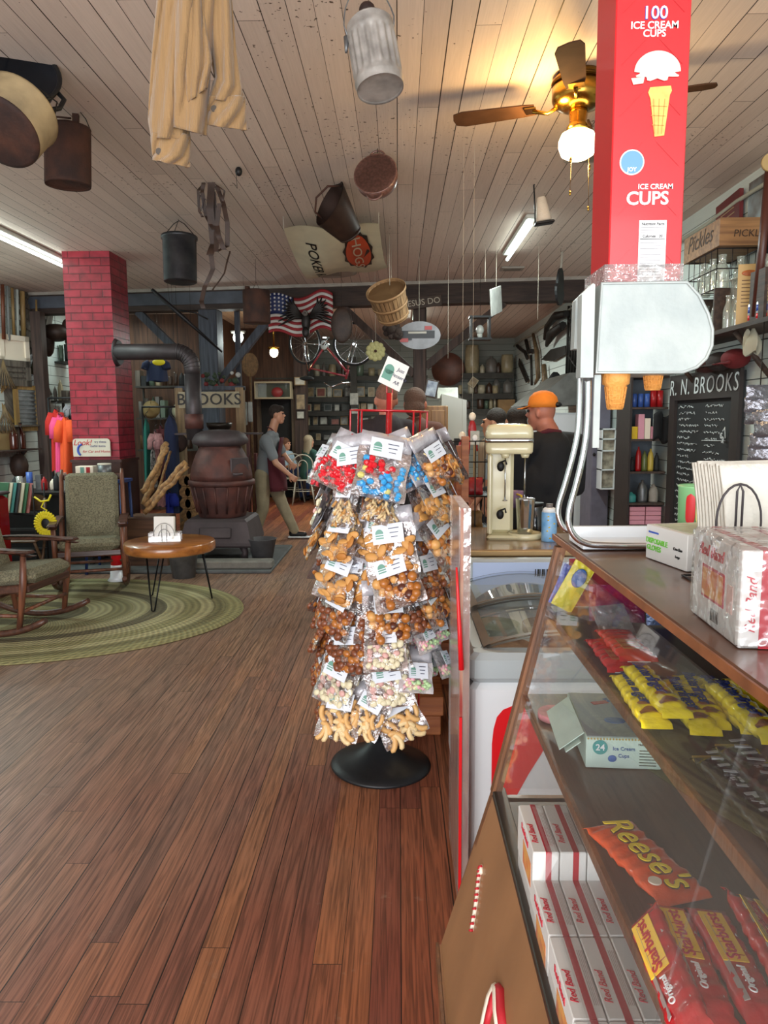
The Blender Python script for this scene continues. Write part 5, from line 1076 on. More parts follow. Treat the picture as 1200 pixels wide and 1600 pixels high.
def stx(t):
    MB().box((-.003, .028, .0195), (.026, .075, .001), None, 0).build('yellow_panel', M_yw, t); text('Starburst', T(-.003, .028, .0203)@RZ(90), .019, M_candy, t, bold=.04)
    text('Original', T(-.002, -.035, .0205)@RZ(90), .011, M_wtx, t, shear=.2); MB().box((.0165, .0, .014), (.006, .11, .001), RY(50)).build('nutrition_strip', M_wtx, t)
    MB().box((-.0125, -.0, .0185), (.006, .12, .001), RY(-25)).build('grey_side_panel', M_grayline, t)
FCg = 'red fruit chew packs on the lower shelf'; pr = None
for i, (a, e, l_, dz, ry) in enumerate((((1005, 1450), (1070, 1610), 'leftmost, standing on its yellow side by the glass', .006, -50), ((1030, 1440), (1092, 1600), 'second from the glass, yellow name panel upward', .0, 6), ((1092, 1450), (1170, 1600), 'third from the glass, yellow name panel upward', 0, 4), ((1140, 1430), (1215, 1570), 'fourth from the glass, tilted on edge', .008, 35), ((1175, 1440), (1270, 1570), 'rightmost, cut by the picture edge', .004, 20))):
    z = S2+.002+dz; A, B = PZ(*a, z), PZ(*e, z); m_ = (A+B)/2+Vector((.012, 0, 0)); d_ = A-B; rz = math.degrees(math.atan2(d_.y, d_.x))-90; m_.z = z
    l_ = 'red fruit chew pack, '+l_
    if pr is None: pr = candybar(l_, m_, rz, .15, .042, .019, M_rw, None, None, 0, FCg, extra=stx, pic=False, ry=ry)
    else: dup(pr, m_, rot=(0, math.radians(ry), math.radians(rz)), label=l_)
M_kk = mat('red_wafer_wrapper', 'c81c20', .22, coat=.5, bump=.3, bs=60); M_dk = mat('dark_brown_wrapper', '2c1812', .25, coat=.4, bump=.3, bs=60); M_gold = mat('gold_print', 'b89a4c', .35, .4)
def kkx(t): MB().box((.0, -.025, .0152), (.03, .05, .001)).build('wafer_picture', M_choc, t); MB().box((0, -.07, .006), (.034, .02, .001), RX(14)).build('white_end', M_wtx, t)
for a, e, l_, dz in (((935, 1000), (985, 1062), 'red wafer bar packet with white end, lower of the two by the glass', 0), ((950, 985), (1005, 1045), 'red and brown wafer packet resting on top of the other red packet', .016)):
    z = S1+.001+dz; A, B = PZ(*a, z), PZ(*e, z); m_ = (A+B)/2; d_ = A-B; m_.z = z; candybar(l_, m_, math.degrees(math.atan2(d_.y, d_.x))-90, .13, .055, .015, M_kk, None, None, 0, 'red wafer packets', extra=kkx, pic=False)
def dkx(t): b = MB(); [b.box((.002, -.04+.015*k, .0185), (.017, .0045, .0008), RZ(12*(-1)**k)) for k in range(9)]; b.build('pale_worn_print', M_silv, t); MB().box((0, .082, .008), (.036, .014, .004)).build('gold_crimp', M_gold, t)
pr = None
for a, e, l_, dz in (((1125, 1215), (1210, 1310), 'dark brown chocolate bar with gold end, nearest the glass', 0), ((1160, 1195), (1250, 1290), 'dark brown chocolate bar stacked second beside the gold ended one', .012), ((1185, 1270), (1270, 1370), 'dark brown chocolate bar lying nearest the camera at the right edge', .0)):
    z = S1+.001+dz; A, B = PZ(*a, z), PZ(*e, z); m_ = (A+B)/2; d_ = A-B; m_.z = z; rz = math.degrees(math.atan2(d_.y, d_.x))-90
    if pr is None: pr = candybar(l_, m_, rz, .15, .04, .018, M_dk, None, None, 0, 'dark chocolate bars', extra=dkx, pic=False)
    else: dup(pr, m_, rz, label=l_)
M_mint = mat('pale_mint_carton', 'c8dcd0', .5, var=.12, vs=20); M_teal = mat('teal_print', '3c9490', .5); M_bl = mat('blue_print', '3c64a4', .5); M_gtop = mat('grey_blue_carton_top', '9aa4a8', .5, var=.15)
A = PZ(915, 1200, S2); t = thing('cone_carton', 'pale mint ice cream cup carton marked 24 on the lower shelf, side flap open', 'carton', (A.x, A.y, S2+.001), -4); w_, l2, h2 = .12, .2, .052
MB().bb(0, w_, 0, l2, 0, h2, .001).build('box', M_mint, t); MB().bb(.002, w_-.002, .004, l2-.004, h2, h2+.0008).build('top_print', M_gtop, t)
b = MB()
for k in range(24): b.box((.003+.005*k, -.0006, h2-.002), (.0028, .0008, .0028), RY(45))
b.build('zigzag_border', M_gold, t)['kind'] = 'stuff'
b = MB(); b.cyl((.022, -.0005, .036), (.022, -.0022, .036), .012, n=24); b.build('teal_badge', M_teal, t); text('24', T(.022, -.0026, .036)@FRONT, .015, M_wtx, t, bold=.04)
text('Ice Cream', T(.06, -.001, .034)@FRONT, .0085, M_bl, t); text('Cups', T(.06, -.001, .022)@FRONT, .0085, M_bl, t); b = MB(); b.sph((.042, -.0006, .017), (.007, .001, .006), 14, 8); b.build('blue_oval', M_bl, t)
text('Nutrition Facts', T(.098, -.001, .042)@FRONT, .005, M_ink, t); b = MB()
for k in range(6): b.bb(.085, .112, -.001, -.0004, .006+.005*k, .0072+.005*k)
b.build('fact_lines', M_ink, t)['kind'] = 'stuff'
b = MB(); b.sph((.06, .07, h2+.001), (.018, .014, .001), 18, 8); b.build('blue_oval_top', M_bl, t); text('Ice Cream Cups', T(.085, .13, h2+.0012)@RZ(-60), .014, M_bl, t); MB().box((.05, .15, h2+.001), (.03, .012, .001), RZ(20)).build('red_ribbon', M_redtx, t)
b = MB(); b.box((-.022, .09, h2-.012), (.05, .16, .0015), RY(-38)); b.build('open_flap', M_mint, t)
b = MB(); b.box((-.02, .02, h2-.02), (.03, .03, .0016), RY(-38)); b.build('small_flap', M_mint, t)
t.scale = (1, 1, 1)
def flat(label, name, c, sz, R_, m, cat, parts=None, grp=None):
    t = thing(name, label, cat, c, 0, grp); t.rotation_euler = R_.to_euler(); b = MB()
    b.grid(lambda u, v: Vector(((u-.5)*sz[0], -.006*math.sin(PI*u)*math.sin(PI*v), (v-.5)*sz[1]))+Vector((0, .001*math.sin(20*u+15*v), 0)), 12, 12); b.grid(lambda u, v: Vector(((.5-u)*sz[0], .006*math.sin(PI*u)*math.sin(PI*v), (v-.5)*sz[1])), 12, 12)
    b.build('wrapper', m, t);
    if parts: parts(t)
    return t
z1_ = S1+.055
def tx_(t): MB().sph((0, -.007, .02), (.014, .002, .02), 12, 8).build('blue_logo_patch', M_bl, t)
flat('tall yellow and blue taffy packet leaning at the far end of the case', 'candy_packet', Vector((.345, 1.44, S1+.052)), (.045, .1), RY(28), mat('yellow_green_wrapper', 'd8c83c', .3, bump=.4), 'candy packet', tx_)
flat('blue oval packet just left of the yellow taffy packet', 'candy_packet', Vector((.328, 1.462, S1+.05)), (.025, .085), RY(22), mat('blue_violet_wrapper', '4858a8', .3, bump=.4), 'candy packet')
flat('purple snack packet behind the red wafer bars', 'candy_packet', Vector((.41, 1.37, S1+.035)), (.1, .07), RZ(-10)@RX(-25), mat('purple_red_wrapper', '5c2858', .25, var=1, col2='a02c34', vs=20, bump=.5), 'candy packet')
flat('clear and blue nut packet standing right of the purple one', 'candy_packet', Vector((.48, 1.34, S1+.045)), (.05, .085), RX(-10), mat('blue_silver_wrapper', '687898', .25, .3, var=1, col2='2c3c7c', vs=25, bump=.6), 'candy packet')
flat('clear crumpled cellophane packet in front of the purple packet', 'candy_packet', Vector((.375, 1.27, S1+.03)), (.07, .06), RZ(20)@RX(-40), film('cellophane', gloss=.3, bump=1.5, solid=.15), 'candy packet')
MB().bb(.345, .5, 1.478, 1.482, S1+.002, S1+.1).build('dull_red_card', mat('dull_red_card_paper', 'a83440', .5)); tag(bpy.data.objects['dull_red_card'], 'dull red card standing at the far end of the upper shelf', 'card')
o = MB().cyl((0, 0, 0), (0, 0, .012), .035, n=24).build('pink_candy_disc', mat('speckled_pink', 'e89098', .5, var=.4, vs=60)); o.location = (.3, 1.36, S2+.001); tag(o, 'pink speckled round candy tray on the lower shelf far end', 'candy tray')
# == ON TOP OF THE CASE
CT = 1.31
M_steelw = mat('scuffed_white_dispenser_metal', 'aab0ac', .45, .1, var=.3, vs=14, bump=.08, bs=60, col2='98a09e'); D0 = 1.3
M_chrome2 = mat('bright_chrome_tube', 'd0d4d8', .1, 1.0)
hx0, hz0 = P(932, 582, D0).x, P(932, 582, D0).z; hx1, hz1 = P(1113, 510, D0).x, P(935, 441, D0).z
t = thing('cone_dispenser', 'white metal ice cream cone dispenser on bent chrome tube legs', 'cone dispenser', (0, 0, 0))
pl = [(P(x, y, D0).x, P(x, y, D0).z) for x, y in ((932, 582), (940, 443), (1073, 441), (1092, 462), (1106, 490), (1113, 515), (1112, 540), (1103, 560), (1088, 574), (1066, 582))]
b = MB(); b.prism(pl, .15, T(0, D0, 0)); b.build('housing', M_steelw, t)
b = MB(); b.tube([(x, D0-.001, z) for x, z in pl], .0028, 6, closed=True); b.build('rim', M_steelw, t)
for (xa, ya, xb, yb, dd, nm) in ((930, 452, 916, 590, D0-.005, 'front_cover_plate'), (918, 462, 905, 545, D0+.15, 'rear_cover_plate')):
    q0, q1 = P(xa, ya, dd), P(xb, yb, dd); b = MB(); w_ = .022; b.prism([(q0.x-w_, q0.z-.008), (q0.x-.004, q0.z+.01), (q0.x, q0.z+.008), (q1.x+.012, q1.z), (q1.x-w_+.012, q1.z)][::-1], .03, T(0, dd, 0)); b.build(nm, M_steelw, t)
q0, q1 = P(938, 585, D0), P(938, 700, D0); MB().bb(q0.x-.007, q0.x+.004, D0+.01, D0+.016, q1.z, q0.z).build('hanging_strip', M_steelw, t)
for dd, pts, nm in ((D0+.02, [(919, 590), (918, 650), (913, 700), (901, 755), (890, 795), (889, 820), (899, 839), (916, 849), (940, 852), (1010, 853), (1080, 853)], 'chrome_tube_leg'), (D0+.15, [(907, 540), (905, 640), (900, 690), (885, 750), (873, 790), (874, 812), (884, 827), (902, 830), (930, 832), (1000, 832), (1060, 832)], 'chrome_tube_leg')):
    q = [P(x, y, dd) for x, y in pts]; zmin = CT+.0075
    q = [Vector((a.x, a.y, max(a.z, zmin))) for a in q]
    f = [];
    for i in range(len(q)-1):
        p0, p1, p2, p3 = q[max(i-1, 0)], q[i], q[i+1], q[min(i+2, len(q)-1)]
        for k in range(5): s_ = k/5; f.append(.5*((2*p1)+(-p0+p2)*s_+(2*p0-5*p1+4*p2-p3)*s_*s_+(-p0+3*p1-3*p2+p3)*s_**3))
    f.append(q[-1]); MB().tube(f, .0058, 14).build(nm, M_chrome2, t)
e0 = P(905, 840, D0+.06).x; MB().bb(e0, e0+.2, D0+.03, D0+.14, CT+.003, CT+.009).bb(e0, e0+.2, D0+.13, D0+.142, CT+.009, CT+.03).build('white_tray', M_fw, t)
M_wafer = mat('orange_wafer', 'e09a4c', .6, bump=.4, bs=90)
def cone(label, px, dd, zt, zb_, k=1.0):
    c = P(px, 600, dd); t = thing('cake_cone', label, 'ice cream cone', (c.x, dd, zb_)); H_ = .075*k
    MB().lathe([(0, 0), (.0135*k, 0), (.019*k, .042*k), (.0235*k, .045*k), (.0255*k, H_*.98), (.024*k, H_), (.022*k, H_*.8), (0, H_*.6)], 28).build('cone', M_wafer, t)
    b = MB()
    for i in range(18):
        a = 2*PI*i/18; b.tube([(.014*k*math.cos(a), .014*k*math.sin(a), .003), (.0192*k*math.cos(a), .0192*k*math.sin(a), .04*k)], .0008, 4)
    for z in (.01, .018, .026, .034): b.tube([((.0138+.0055*z/.042)*k*math.cos(a*PI/12), (.0138+.0055*z/.042)*k*math.sin(a*PI/12), z*k) for a in range(24)], .0008, 4, closed=True)
    b.build('waffle_ridges', M_wafer, t)['kind'] = 'stuff'; return t
cone('orange cake cone hanging lower, left one under the dispenser', 962, D0+.04, 0, P(962, 640, D0+.04).z); cone('orange cake cone mostly inside the dispenser, right one', 1020, D0+.1, 0, P(1020, 610, D0+.1).z)
q0, q1 = P(950, 440, D0+.015), P(1063, 440, D0+.015); cw = q1.x-q0.x; t = thing('cup_carton', 'tall red printed carton of ice cream cups standing on the cone dispenser', 'carton', ((q0.x+q1.x)/2, D0+.015, hz1+.001))
M_rc = mat('bright_red_carton', 'c4101a', .35, coat=.25)
MB().bb(-cw/2, cw/2, 0, .12, 0, .74, .002).build('box', M_rc, t)
M_rcd = mat('darker_red_diamond', 'a80c16', .35, coat=.25)
b = MB()
for k in range(9):
    for j, sgn in ((0, 1), (1, -1)):
        z = .05+k*.08; L_ = cw*.72; b.box((sgn*cw*.25, -.0006, z), (L_*.62, .0005, .0012), RY(sgn*45))
b.build('diamond_pattern', M_rcd, t)['kind'] = 'stuff'
def ZB(py): return P(1010, py, D0).z-hz1
M_bl2 = mat('royal_blue_print', '2c50b0', .4)
text('100', T(.002, -.001, ZB(15))@FRONT, .028, M_bl2, t, bold=.09); text('100', T(.002, -.0022, ZB(15))@FRONT, .028, M_wtx, t, bold=.01)
text('ICE CREAM', T(.002, -.0012, ZB(34))@FRONT, .0158, M_wtx, t, bold=.05); text('CUPS', T(.002, -.0012, ZB(47))@FRONT, .0158, M_wtx, t, bold=.05)
text('ICE CREAM', T(.013, -.0012, ZB(289))@FRONT, .0118, M_wtx, t, bold=.04); text('CUPS', T(.0, -.0012, ZB(308))@FRONT, .030, M_wtx, t, bold=.07)
cz = ZB(150); b = MB(); b.prism([(-.006, cz+.018), (.028, cz+.02), (.03, cz+.012), (.027, cz+.006), (.02, cz-.058), (.004, cz-.06), (-.005, cz+.0), (-.009, cz+.01)][::-1], .001, T(.004, -.0018, 0)); b.build('printed_cone', mat('printed_wafer', 'e0b45c', .5, var=.25, vs=60), t)
b = MB()
for k in range(3): b.box((.013, -.0022, cz-.012-.015*k), (.028-.004*k, .0005, .0012), RY(3))
for k in range(3): b.box((.006+.0075*k, -.0022, cz-.028), (.001, .0005, .055), RY(-4+4*k))
b.build('printed_waffle_lines', mat('printed_waffle_brown', 'b4843c', .5), t)['kind'] = 'stuff'
pts = []
for k in range(44):
    a = 2*PI*k/44; r_ = .034 if math.sin(a) > -.1 else .031+.006*math.sin(a*9); pts.append((.009+r_*1.12*math.cos(a), cz+.042+r_*(.95 if math.sin(a) > 0 else .42)*math.sin(a)))
b = MB(); b.prism(pts, .001, T(0, -.0026, 0)); b.prism([(-.034, cz+.032), (-.012, cz+.034), (-.014, cz+.024), (-.03, cz+.022)][::-1], .001, T(0, -.0026, 0)); b.build('printed_scoop', mat('printed_vanilla', 'ddd4c4', .6, var=.25, vs=50), t)
cz = ZB(250); b = MB(); b.cyl((-.028, -.0005, cz), (-.028, -.0018, cz), .0205, n=32); b.build('badge_rim', M_wtx, t); b = MB(); b.cyl((-.028, -.0005, cz), (-.028, -.0024, cz), .0185, n=32); b.build('round_blue_badge', mat('badge_blue', '5c8cd0', .4), t); text('JOY', T(-.028, -.0028, cz-.012)@FRONT, .009, M_wtx, t, bold=.05)
zt, zb = ZB(342), ZB(441); b = MB(); b.bb(-.012, .034, -.0014, 0, .0, zt); b.build('nutrition_panel', M_wtx, t); text('Nutrition Facts', T(.011, -.0018, zt-.006)@FRONT, .0062, M_ink, t, bold=.03); text('Calories   20', T(.011, -.0018, zt-.026)@FRONT, .0065, M_ink, t, bold=.02)
b = MB()
for k, z in enumerate([zt-.012, zt-.016, zt-.02, zt-.031]+[zt-.037-.0048*i for i in range(13)]):
    if z > .003: b.bb(-.010, .032-(.006 if k % 3 else 0), -.0018, -.0012, z, z+(.0012 if k in (3, 12) else .0006))
b.build('fact_lines', M_ink, t)['kind'] = 'stuff'
MB().bb(-cw/2-.008, cw/2+.002, -.006, .13, -.001, .03).build('plastic_sleeve', film('sleeve_plastic', gloss=.25, bump=1.5, bs=60, solid=.15), t)
A, B = Vector((.425, 1.262, CT)), Vector((.447, 1.138, CT)); rz = math.degrees(math.atan2(B.y-A.y, B.x-A.x)); L_ = (B-A).length
t = thing('glove_carton', 'white carton of disposable gloves with green lettering on the case top', 'carton', A+Vector((0, 0, .001)), rz); gh = .058
MB().bb(0, L_, 0, .22, 0, gh, .001).build('box', M_boxw, t); MB().bb(.01, L_-.01, .01, .21, gh, gh+.0006).build('top_print', mat('pale_green_print', 'c4ccb0', .5, var=.3, vs=30), t)
M_gr = mat('bright_green_ink', '6cb840', .5)
text('DISPOSABLE', T(.035, -.0006, .032)@FRONT, .0125, M_gr, t, bold=.04); text('GLOVES', T(.027, -.0006, .02)@FRONT, .0125, M_gr, t, bold=.04); MB().bb(.008, .04, -.0006, 0, .045, .048).build('blue_logo_bar', M_bl2, t)
text('500', T(L_+.0006, .03, .012)@RZ(90)@FRONT, .016, M_bfink, t, bold=.04); text('One-Size', T(.1, -.0006, .03)@FRONT, .007, M_ink, t); text('Large', T(.1, -.0006, .018)@FRONT, .006, M_ink, t)
t = thing('shrink_wrapped_pack', 'shrink wrapped pack of large white cartons with red bands at right edge', 'carton pack', (.352, .752, CT+.001), -4)
ph = .107; M_shrink = film('shrink_wrap', gloss=.12, bump=1.2, bs=30, solid=.04)
for k in range(4):
    x = k*.0475; c = MB().bb(x, x+.0465, 0, .148, 0, ph-.004, .001).build('inner_carton', M_boxw, t)
    b = MB(); b.bb(x+.02, x+.0305, -.0006, .149, ph-.02, ph-.0035); b.bb(x+.02, x+.0305, -.0007, .001, 0, ph-.0036); b.build('red_band', M_band, c)
    text('Red Band', T(x+.011, -.0007, .045)@FRONT@RZ(90), .015, M_redtx, c, shear=.35)
    b = MB()
    for q in range(3): b.bb(x+.035+.003*q, x+.0358+.003*q, -.0005, 0, .01, .085)
    b.build('fine_print', M_grayline, c)['kind'] = 'stuff'
text('Red Band', T(-.0008, .09, .085)@RZ(-90)@FRONT, .02, M_redtx, t, shear=.35)
MB().bb(-.0008, .0, .045, .115, .03, .068, 0).build('picture_border', M_redtx, t); MB().bb(-.0014, -.0008, .048, .112, .033, .065).build('candy_picture', M_peach, t); MB().bb(-.0008, 0, .02, .036, .03, .06).build('side_facts', mat('pale_pink_print', 'd8b8b0', .5), t)
b = MB()
for q in range(8): b.bb(-.001, 0, .06+.003*q, .0615+.003*q, .008, .022)
b.build('barcode_print', M_ink, t)['kind'] = 'stuff'
MB().bb(-.003, .194, -.003, .151, -.0005, ph, .004).build('shrink_film', M_shrink, t)
nx = P(1150, 780, 1.02)
t = thing('napkin_rack', 'wire napkin rack holding white napkins on the case top', 'napkin rack', (nx.x-.004, 1.0, CT))
b = MB(); b.tube([(-.03, -.0, .0), (-.03, 0, .10)]+[(-.03*math.cos(a), 0, .10+.05*math.sin(a)) for a in [i*PI/12 for i in range(1, 12)]]+[(.03, 0, .10), (.03, 0, 0)], .0016, 6); b.tube([(-.004, 0, 0), (-.004, 0, .14), (0, 0, .149), (.004, 0, .14), (.004, 0, 0)], .0016, 6); b.build('wire_front', M_iron, t)
b = MB(); b.tube([(-.03, 0, .002), (-.03, .11, .002), (.03, .11, .002), (.03, 0, .002)], .0016, 6, closed=True); b.build('wire_base', M_iron, t)
t = thing('napkin_stack', 'thick fanned stack of white paper napkins in the wire rack', 'napkins', (nx.x+.058, 1.005, CT+.004))
M_nap = mat('soft_white_napkin', 'd8d4c8', .9, bump=.3, bs=80)
for k in range(10):
    b = MB(); y0 = .004+k*.0105; lean = .004*k
    b.grid(lambda u, v: Vector(((u-.5)*(.14+.0*k)-.0+.012*v*v*(-1 if u < .5 else 1), y0+.002*math.sin(u*5+k)+.01*v*v, +.002+v*(.168+.002*math.sin(k*2+u*3)))), 8, 6)
    o = b.build('napkin', M_nap, t); o.modifiers.new('s', 'SOLIDIFY').thickness = .006
c = P(1205, 800, .88); t = thing('white_bowl', 'upturned white ribbed bowl at the right edge above the red banded pack', 'bowl', (c.x, .93, CT))
MB().lathe([(.062, 0), (.064, .004), (.055, .03), (.044, .055), (.036, .058), (0, .06)], 40).build('bowl', mat('glossy_white_plastic', 'e0e2e0', .25, coat=.3), t)
b = MB()
for z in (.012, .018, .024): b.tube([((.0635-z*.28)*math.cos(a*PI/20), (.0635-z*.28)*math.sin(a*PI/20), z) for a in range(40)], .0008, 4, closed=True)
b.build('ribs', M_fw, t)['kind'] = 'stuff'; t.scale = (1, 1, .95)
c = P(1087, 790, 1.44); t = thing('printed_cup', 'green paper cup printed with red and yellow ice pops on the case top', 'cup', (c.x, 1.44, CT)); t.scale = (1, 1, 1.3)
MB().lathe([(0, 0), (.031, 0), (.033, .08), (.035, .082), (.033, .084), (.031, .08), (.028, .004), (0, .004)], 32).build('cup_wall', mat('light_green_cup', '8cc88c', .45), t); MB().lathe([(.0315, .0005), (.0318, .012)], 32).build('red_base_band', M_fr, t)
def oncup(a, z, w_, h_, m, nm, dr=0):
    b = MB();
    def f(u, v):
        X = (u-.5)*2; Z = (v-.5)*2; k = min(1, (1-abs(Z)**5)**.5) if abs(Z) < 1 else 0; r_ = .0335+dr; aa = math.radians(a)+X*w_*k/2/r_; return Vector((r_*math.cos(aa), r_*math.sin(aa), z+Z*h_/2))
    b.grid(f, 8, 12); b.build(nm, m, t)
oncup(-128, .05, .018, .046, M_fr, 'red_ice_pop'); oncup(-92, .05, .022, .046, mat('pale_yellow_print', 'e8e08c', .5), 'yellow_ice_pop'); oncup(-128, .02, .004, .022, M_ink, 'pop_stick'); oncup(-88, .02, .004, .022, M_ink, 'pop_stick')
oncup(-98, .056, .002, .003, M_ink, 'face_eye', .0006); oncup(-88, .057, .002, .003, M_ink, 'face_eye', .0006)
b = MB(); b.tube([(.0343*math.cos(math.radians(-100+16*i/6)), .0343*math.sin(math.radians(-100+16*i/6)), .046-.004*math.sin(PI*i/6)) for i in range(7)], .0007, 4); b.build('face_smile', M_ink, t)
for px, dd, h_, m, l_, r_ in ((1096, 1.5, .12, mat('grey_tumbler', '9c9ca0', .4), 'grey cylinder tumbler behind the printed cup', .014), ):
    c = P(px, 720, dd); o = MB().lathe([(0, 0), (r_, 0), (r_, h_), (r_*.8, h_+.003), (0, h_+.003)], 24).build('tumbler', m); o.location = (c.x, dd, CT); tag(o, l_, 'tumbler')
# == RIGHT WALL
WX_ = WR-.02
M_chalk = mat('black_chalkboard', '1c1e20', .7, var=.3, vs=4); M_chfr = mat('black_brown_frame', '2a211e', .6, var=.3); M_chk = mat('chalk_white', 'b4b8b8', .8)
RW = lambda y, z, dx=0: T(WX_-dx, y, z)@RZ(-90)@FRONT      # lettering facing the room
y0, y1, z0, z1 = 5.72, 7.1, .45, 1.90
t = thing('chalkboard', 'large black framed chalkboard menu headed R. N. Brooks on the right wall', 'chalkboard', (0, 0, 0))
MB().bb(WX_-.03, WX_, y0, y1, z0, z1).build('board', M_chalk, t)
b = MB(); b.bb(WX_-.06, WX_-.03, y0-.03, y1+.03, z1-.2, z1+.03); b.bb(WX_-.06, WX_-.03, y0-.03, y0+.1, z0, z1-.2); b.bb(WX_-.06, WX_-.03, y1-.1, y1+.03, z0, z1-.2); b.bb(WX_-.06, WX_-.03, y0, y1, z0, z0+.1); b.build('frame', M_chfr, t)['kind'] = 'stuff'
text('R. N. BROOKS', RW((y0+y1)/2-.0, z1-.09, .064), .2, M_chk, t, spacing=1.15, shear=.1)
rg = random.Random(4); b = MB()
def scrib(b, ya, z, L_, h_=.02):
    n = int(L_/.012); pts = [(WX_-.034, ya-i*.012, z+h_*rg.uniform(-.6, .6)) for i in range(n)]
    seg = []
    for i, p_ in enumerate(pts):
        seg.append(p_)
        if rg.random() < .16 or i == n-1:
            if len(seg) > 1: b.tube(seg, .0036, 3, cap=False)
            seg = []
for c, ya, L_ in ((0, y1-.14, .5), (1, y1-.72, .42)):
    for i in range(20):
        if rg.random() < .93: scrib(b, ya-rg.uniform(0, .05), z1-.26-i*.055, L_*rg.uniform(.5, 1))
for z in (z1-.55, z1-.95): b.tube([(WX_-.034, y1-.7, z), (WX_-.034, y1-1.15, z+.01)], .004, 4)
b.build('chalk_writing', M_chk, t)['kind'] = 'stuff'
for s_, yy, zz, sz in (('$7', y0+.2, z1-.5, .12), ('$3.75', y0+.22, z1-.8, .11)): text(s_, RW(yy, zz, .062)@RZ(35), sz, M_chk, t, name='chalk_price')
M_shelf = wood('dark_shelf_board', '4a382e', '2e231d', 'y', .6); SZ = 2.17
t = thing('wall_shelf', 'long dark wooden wall shelf high on the right wall above the chalkboard', 'shelf', (0, 0, 0)); MB().bb(2.3, WX_, 3.6, 8.2, SZ-.03, SZ).build('board', M_shelf, t)
for y in (4.3, 5.3, 6.6, 7.8):
    b = MB(); b.cyl((2.34, y, SZ-.03), (WX_-.01, y, SZ-.36), .022, n=4); b.bb(WX_-.03, WX_, y-.02, y+.02, SZ-.4, SZ-.03); b.build('bracket', M_shelf, t)
def on_shelf(px, d_off=.14): return (622-0, 0)
def ysh(px, x): r = ray(px, 560); return x*r.y/r.x
M_bottle = film('clear_bottle_glass', tint=(.9, .94, .9), gloss=.2, rough=.05, bump=0, solid=.25, solidcol=(.72, .76, .7))
def bottle(kind, label, loc, h, r_, m, grp=None, neck=.35, capm=None):
    t = thing(kind, label, kind.split('_')[-1], loc, 0, grp); MB().lathe([(0, 0), (r_*.95, 0), (r_, h*.05), (r_, h*.5), (r_*.9, h*.62), (r_*neck, h*.78), (r_*neck, h*.96), (r_*neck*1.15, h*.97), (r_*neck*1.15, h), (0, h)], 18).build('glass_body', m, t)
    if capm: MB().cyl((0, 0, h), (0, 0, h*1.04), r_*neck*1.2, n=14).build('cap', capm, t)
    return t
for i, (px, x, h, r_, l_) in enumerate(((1100, 2.45, .25, .05, 'wide clear glass bottle standing under the wire crate'), (1121, 2.4, .3, .06, 'largest clear milk bottle in front of the wire crate'), (1134, 2.37, .24, .035, 'slim clear glass bottle right of the largest milk bottle'), (1146, 2.4, .22, .03, 'narrow clear bottle left of the tan menu board'))): bottle('glass_bottle', l_, (x, ysh(px, x), SZ), h, r_, M_bottle, 'clear bottles on the wall shelf', .5)
yc_ = ysh(1122, 2.45); t = thing('wire_crate', 'black wire crate of milk bottles raised above the wall shelf', 'crate', (2.46, yc_, SZ+.3)); b = MB()
for z in (0, .14, .28):
    b.tube([(-.16, -.26, z), (.16, -.26, z), (.16, .26, z), (-.16, .26, z)], .005, 5, closed=True)
for k in range(6): y = -.26+.104*k; b.cyl((-.16, y, 0), (-.16, y, .28), .003, n=4); b.cyl((.16, y, 0), (.16, y, .28), .003, n=4); b.cyl((-.16, y, 0), (.16, y, 0), .003, n=4)
for k in range(4): x = -.16+.107*k; b.cyl((x, -.26, 0), (x, -.26, .28), .003, n=4); b.cyl((x, .26, 0), (x, .26, .28), .003, n=4)
b.build('wire_frame', M_iron, t)['kind'] = 'stuff'
b = MB(); b.bb(-.17, .17, -.27, -.25, -.3, 0).bb(-.17, .17, .25, .27, -.3, 0); b.build('stand_side', M_shelf, t)['kind'] = 'stuff'
for k, (x, y) in enumerate(((-.08, -.16), (-.08, 0), (-.08, .16), (.08, -.1))): bottle('milk_bottle', 'clear milk bottle in the wire crate, %s from the front' % ORD[k], (2.46+x, yc_+y, SZ+.306), .25, .05, M_bottle, 'milk bottles in the wire crate', .5)
M_pick = wood('old_pickle_crate_wood', '9a7248', '745234', 'x', .6)
t = thing('wooden_pickle_crate', 'old brown wooden crate lettered Pickles on top of the wire crate', 'crate', (2.46, yc_, SZ+.585)); MB().bb(-.18, .18, -.33, .33, 0, .015).build('bottom', M_pick, t)
MB().bb(-.18, .18, -.33, -.315, .015, .19).bb(-.18, .18, .315, .33, .015, .19).bb(-.18, -.165, -.315, .315, .015, .19).bb(.165, .18, -.315, .315, .015, .19).build('sides', M_pick, t)
text('Pickles', T(-.182, .02, .11)@RZ(-90)@FRONT, .17, mat('stencil_ink', '3a281c', .7), t, shear=.3); text('PICKLES', T(.04, -.332, .08)@FRONT, .07, mat('stencil_ink', '', .7), t, shear=.1)
ym = ysh(1172, 2.4); t = thing('menu_board', 'tan printed menu board leaning on the wall shelf at the right edge', 'menu board', (2.45, ym, SZ), -12); M_tan = mat('tan_menu_card', 'c4a46c', .5)
MB().box((0, 0, .2), (.3, .01, .4), None, .002).build('card', M_tan, t); b = MB(); b.sph((-.08, -.008, .34), (.05, .003, .02), 14, 6); b.sph((.06, -.008, .345), (.045, .003, .014), 14, 6); b.build('food_picture', mat('orange_food_print', 'b8642c', .5, var=.4, vs=60), t)['kind'] = 'stuff'
b = MB()
for i in range(8):
    for x, L_ in ((-.09, .07), (.05, .09)): b.bb(x-L_/2, x+L_/2, -.0065, -.005, .29-.024*i, .295-.024*i)
b.build('menu_lines', mat('brown_print', '5c3c28', .5), t)['kind'] = 'stuff'
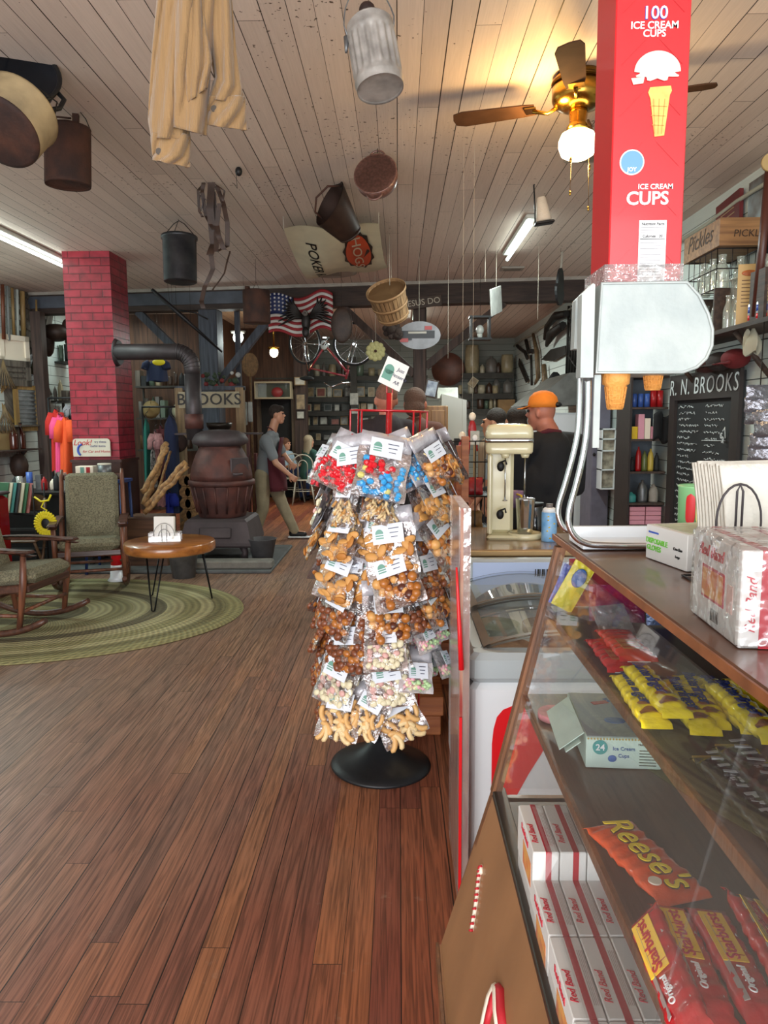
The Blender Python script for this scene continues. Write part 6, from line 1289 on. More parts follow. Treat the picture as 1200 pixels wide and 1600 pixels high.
for k, px in enumerate((1173, 1186)):
    x = 2.36; t = thing('soda_can', 'red white and blue soda can on wall shelf, %s of two' % ['left', 'right'][k], 'can', (x, ysh(px, x)-.0, SZ), 0, 'soda cans on the wall shelf'); MB().lathe([(0, 0), (.026, 0), (.033, .01), (.033, .115), (.026, .125), (0, .124)], 20).build('can_body', mat('silver_can', 'b8bcc4', .3, .6), t)
    MB().lathe([(.0333, .012), (.0333, .045)], 20).build('red_print', M_fr, t); MB().lathe([(.0334, .06), (.0334, .1)], 20).build('blue_print', M_bl2, t)
bottle('glass_jar', 'big round clear jar behind the tan menu board', (2.5, ysh(1160, 2.5), SZ), .36, .13, M_bottle, None, .8); x = 2.36
t = thing('black_label_jar', 'dark jar with black label high at the right edge', 'jar', (2.45, ysh(1200, 2.45)-.05, SZ+.42)); MB().lathe([(0, 0), (.08, 0), (.08, .12), (.07, .14), (0, .14)], 20).build('body', M_chalk, t); MB().lathe([(0, -.1), (.09, -.1), (.09, -.005), (0, -.004)], 20).build('lower_jar', M_bottle, t); MB().bb(-.12, .15, -.1, .1, -.13, -.1).build('riser_board', M_shelf, t); MB().bb(-.12, -.1, -.1, .1, -.42, -.13).bb(.13, .15, -.1, .1, -.42, -.13).build('riser_leg', M_shelf, t)['kind'] = 'stuff'
p = PX(1143, 340, WX_); t = thing('framed_plaque', 'dark red framed plaque hanging above the pickle crate', 'plaque', p); MB().box((-.02, 0, 0), (.03, .42, .3), RX(-4)).build('plaque', mat('dark_red_plaque', '6c2428', .5, var=.3), t); b = MB()
for i in range(5): b.box((-.037, 0, .08-.04*i), (.002, .26-.03*(i % 2), .008), RX(-4))
b.build('plaque_lettering', mat('dull_gold', '9c8460', .5), t)['kind'] = 'stuff'
p = PX(1186, 335, WX_); t = thing('wall_poster', 'faded blue picture print at the far right under the ceiling', 'poster', p); MB().box((-.01, 0, 0), (.01, .3, .52)).build('sheet', mat('faded_blue_poster', '8c9ca4', .4, var=1, col2='584c44', vs=5), t)
p = PX(1187, 350, 2.35); MB().tube([(p.x, p.y-.1, 3.1), (p.x, p.y-.02, 2.2)], .03, 6).build('bat_handle', mat('dark_red_brown_wood', '4a241c', .4)); o = bpy.data.objects['bat_handle']; tag(o, 'dark red brown pole standing on the shelf at the right edge', 'pole')
t = thing('round_tin_lid', 'small round printed tin lid on top of the dark pole', 'lid', (p.x-.01, p.y-.12, 3.13), 0); MB().cyl((0, -.012, 0), (0, .012, 0), .055, n=24).build('lid', mat('tan_tin', 'b09868', .4), t)
b = MB(); q = []
for i in range(26): y = 3.2+i*.55; q.append((WX_-.03, y, 3.17+.02*math.sin(i*1.7)))
b.tube(q, .016, 8); tag(b.build('wall_cable', mat('painted_cable', 'a8aa9c', .5)), 'pale painted cable running along the top of the right wall', 'cable')
for i, (px, py, c, l_) in enumerate(((1105, 560, '4c2c28', 'brown cap lying on the chalkboard top left'), (1125, 555, '38302e', 'dark cap with small white tag above the chalkboard'), (1150, 545, '6c1c20', 'dark red bag with pale lines above the chalkboard'))):
    p = PX(px, py, 2.52); t = thing('cap', l_, 'cap', (p.x, p.y, 1.93 if i < 2 else 1.93)); MB().sph((0, 0, .05), (.1, .12, .075), 16, 10).build('crown', mat('cap_%d' % i, c, .9, var=.3), t); MB().grid(lambda u, v: Vector((-.08-.09*math.sin(PI*u)*v, (u-.5)*.2, .03-.02*v)), 10, 4).build('brim', mat('cap_%d' % i, c), t).modifiers.new('s', 'SOLIDIFY').thickness = .004
p = PX(1172, 560, 2.4); t = thing('white_rag', 'crumpled off-white cloth hanging under the wall shelf', 'cloth', (p.x, p.y, 2.135)); t.scale = (.7, .7, .8); MB().grid(lambda u, v: Vector(((.025+.05*math.sin(PI*v*.8))*math.cos(2*PI*u)*(1+.4*math.sin(6*PI*u+4*v)), (.03+.07*math.sin(PI*v*.8))*math.sin(2*PI*u)*(1+.4*math.cos(8*PI*u)), -.2*v+.02*math.sin(6*PI*u))), 36, 10, closeu=True).build('cloth', mat('off_white_rag', 'a8a490', .9), t)
rg = random.Random(8)
for i in range(6):
    p = PX(1185+rg.uniform(-4, 12), 605+i*19, 2.25); snack((p.x, p.y, p.z-.08), mat('silver_clear_pouch', '8c8c94', .2, .6, bump=1, bs=30), 'shiny silver pouch hanging right of the chalkboard, %s from top' % ORD[i], rg.uniform(-60, 0), .14, .14, 'silver pouches on the hanging strip', 0)
p = PX(1186, 640, 2.3); tag(MB().cyl((p.x, p.y, 1.0), (p.x, p.y, 2.14), .004, n=5).build('hanging_strip', M_wire), 'thin hanging strip carrying the silver pouches', 'strip')
# pantry shelf unit, grey door, organiser
xa_, xb_ = P(986, 700, 7.3).x, WX_-.005; yf = 7.3
t = thing('pantry_shelves', 'narrow dark open shelf unit of groceries left of the chalkboard', 'shelf unit', (0, 0, 0)); MB().bb(xa_-.02, xa_, yf, yf+.45, .0, 1.95).build('side_panel', M_chfr, t)
MB().bb(xa_, xb_, yf+.43, yf+.45, 0, 1.95).build('back_panel', mat('grey_blue_back', '5c646c', .6), t)
SHZ = [P(1010, y, yf).z for y in (820, 786, 737, 686, 636)]
for z in SHZ+[1.95]: MB().bb(xa_, xb_, yf, yf+.43, z-.02, z).build('shelf_board', M_shelf, t)
M_blue = mat('blue_can_print', '3c5ca4', .35); M_pink = mat('pink_pack', 'd898a8', .5); M_soda = mat('red_tin', 'a0181c', .35)
def item(name, label, cat, loc, kind, dims, m, grp):
    b = MB()
    if kind == 'box': b.bb(-dims[0]/2, dims[0]/2, -dims[1]/2, dims[1]/2, 0, dims[2])
    else:
        r_, h = dims
        b.lathe({'cyl': [(0, 0), (r_, 0), (r_, h), (0, h)], 'jug': [(0, 0), (r_*.9, 0), (r_, h*.1), (r_, h*.6), (r_*.7, h*.82), (r_*.3, h*.9), (r_*.3, h), (0, h)], 'crock': [(0, 0), (r_*.92, 0), (r_, h*.3), (r_, h*.8), (r_*.88, h*.9), (r_*.92, h), (0, h*.98)]}[kind], 16)
    o = b.build(name, m); o.location = loc; return tag(o, label, cat, grp)
for lev, nm, kind, step, wh, opts in ((4, 'soda_can', 'cyl', .062, 'top', [('blue can', (.027, .13), M_blue)]*3+[('red tin', (.03, .16), M_soda)]*3), (3, 'food_carton', 'box', .062, 'second', [('yellow carton', (.055, .1, .12), M_yel), ('pink carton', (.058, .1, .24), M_pink), ('red and white carton', (.055, .1, .2), M_cwhite), ('pink carton', (.055, .1, .12), M_pink)]), (2, 'sauce_bottle', 'jug', .06, 'middle', [('dark bottle', (.026, .14), M_chalk), ('red bottle', (.028, .24), M_soda), ('olive bottle', (.028, .2), mat('olive_bottle', '5c6434', .3)), ('mustard bottle', (.03, .22), mat('mustard_bottle', 'b8a040', .4)), ('black bottle', (.026, .18), M_chalk), ('pale bottle', (.026, .16), M_trimw)]), (1, 'plastic_jug', 'jug', .11, 'lower', [('teal tub', (.05, .1), M_teal), ('grey jug', (.048, .22), M_galv), ('pale jug', (.045, .18), M_trimw)])):
    for k, (l_, dm, m) in enumerate(opts):
        x = xa_+.04+step*k
        if x > xb_-.03: break
        item(nm, '%s, %s from left on the %s pantry shelf' % (l_, ORD[k], wh), l_.split()[-1], (x, yf+.08, SHZ[lev]+.001), kind, dm, m, 'groceries on the pantry shelves')
for k in range(2):
    for j in range(4): item('pink_carton', 'flat pink carton on the lowest pantry shelf, %s stack, %s up' % (['left', 'right'][k], ORD[j]), 'carton', (xa_+.09+.16*k, yf+.12, SHZ[0]+.045*j+.001), 'box', (.15, .2, .04), M_pink, 'flat pink cartons')
tag(MB().grid(lambda u, v: Vector((xb_-.14+.15*u, yf-.03-.02*math.sin(u*9), 1.58-.26*v+.03*math.sin(u*7))), 12, 8).build('black_cloth', mat('black_cloth_fabric', '0e0e10', .95)), 'black cloth hanging over the right front of the pantry shelves', 'cloth').modifiers.new('s', 'SOLIDIFY').thickness = .02
gx0, gx1 = P(932, 700, 9.2).x, WX_-.02
t = thing('grey_cupboard', 'tall grey purple cupboard left of the pantry shelves', 'cupboard', (0, 0, 0)); MB().bb(gx0-.05, gx1, 9.2, 9.75, 0, 2.05, .01).build('body', mat('grey_purple_paint', '6c6878', .5, var=.2), t); MB().sph((gx0-.03, 9.185, 1.1), .02).build('knob', M_black, t)
ox = P(962, 700, 8.95).x; t = thing('drawer_organiser', 'white plastic drawer organiser hanging on the grey cupboard', 'organiser', (ox, 9.08, 0))
b = MB()
for z in (.7, .93, 1.16, 1.3, 1.42): b.bb(-.16, .16, -.1, .1, z-.015, z)
for x in (-.16, 0, .15): b.bb(x, x+.012, -.1, .1, .7, 1.42)
b.build('white_frame', M_fw, t)['kind'] = 'stuff'; MB().bb(-.15, .15, -.05, .09, .705, 1.4).build('pale_contents', mat('mixed_pale_contents', 'b4aa98', .6, var=.6, vs=14), t)
p = P(980, 680, 8.9); tag(MB().bb(p.x-.03, p.x+.09, 8.93, 8.935, p.z-.12, p.z+.04).build('blue_note', mat('pale_blue_note', 'a8bcc4', .7)), 'pale blue note paper taped beside the organiser', 'note')
t = thing('kitchen_fridge', 'white kitchen appliance behind the man in the orange cap', 'appliance', (0, 0, 0)); MB().bb(1.95, 2.6, 10.2, 10.9, 0, 1.62, .03).build('body', M_fw, t); MB().bb(1.93, 1.95, 10.25, 10.28, .9, 1.4).build('handle', M_galv, t)
t = thing('range_hood', 'grey sloping metal hood on the right wall above the white appliance', 'hood', (0, 0, 0)); b = MB(); b.prism([(1.75, 1.72), (2.6, 1.72), (2.6, 2.15), (2.3, 2.15)][::-1], 1.6, T(0, 10.1, 0)); b.build('hood', mat('grey_hood_metal', '70716c', .45, .5, var=.3), t)
M_tool = mat('dark_old_tool_iron', '26221e', .6, .3, var=.4, vs=8); M_toolw = wood('old_tool_handle', '6c5638', '463624', 'z', .6)
def wall_tool(label, name, cat, pts, r_, m=None):
    q = [PX(x, y, WX_-.01-(r_ if isinstance(r_, float) else max(r_))) for x, y in pts]; b = MB(); b.tube(q, r_, 6); o = b.build(name, m or M_tool); return tag(o, label, cat, None)
wall_tool('dark curved ox yoke, uppermost on the right wall', 'ox_yoke', 'yoke', [(851, 530), (855, 510), (868, 494), (885, 490)], [.03, .05, .07, .05]); wall_tool('dark curved beam below the uppermost yoke', 'ox_yoke', 'yoke', [(854, 540), (862, 522), (880, 508)], [.03, .09, .06]);
def blade(label, pts, nm='saw_blade', cat='saw'):
    q = [PX(x, y, WX_-.02) for x, y in pts]; b = MB(); i = b.addv(q); b.addf(range(i, i+len(q)), False); j = b.addv([v+Vector((-.02, 0, 0)) for v in q]); b.addf(list(range(j, j+len(q)))[::-1], False)
    for k in range(len(q)): l = (k+1) % len(q); b.addf((i+k, j+k, j+l, i+l), False)
    tag(b.build(nm, M_tool), label, cat)
blade('long dark lens shaped saw blade on the right wall', [(847, 562), (862, 546), (885, 540), (886, 552), (866, 564)]); blade('dark triangular saw on the right wall near the corner', [(812, 560), (826, 594), (823, 598), (811, 570)])
wall_tool('thin dark sickle near the far corner of the right wall', 'sickle', 'sickle', [(808, 540), (814, 546), (820, 550), (824, 560)], .035); wall_tool('brown handled scythe on the right wall left of the yokes', 'scythe', 'scythe', [(833, 522), (839, 550), (841, 590), (836, 600)], [.03, .05, .05, .02], M_toolw)
wall_tool('short dark hook tool on the right wall', 'hook_tool', 'tool', [(822, 532), (826, 550), (832, 548)], .04); wall_tool('long thin iron rod hanging vertically on the right wall', 'iron_rod', 'rod', [(830, 555), (831, 602)], .025); wall_tool('wooden mallet handle on the right wall above the hood', 'mallet', 'mallet', [(850, 570), (852, 600), (842, 616)], [.04, .06, .03], M_toolw)
wall_tool('black coat hanging on the right wall above the hood', 'black_coat', 'coat', [(868, 584), (866, 596), (868, 606)], [.06, .13, .14], mat('black_cloth_fabric', '0e0e10', .95))
for i in range(4): wall_tool('dark slanted iron rod on the right wall, %s from left' % ORD[i], 'iron_rod', 'rod', [(889+i*5, 478-i), (885+i*4, 590)], .02)
for k in range(3): wall_tool('dark cross brace between wall rods, %s down' % ORD[k], 'cross_brace', 'brace', [(889, 500+28*k), (902, 520+28*k)], .02)
# == BACK WALL
M_bshelf = mat('dark_grey_shelf', '3c3a34', .7, var=.3)
BD = 16.9
def zpx(py, d): return P(600, py, d).z
def xpx(px, d): return P(px, 640, d).x
def bshelf(label, px0, px1, py, d=BD, dep=.35, h=.12, name='back_shelf'):
    x0, x1, z = xpx(px0, d-dep), xpx(px1, d-dep), zpx(py, d-dep); t = thing(name, label, 'shelf', (0, 0, 0)); MB().bb(x0, x1, d-dep, YB-.005, z-.03, z).build('board', M_bshelf, t); MB().bb(x0, x1, d-dep, d-dep+.02, z-h, z-.031).build('front_lip', M_bshelf, t); return z
cr = [mat('salt_glaze_cream', 'a89c7c', .35, var=.3, vs=6), mat('grey_stoneware', '74706a', .4, var=.3, vs=6), mat('brown_stoneware', '4c382c', .35, var=.3), mat('cream_white_crock', 'b4ac94', .35, var=.2), mat('green_glass_jar', '5c6c5c', .2)]
CN2 = ['cream', 'grey', 'brown', 'pale cream', 'greenish']
def pot(px0, px1, pyt, z, m_i, kind, where, d=BD-.2, nm='stoneware_crock'):
    x0, x1 = xpx(px0, d), xpx(px1, d); h = zpx(pyt, d)-z; r_ = (x1-x0)/2
    o = item(nm, '%s stoneware %s %s' % (CN2[m_i], {'crock': 'crock', 'jug': 'jug', 'cyl': 'jar'}[kind], where), {'crock': 'crock', 'jug': 'jug', 'cyl': 'jar'}[kind], ((x0+x1)/2, d, z+.001), kind, (r_, h), cr[m_i], 'stoneware on the back shelves'); return o
z1_ = bshelf('top shelf of crocks on the back wall at right', 722, 802, 584); z2_ = bshelf('second shelf of crocks on the back wall at right', 722, 802, 616); z3_ = bshelf('third shelf of jars on the back wall at right', 722, 790, 640)
for a in ((726, 748, 541, 0, 'crock', 'with dark hoops, leftmost of top row'), (758, 776, 558, 1, 'jug', 'with small neck, middle of top row'), (774, 782, 568, 2, 'jug', 'small, beside the grey jug'), (782, 801, 556, 0, 'crock', 'tall, rightmost of top row'), (749, 757, 571, 3, 'jug', 'tiny, with figure shape, top row')): pot(a[0], a[1], a[2], z1_, a[3], a[4], a[5])
for k, a in enumerate(((731, 741, 600, 3, 'crock'), (741, 746, 597, 2, 'jug'), (746, 758, 603, 3, 'cyl'), (759, 769, 599, 2, 'jug'), (770, 781, 592, 1, 'jug'), (769, 778, 604, 0, 'cyl'), (785, 800, 594, 1, 'jug'), (716, 722, 603, 0, 'cyl'))): pot(a[0], a[1], a[2], z2_, a[3], a[4], 'on second row right shelf, %s' % ORD[k], BD-.2 if k != 5 else BD-.3)
for k, a in enumerate(((727, 735, 628, 2, 'crock'), (745, 756, 622, 2, 'crock'), (757, 763, 627, 4, 'cyl'), (764, 770, 622, 0, 'jug'), (771, 775, 621, 3, 'cyl'))): pot(a[0], a[1], a[2], z3_, a[3], a[4], 'on third row right shelf, %s' % ORD[k])
def bpic(px0, px1, py0, py1, d, label, fm, pm, name='framed_picture', cat='picture', grp=None, tilt=0, lean=-8):
    x0, x1 = xpx(px0, d), xpx(px1, d); za, zb = zpx(py1, d), zpx(py0, d); w_, h = x1-x0, zb-za; t = thing(name, label, cat, ((x0+x1)/2, d, (za+zb)/2), 0, grp); t.rotation_euler = Euler((math.radians(lean), math.radians(tilt), 0))
    e = min(w_, h)*.11; MB().box((0, 0, 0), (w_, .02, h), None, .002).build('frame', fm, t); MB().box((0, -.0115, 0), (w_-2*e, .003, h-2*e)).build('picture', pm, t); return t
M_f = [mat('dark_frame', '2c221c', .5), mat('tan_frame', '8c744c', .5), mat('grey_frame', '6c6c68', .5), mat('cream_frame', 'a89c80', .5)]
M_p = [mat('old_photo_grey', '8c8c84', .4, var=1, col2='4a4a46', vs=9), mat('sepia_print', '9c8864', .4, var=1, col2='5c4a34', vs=8), mat('pale_print', 'b8b8ac', .4, var=.4, vs=9), mat('dark_print2', '3c4644', .3, var=.4, vs=9), mat('reddish_print', '8c5044', .4, var=.4, vs=9)]
bpic(733, 745, 591, 606, BD-.4, 'small diamond tilted tile picture in front of the jars', M_f[3], M_p[1], tilt=35, lean=0, name='tile_picture')
bx = item('brown_carton', 'brown cardboard carton on the back wall under the crocks', 'carton', (xpx(790, BD-.25), BD-.25, z3_-.22), 'box', (.36, .3, .42), mat('cardboard', '94744c', .7, var=.2), None)
t = thing('carton_shelf', 'dark short shelf holding the brown carton', 'shelf', (0, 0, 0)); MB().bb(xpx(776, BD-.25), xpx(804, BD-.25), BD-.45, YB-.005, z3_-.25, z3_-.221).build('board', M_bshelf, t)
c = P(700, 577, BD-.05); t = thing('round_tray', 'large round rust brown tray on the back wall beside the crocks', 'tray', (c.x, BD-.02, c.z)); b = MB(); b.M = RX(90); b.lathe([(0, .0), (.33, 0), (.36, .03), (.37, .03), (.34, -.02), (0, -.02)], 40); b.build('disc', mat('rust_brown_tray', '5c3424', .45, .3, var=.45, vs=5), t)
rows = [(587, 462, 668), (620, 478, 600), (642, 470, 596), (664, 470, 590), (688, 490, 590), (712, 492, 590)]
RN = ['top', 'second', 'third', 'fourth', 'fifth', 'lowest']; rg = random.Random(12); zs = []
for i, (py, a, e) in enumerate(rows): zs.append(bshelf('%s long dark shelf of keepsakes on the back wall' % RN[i], a, e, py, h=.1))
for i, (py, a, e) in enumerate(rows[1:], 1):
    x = a+3; k = 0
    while x < e-8 and k < 9:
        w_ = rg.uniform(7, 15); h = rg.uniform(9, 14) if i > 1 else rg.uniform(12, 18)
        d = BD-.2; za = zs[i]; hm = h*d/F_PX; pyb = py; fm = rg.choice(M_f); pm = rg.choice(M_p)
        x0, x1 = xpx(x, d), xpx(x+w_, d); t = thing('framed_picture', '%s small picture, %s from left, %s back shelf' % (pm.name.split('_')[0]+' '+['print in dark frame', 'print in tan frame', 'print in grey frame', 'print in cream frame'][M_f.index(fm)], ORD[k], RN[i]), 'picture', ((x0+x1)/2, d, za+hm/2+.004), 0, 'small pictures on the back shelves'); t.rotation_euler = (math.radians(-9), 0, 0)
        e_ = min(x1-x0, hm)*.12; MB().box((0, 0, 0), (x1-x0, .02, hm), None, .002).build('frame', fm, t); MB().box((0, -.0115, 0), (x1-x0-2*e_, .003, hm-2*e_)).build('picture', pm, t)
        x += w_+rg.uniform(1.5, 5); k += 1
M_bask = mat('woven_brown_basket', '6c5030', .8, var=.4, vs=30, bump=.5, bs=50)
t = thing('picnic_basket', 'brown woven picnic basket with handle on the top back shelf', 'basket', (xpx(464, BD-.2), BD-.2, zs[0])); w_ = .42; MB().box((0, 0, .16), (w_, .25, .3), None, .02).build('body', M_bask, t); MB().tube([(-.08, 0, .3), (-.07, 0, .42), (0, 0, .47), (.07, 0, .42), (.08, 0, .3)], .012, 8).build('handle', M_bask, t)
t = thing('tall_wood_keg', 'tall wooden keg left of the picnic basket', 'keg', (xpx(440, 15.2), 15.3, zpx(587, 15.2))); MB().lathe([(0, 0), (.17, 0), (.2, .2), (.19, .38), (.16, .45), (0, .45)], 20).build('body', wood('keg_wood', '7c5430', '543820', 'z', .5), t); MB().lathe([(.202, .19), (.204, .2), (.202, .21)], 20).build('hoop', M_iron, t)
t = thing('left_upper_shelf', 'dark shelf over the doorway carrying lantern and keg', 'shelf', (0, 0, 0)); MB().bb(xpx(400, 14.9), xpx(462, 14.9), 14.88, 15.6, zpx(589, 14.9)-.03, zpx(589, 14.9)).build('board', M_bshelf, t); t['category'] = 'shelf'; t.name = 'upper_shelf'
t = thing('barn_lantern', 'old railway lantern standing over the dark doorway', 'lantern', (xpx(418, 15), 15.1, zpx(588, 14.9)+.003)); MB().lathe([(0, 0), (.12, 0), (.11, .06), (.07, .08)], 18).lathe([(.08, .28), (.09, .32), (.04, .4), (0, .41)], 18).build('metal_body', M_tin, t); MB().lathe([(.06, .08), (.085, .17), (.06, .28)], 18).build('glass_chimney', M_bottle, t); MB().tube([(-.12, 0, .05), (-.13, 0, .35), (0, 0, .5), (.13, 0, .35), (.12, 0, .05)], .007, 6).build('bail', M_iron, t)
t = thing('glass_showcase', 'small glass fronted case with red and white figure above the doorway', 'showcase', (0, 0, 0)); x0, x1, za, zb = xpx(402, 14.7), xpx(458, 14.7), zpx(620, 14.7), zpx(598, 14.7)
b = MB(); b.bb(x0, x1, 14.45, 14.74, za-.03, za).bb(x0, x1, 14.45, 14.74, zb, zb+.03).bb(x0, x0+.02, 14.45, 14.74, za, zb).bb(x1-.02, x1, 14.45, 14.74, za, zb); b.build('wood_case', M_f[3], t); MB().bb(x0+.02, x1-.02, 14.73, 14.738, za, zb).build('green_back', mat('green_grey_back', '56604a', .6), t); MB().bb(x0+.02, x1-.02, 14.452, 14.456, za, zb).build('glass_front', M_glass, t); b = MB(); b.sph((x0+.42, 14.6, za+.1), (.12, .05, .1)); b.build('red_figure', M_soda, t)
for k, (px, w_, h, mi, kind, nm) in enumerate(((496, 9, 18, 3, 'crock', 'crock'), (507, 6, 22, 1, 'jug', 'jug'), (520, 12, 18, 0, 'crock', 'crock'), (537, 7, 26, 2, 'jug', 'jug'), (548, 10, 12, 1, 'cyl', 'jar'), (562, 14, 22, 4, 'crock', 'crock'), (581, 10, 12, 0, 'cyl', 'jar'), (596, 11, 10, 3, 'cyl', 'jar'), (612, 10, 14, 1, 'jug', 'jug'), (630, 9, 16, 0, 'crock', 'crock'))): pot(px-w_/2, px+w_/2, 587-h, zs[0], mi, kind, 'on the top long shelf, %s from left' % ORD[k])
bpic(461, 478, 588, 601, 14.6, 'pale landscape picture in thin tan frame near the showcase', M_f[1], M_p[2], lean=0); bpic(462, 478, 614, 640, 14.7, 'dark picture with many small faces right of the doorway', M_f[0], M_p[1], lean=0); bpic(463, 476, 641, 654, 14.7, 'small pale portrait right of the doorway', M_f[0], M_p[2], lean=0); bpic(547, 560, 614, 632, 16.4, 'white print of buildings pinned on shelf edge', M_p[2], M_p[2], lean=0); bpic(548, 559, 638, 646, 16.4, 'small white card pinned below the building print', M_p[2], M_p[2], lean=0)
b = MB(); x = xpx(470, 14.75); struct(MB().bb(x-.12, x+.12, 14.72, 14.9, 0, CEIL).build('trim_4', M_postb)); x = xpx(553, 16.45); struct(MB().bb(x-.07, x+.07, 16.42, 16.5, 0, 2.9).build('trim_5', M_bshelf))
# oak cabinet, white display, frame right of the customers
d = 6.6; x0, x1 = P(644, 660, d).x, P(700, 660, d).x; t = thing('oak_cabinet', 'oak cabinet with red pulls behind the customers heads', 'cabinet', (0, 0, 0)); zt = P(660, 634, d).z
MB().bb(x0, x1, d, d+.45, 0, zt, .008).build('body', wood('oak_cabinet_wood', 'a07844', '7c5a30', 'z', .45), t); MB().bb(x0+.03, (x0+x1)/2-.01, d-.015, d-.001, zt-.6, zt-.04, .004).build('door', wood('oak_cabinet_wood', '', ''), t); MB().bb((x0+x1)/2+.01, x1-.03, d-.015, d-.001, zt-.6, zt-.04, .004).build('door', wood('oak_cabinet_wood', '', ''), t); MB().sph(((x0+x1)/2-.03, d-.025, zt-.12), .012).build('knob', M_redm, t)
d = 7.2; x0, x1 = P(690, 660, d).x, P(729, 660, d).x; zt = P(700, 622, d).z; t = thing('white_display_cabinet', 'white sided display cabinet with sloping top right of the oak one', 'display cabinet', (0, 0, 0)); b = MB(); b.prism([(x0, 0), (x1, 0), (x1, zt-.02), (x0, zt+.04)][::-1], .5, T(0, d, 0)); b.build('body', mat('white_cabinet_paint', 'b8bab4', .5), t); MB().bb(x1-.12, x1-.03, d-.006, d, 1.2, 1.36).build('dark_opening', M_black, t)
bpic(664, 684, 594, 622, 7.0, 'tilted black framed blue picture standing on the oak cabinet', M_f[0], mat('pale_blue_picture', 'a4b4c4', .4, var=1, col2='4c5c74', vs=14), tilt=12, lean=-5)
t = thing('newspaper_print', 'white print with dark drawing lying on the white display cabinet', 'print', (P(700, 617, 7.25).x, 7.3, zt+.05)); MB().box((0, 0, 0), (.2, .01, .12), RX(-30)).build('sheet', M_p[2], t)
for i, (px, py, c, nm, l_) in enumerate(((738, 660, 'red_snack_wrapper', 'red_doll', 'red and white cloth doll hanging left of the dark haired people'), (722, 690, 'red_snack_wrapper', 'red_doll', 'dark red cloth doll hanging over the wire rack'))):
    t = thing(nm, l_, 'doll', P(px, py, 5.2)); MB().sph((0, 0, -.06), (.03, .025, .08)).cyl((-.02, 0, -.1), (-.03, 0, -.22), .012).cyl((.02, 0, -.1), (.03, 0, -.2), .012).build('body', MATS[c], t); MB().sph((0, 0, .04), (.025, .025, .03)).build('head', M_cwhite, t); MB().cyl((0, 0, .06), (0, 0, CEIL-t.location.z), .001, n=4).build('hanging_string', M_string, t)
p = P(760, 655, 5.0)
t = thing('mascot_card', 'pale card with round white face figure beside the mixer head', 'card', P(742, 684, 4.9)); MB().box((0, 0, 0), (.06, .004, .09)).build('card', M_p[2], t); MB().sph((0, -.006, 0), (.018, .004, .02)).build('white_face', M_wtx, t); MB().box((0, .004, -.2), (.02, .004, .35)).build('support_strip', M_f[1], t)
# BROOKS frame and things by the stove
d = 9.35; t = thing('wood_frame_stand', 'pale timber frame carrying BROOKS spelled in horseshoe iron behind the stove', 'frame', (0, 0, 0)); xa, xb = P(282, 640, d).x, P(376, 640, d).x; zt = P(340, 616, d).z; M_pale = wood('pale_rough_timber', '8c7454', '6a563e', 'z', .7)
for x in (xa, xb): MB().bb(x-.05, x+.05, d-.05, d+.05, 0, zt+.08).build('upright', M_pale, t)
MB().bb(xa, xb, d-.06, d-.02, zt-.17, zt+.03).build('name_board', mat('cream_name_board', 'a49a80', .7, var=.2), t); MB().bb(xa-.05, xb+.05, d-.04, d+.1, zt+.05, zt+.1).build('top_rail', M_postg, t)
text('BROOKS', T((xa+xb)/2, d-.065, zt-.07)@FRONT, .2, mat('horseshoe_iron', '241f1c', .6), t, bold=.02, depth=.006, spacing=1.05)
rg = random.Random(6)
t = thing('flower_arrangement', 'dusty red and white flower arrangement on the frame above the stove', 'flowers', (P(338, 600, d).x, d+.02, zt+.1)); b = MB()
for i in range(26): b.mi = rg.choice((0, 1, 2, 2)); b.sph((rg.uniform(-.28, .28), rg.uniform(-.05, .05), rg.uniform(0, .16)+(.08 if b.mi == 1 else 0)), rg.uniform(.02, .045), 7, 5)
b.build('blooms', [mat('dull_red_bloom', '6c2424', .8), mat('white_bloom', 'a4a4a0', .7), mat('dark_leaf', '2c3a28', .8)], t)['kind'] = 'stuff'
t = thing('woven_paddle', 'brown round woven paddle on a stick right of the name frame', 'paddle', (P(391, 575, 10.0).x, 10.0, 0)); zc2 = P(391, 570, 10).z; b = MB(); b.sph((0, 0, zc2), (.11, .02, .16), 20, 10); b.cyl((0, 0, .0), (0, 0, zc2-.1), .015, n=8); b.build('paddle', M_bask, t)
t = thing('pale_gloves', 'pale grey work gloves hanging right of the BROOKS board', 'gloves', P(386, 640, 9.6)); MB().box((-.03, 0, -.05), (.06, .03, .3), None, .01).box((.04, 0, -.03), (.06, .03, .26), None, .01).build('gloves', mat('pale_grey_cloth', '9ca09c', .9, var=.3), t); MB().cyl((0, 0, .1), (0, 0, CEIL-t.location.z), .002, n=4).build('hanging_string', M_wire, t)
t = thing('red_wagon', 'dark red painted wooden sled standing right of the stove', 'sled', (P(392, 780, 10.1).x, 10.1, 0), 0); MB().bb(-.12, .0, -.05, .05, 0, 1.35).bb(.03, .1, -.05, .05, 0, 1.1).build('runner', mat('dark_red_sled_paint', '5c1c1c', .5, var=.4), t); t.name = 'red_sled'
M_log = wood('peeled_log_wood', 'a07848', '6c4c2c', 'y', .7)
def log(label, a, e, r_, d0, d1, grp='twisty walking stick logs by the stove'):
    A, B = P(*a, d0), P(*e, d1); pts = []; n = 12; rg_ = random.Random(int(a[0]*7+e[0]))
    for i in range(n+1): f = i/n; pts.append(A*(1-f)+B*f+Vector((rg_.uniform(-1, 1), rg_.uniform(-1, 1), rg_.uniform(-1, 1)))*r_*.35)
    return tag(MB().tube(pts, [r_*rg_.uniform(.85, 1.15) for _ in pts], 10).build('rough_log', M_log), label, 'log', grp)
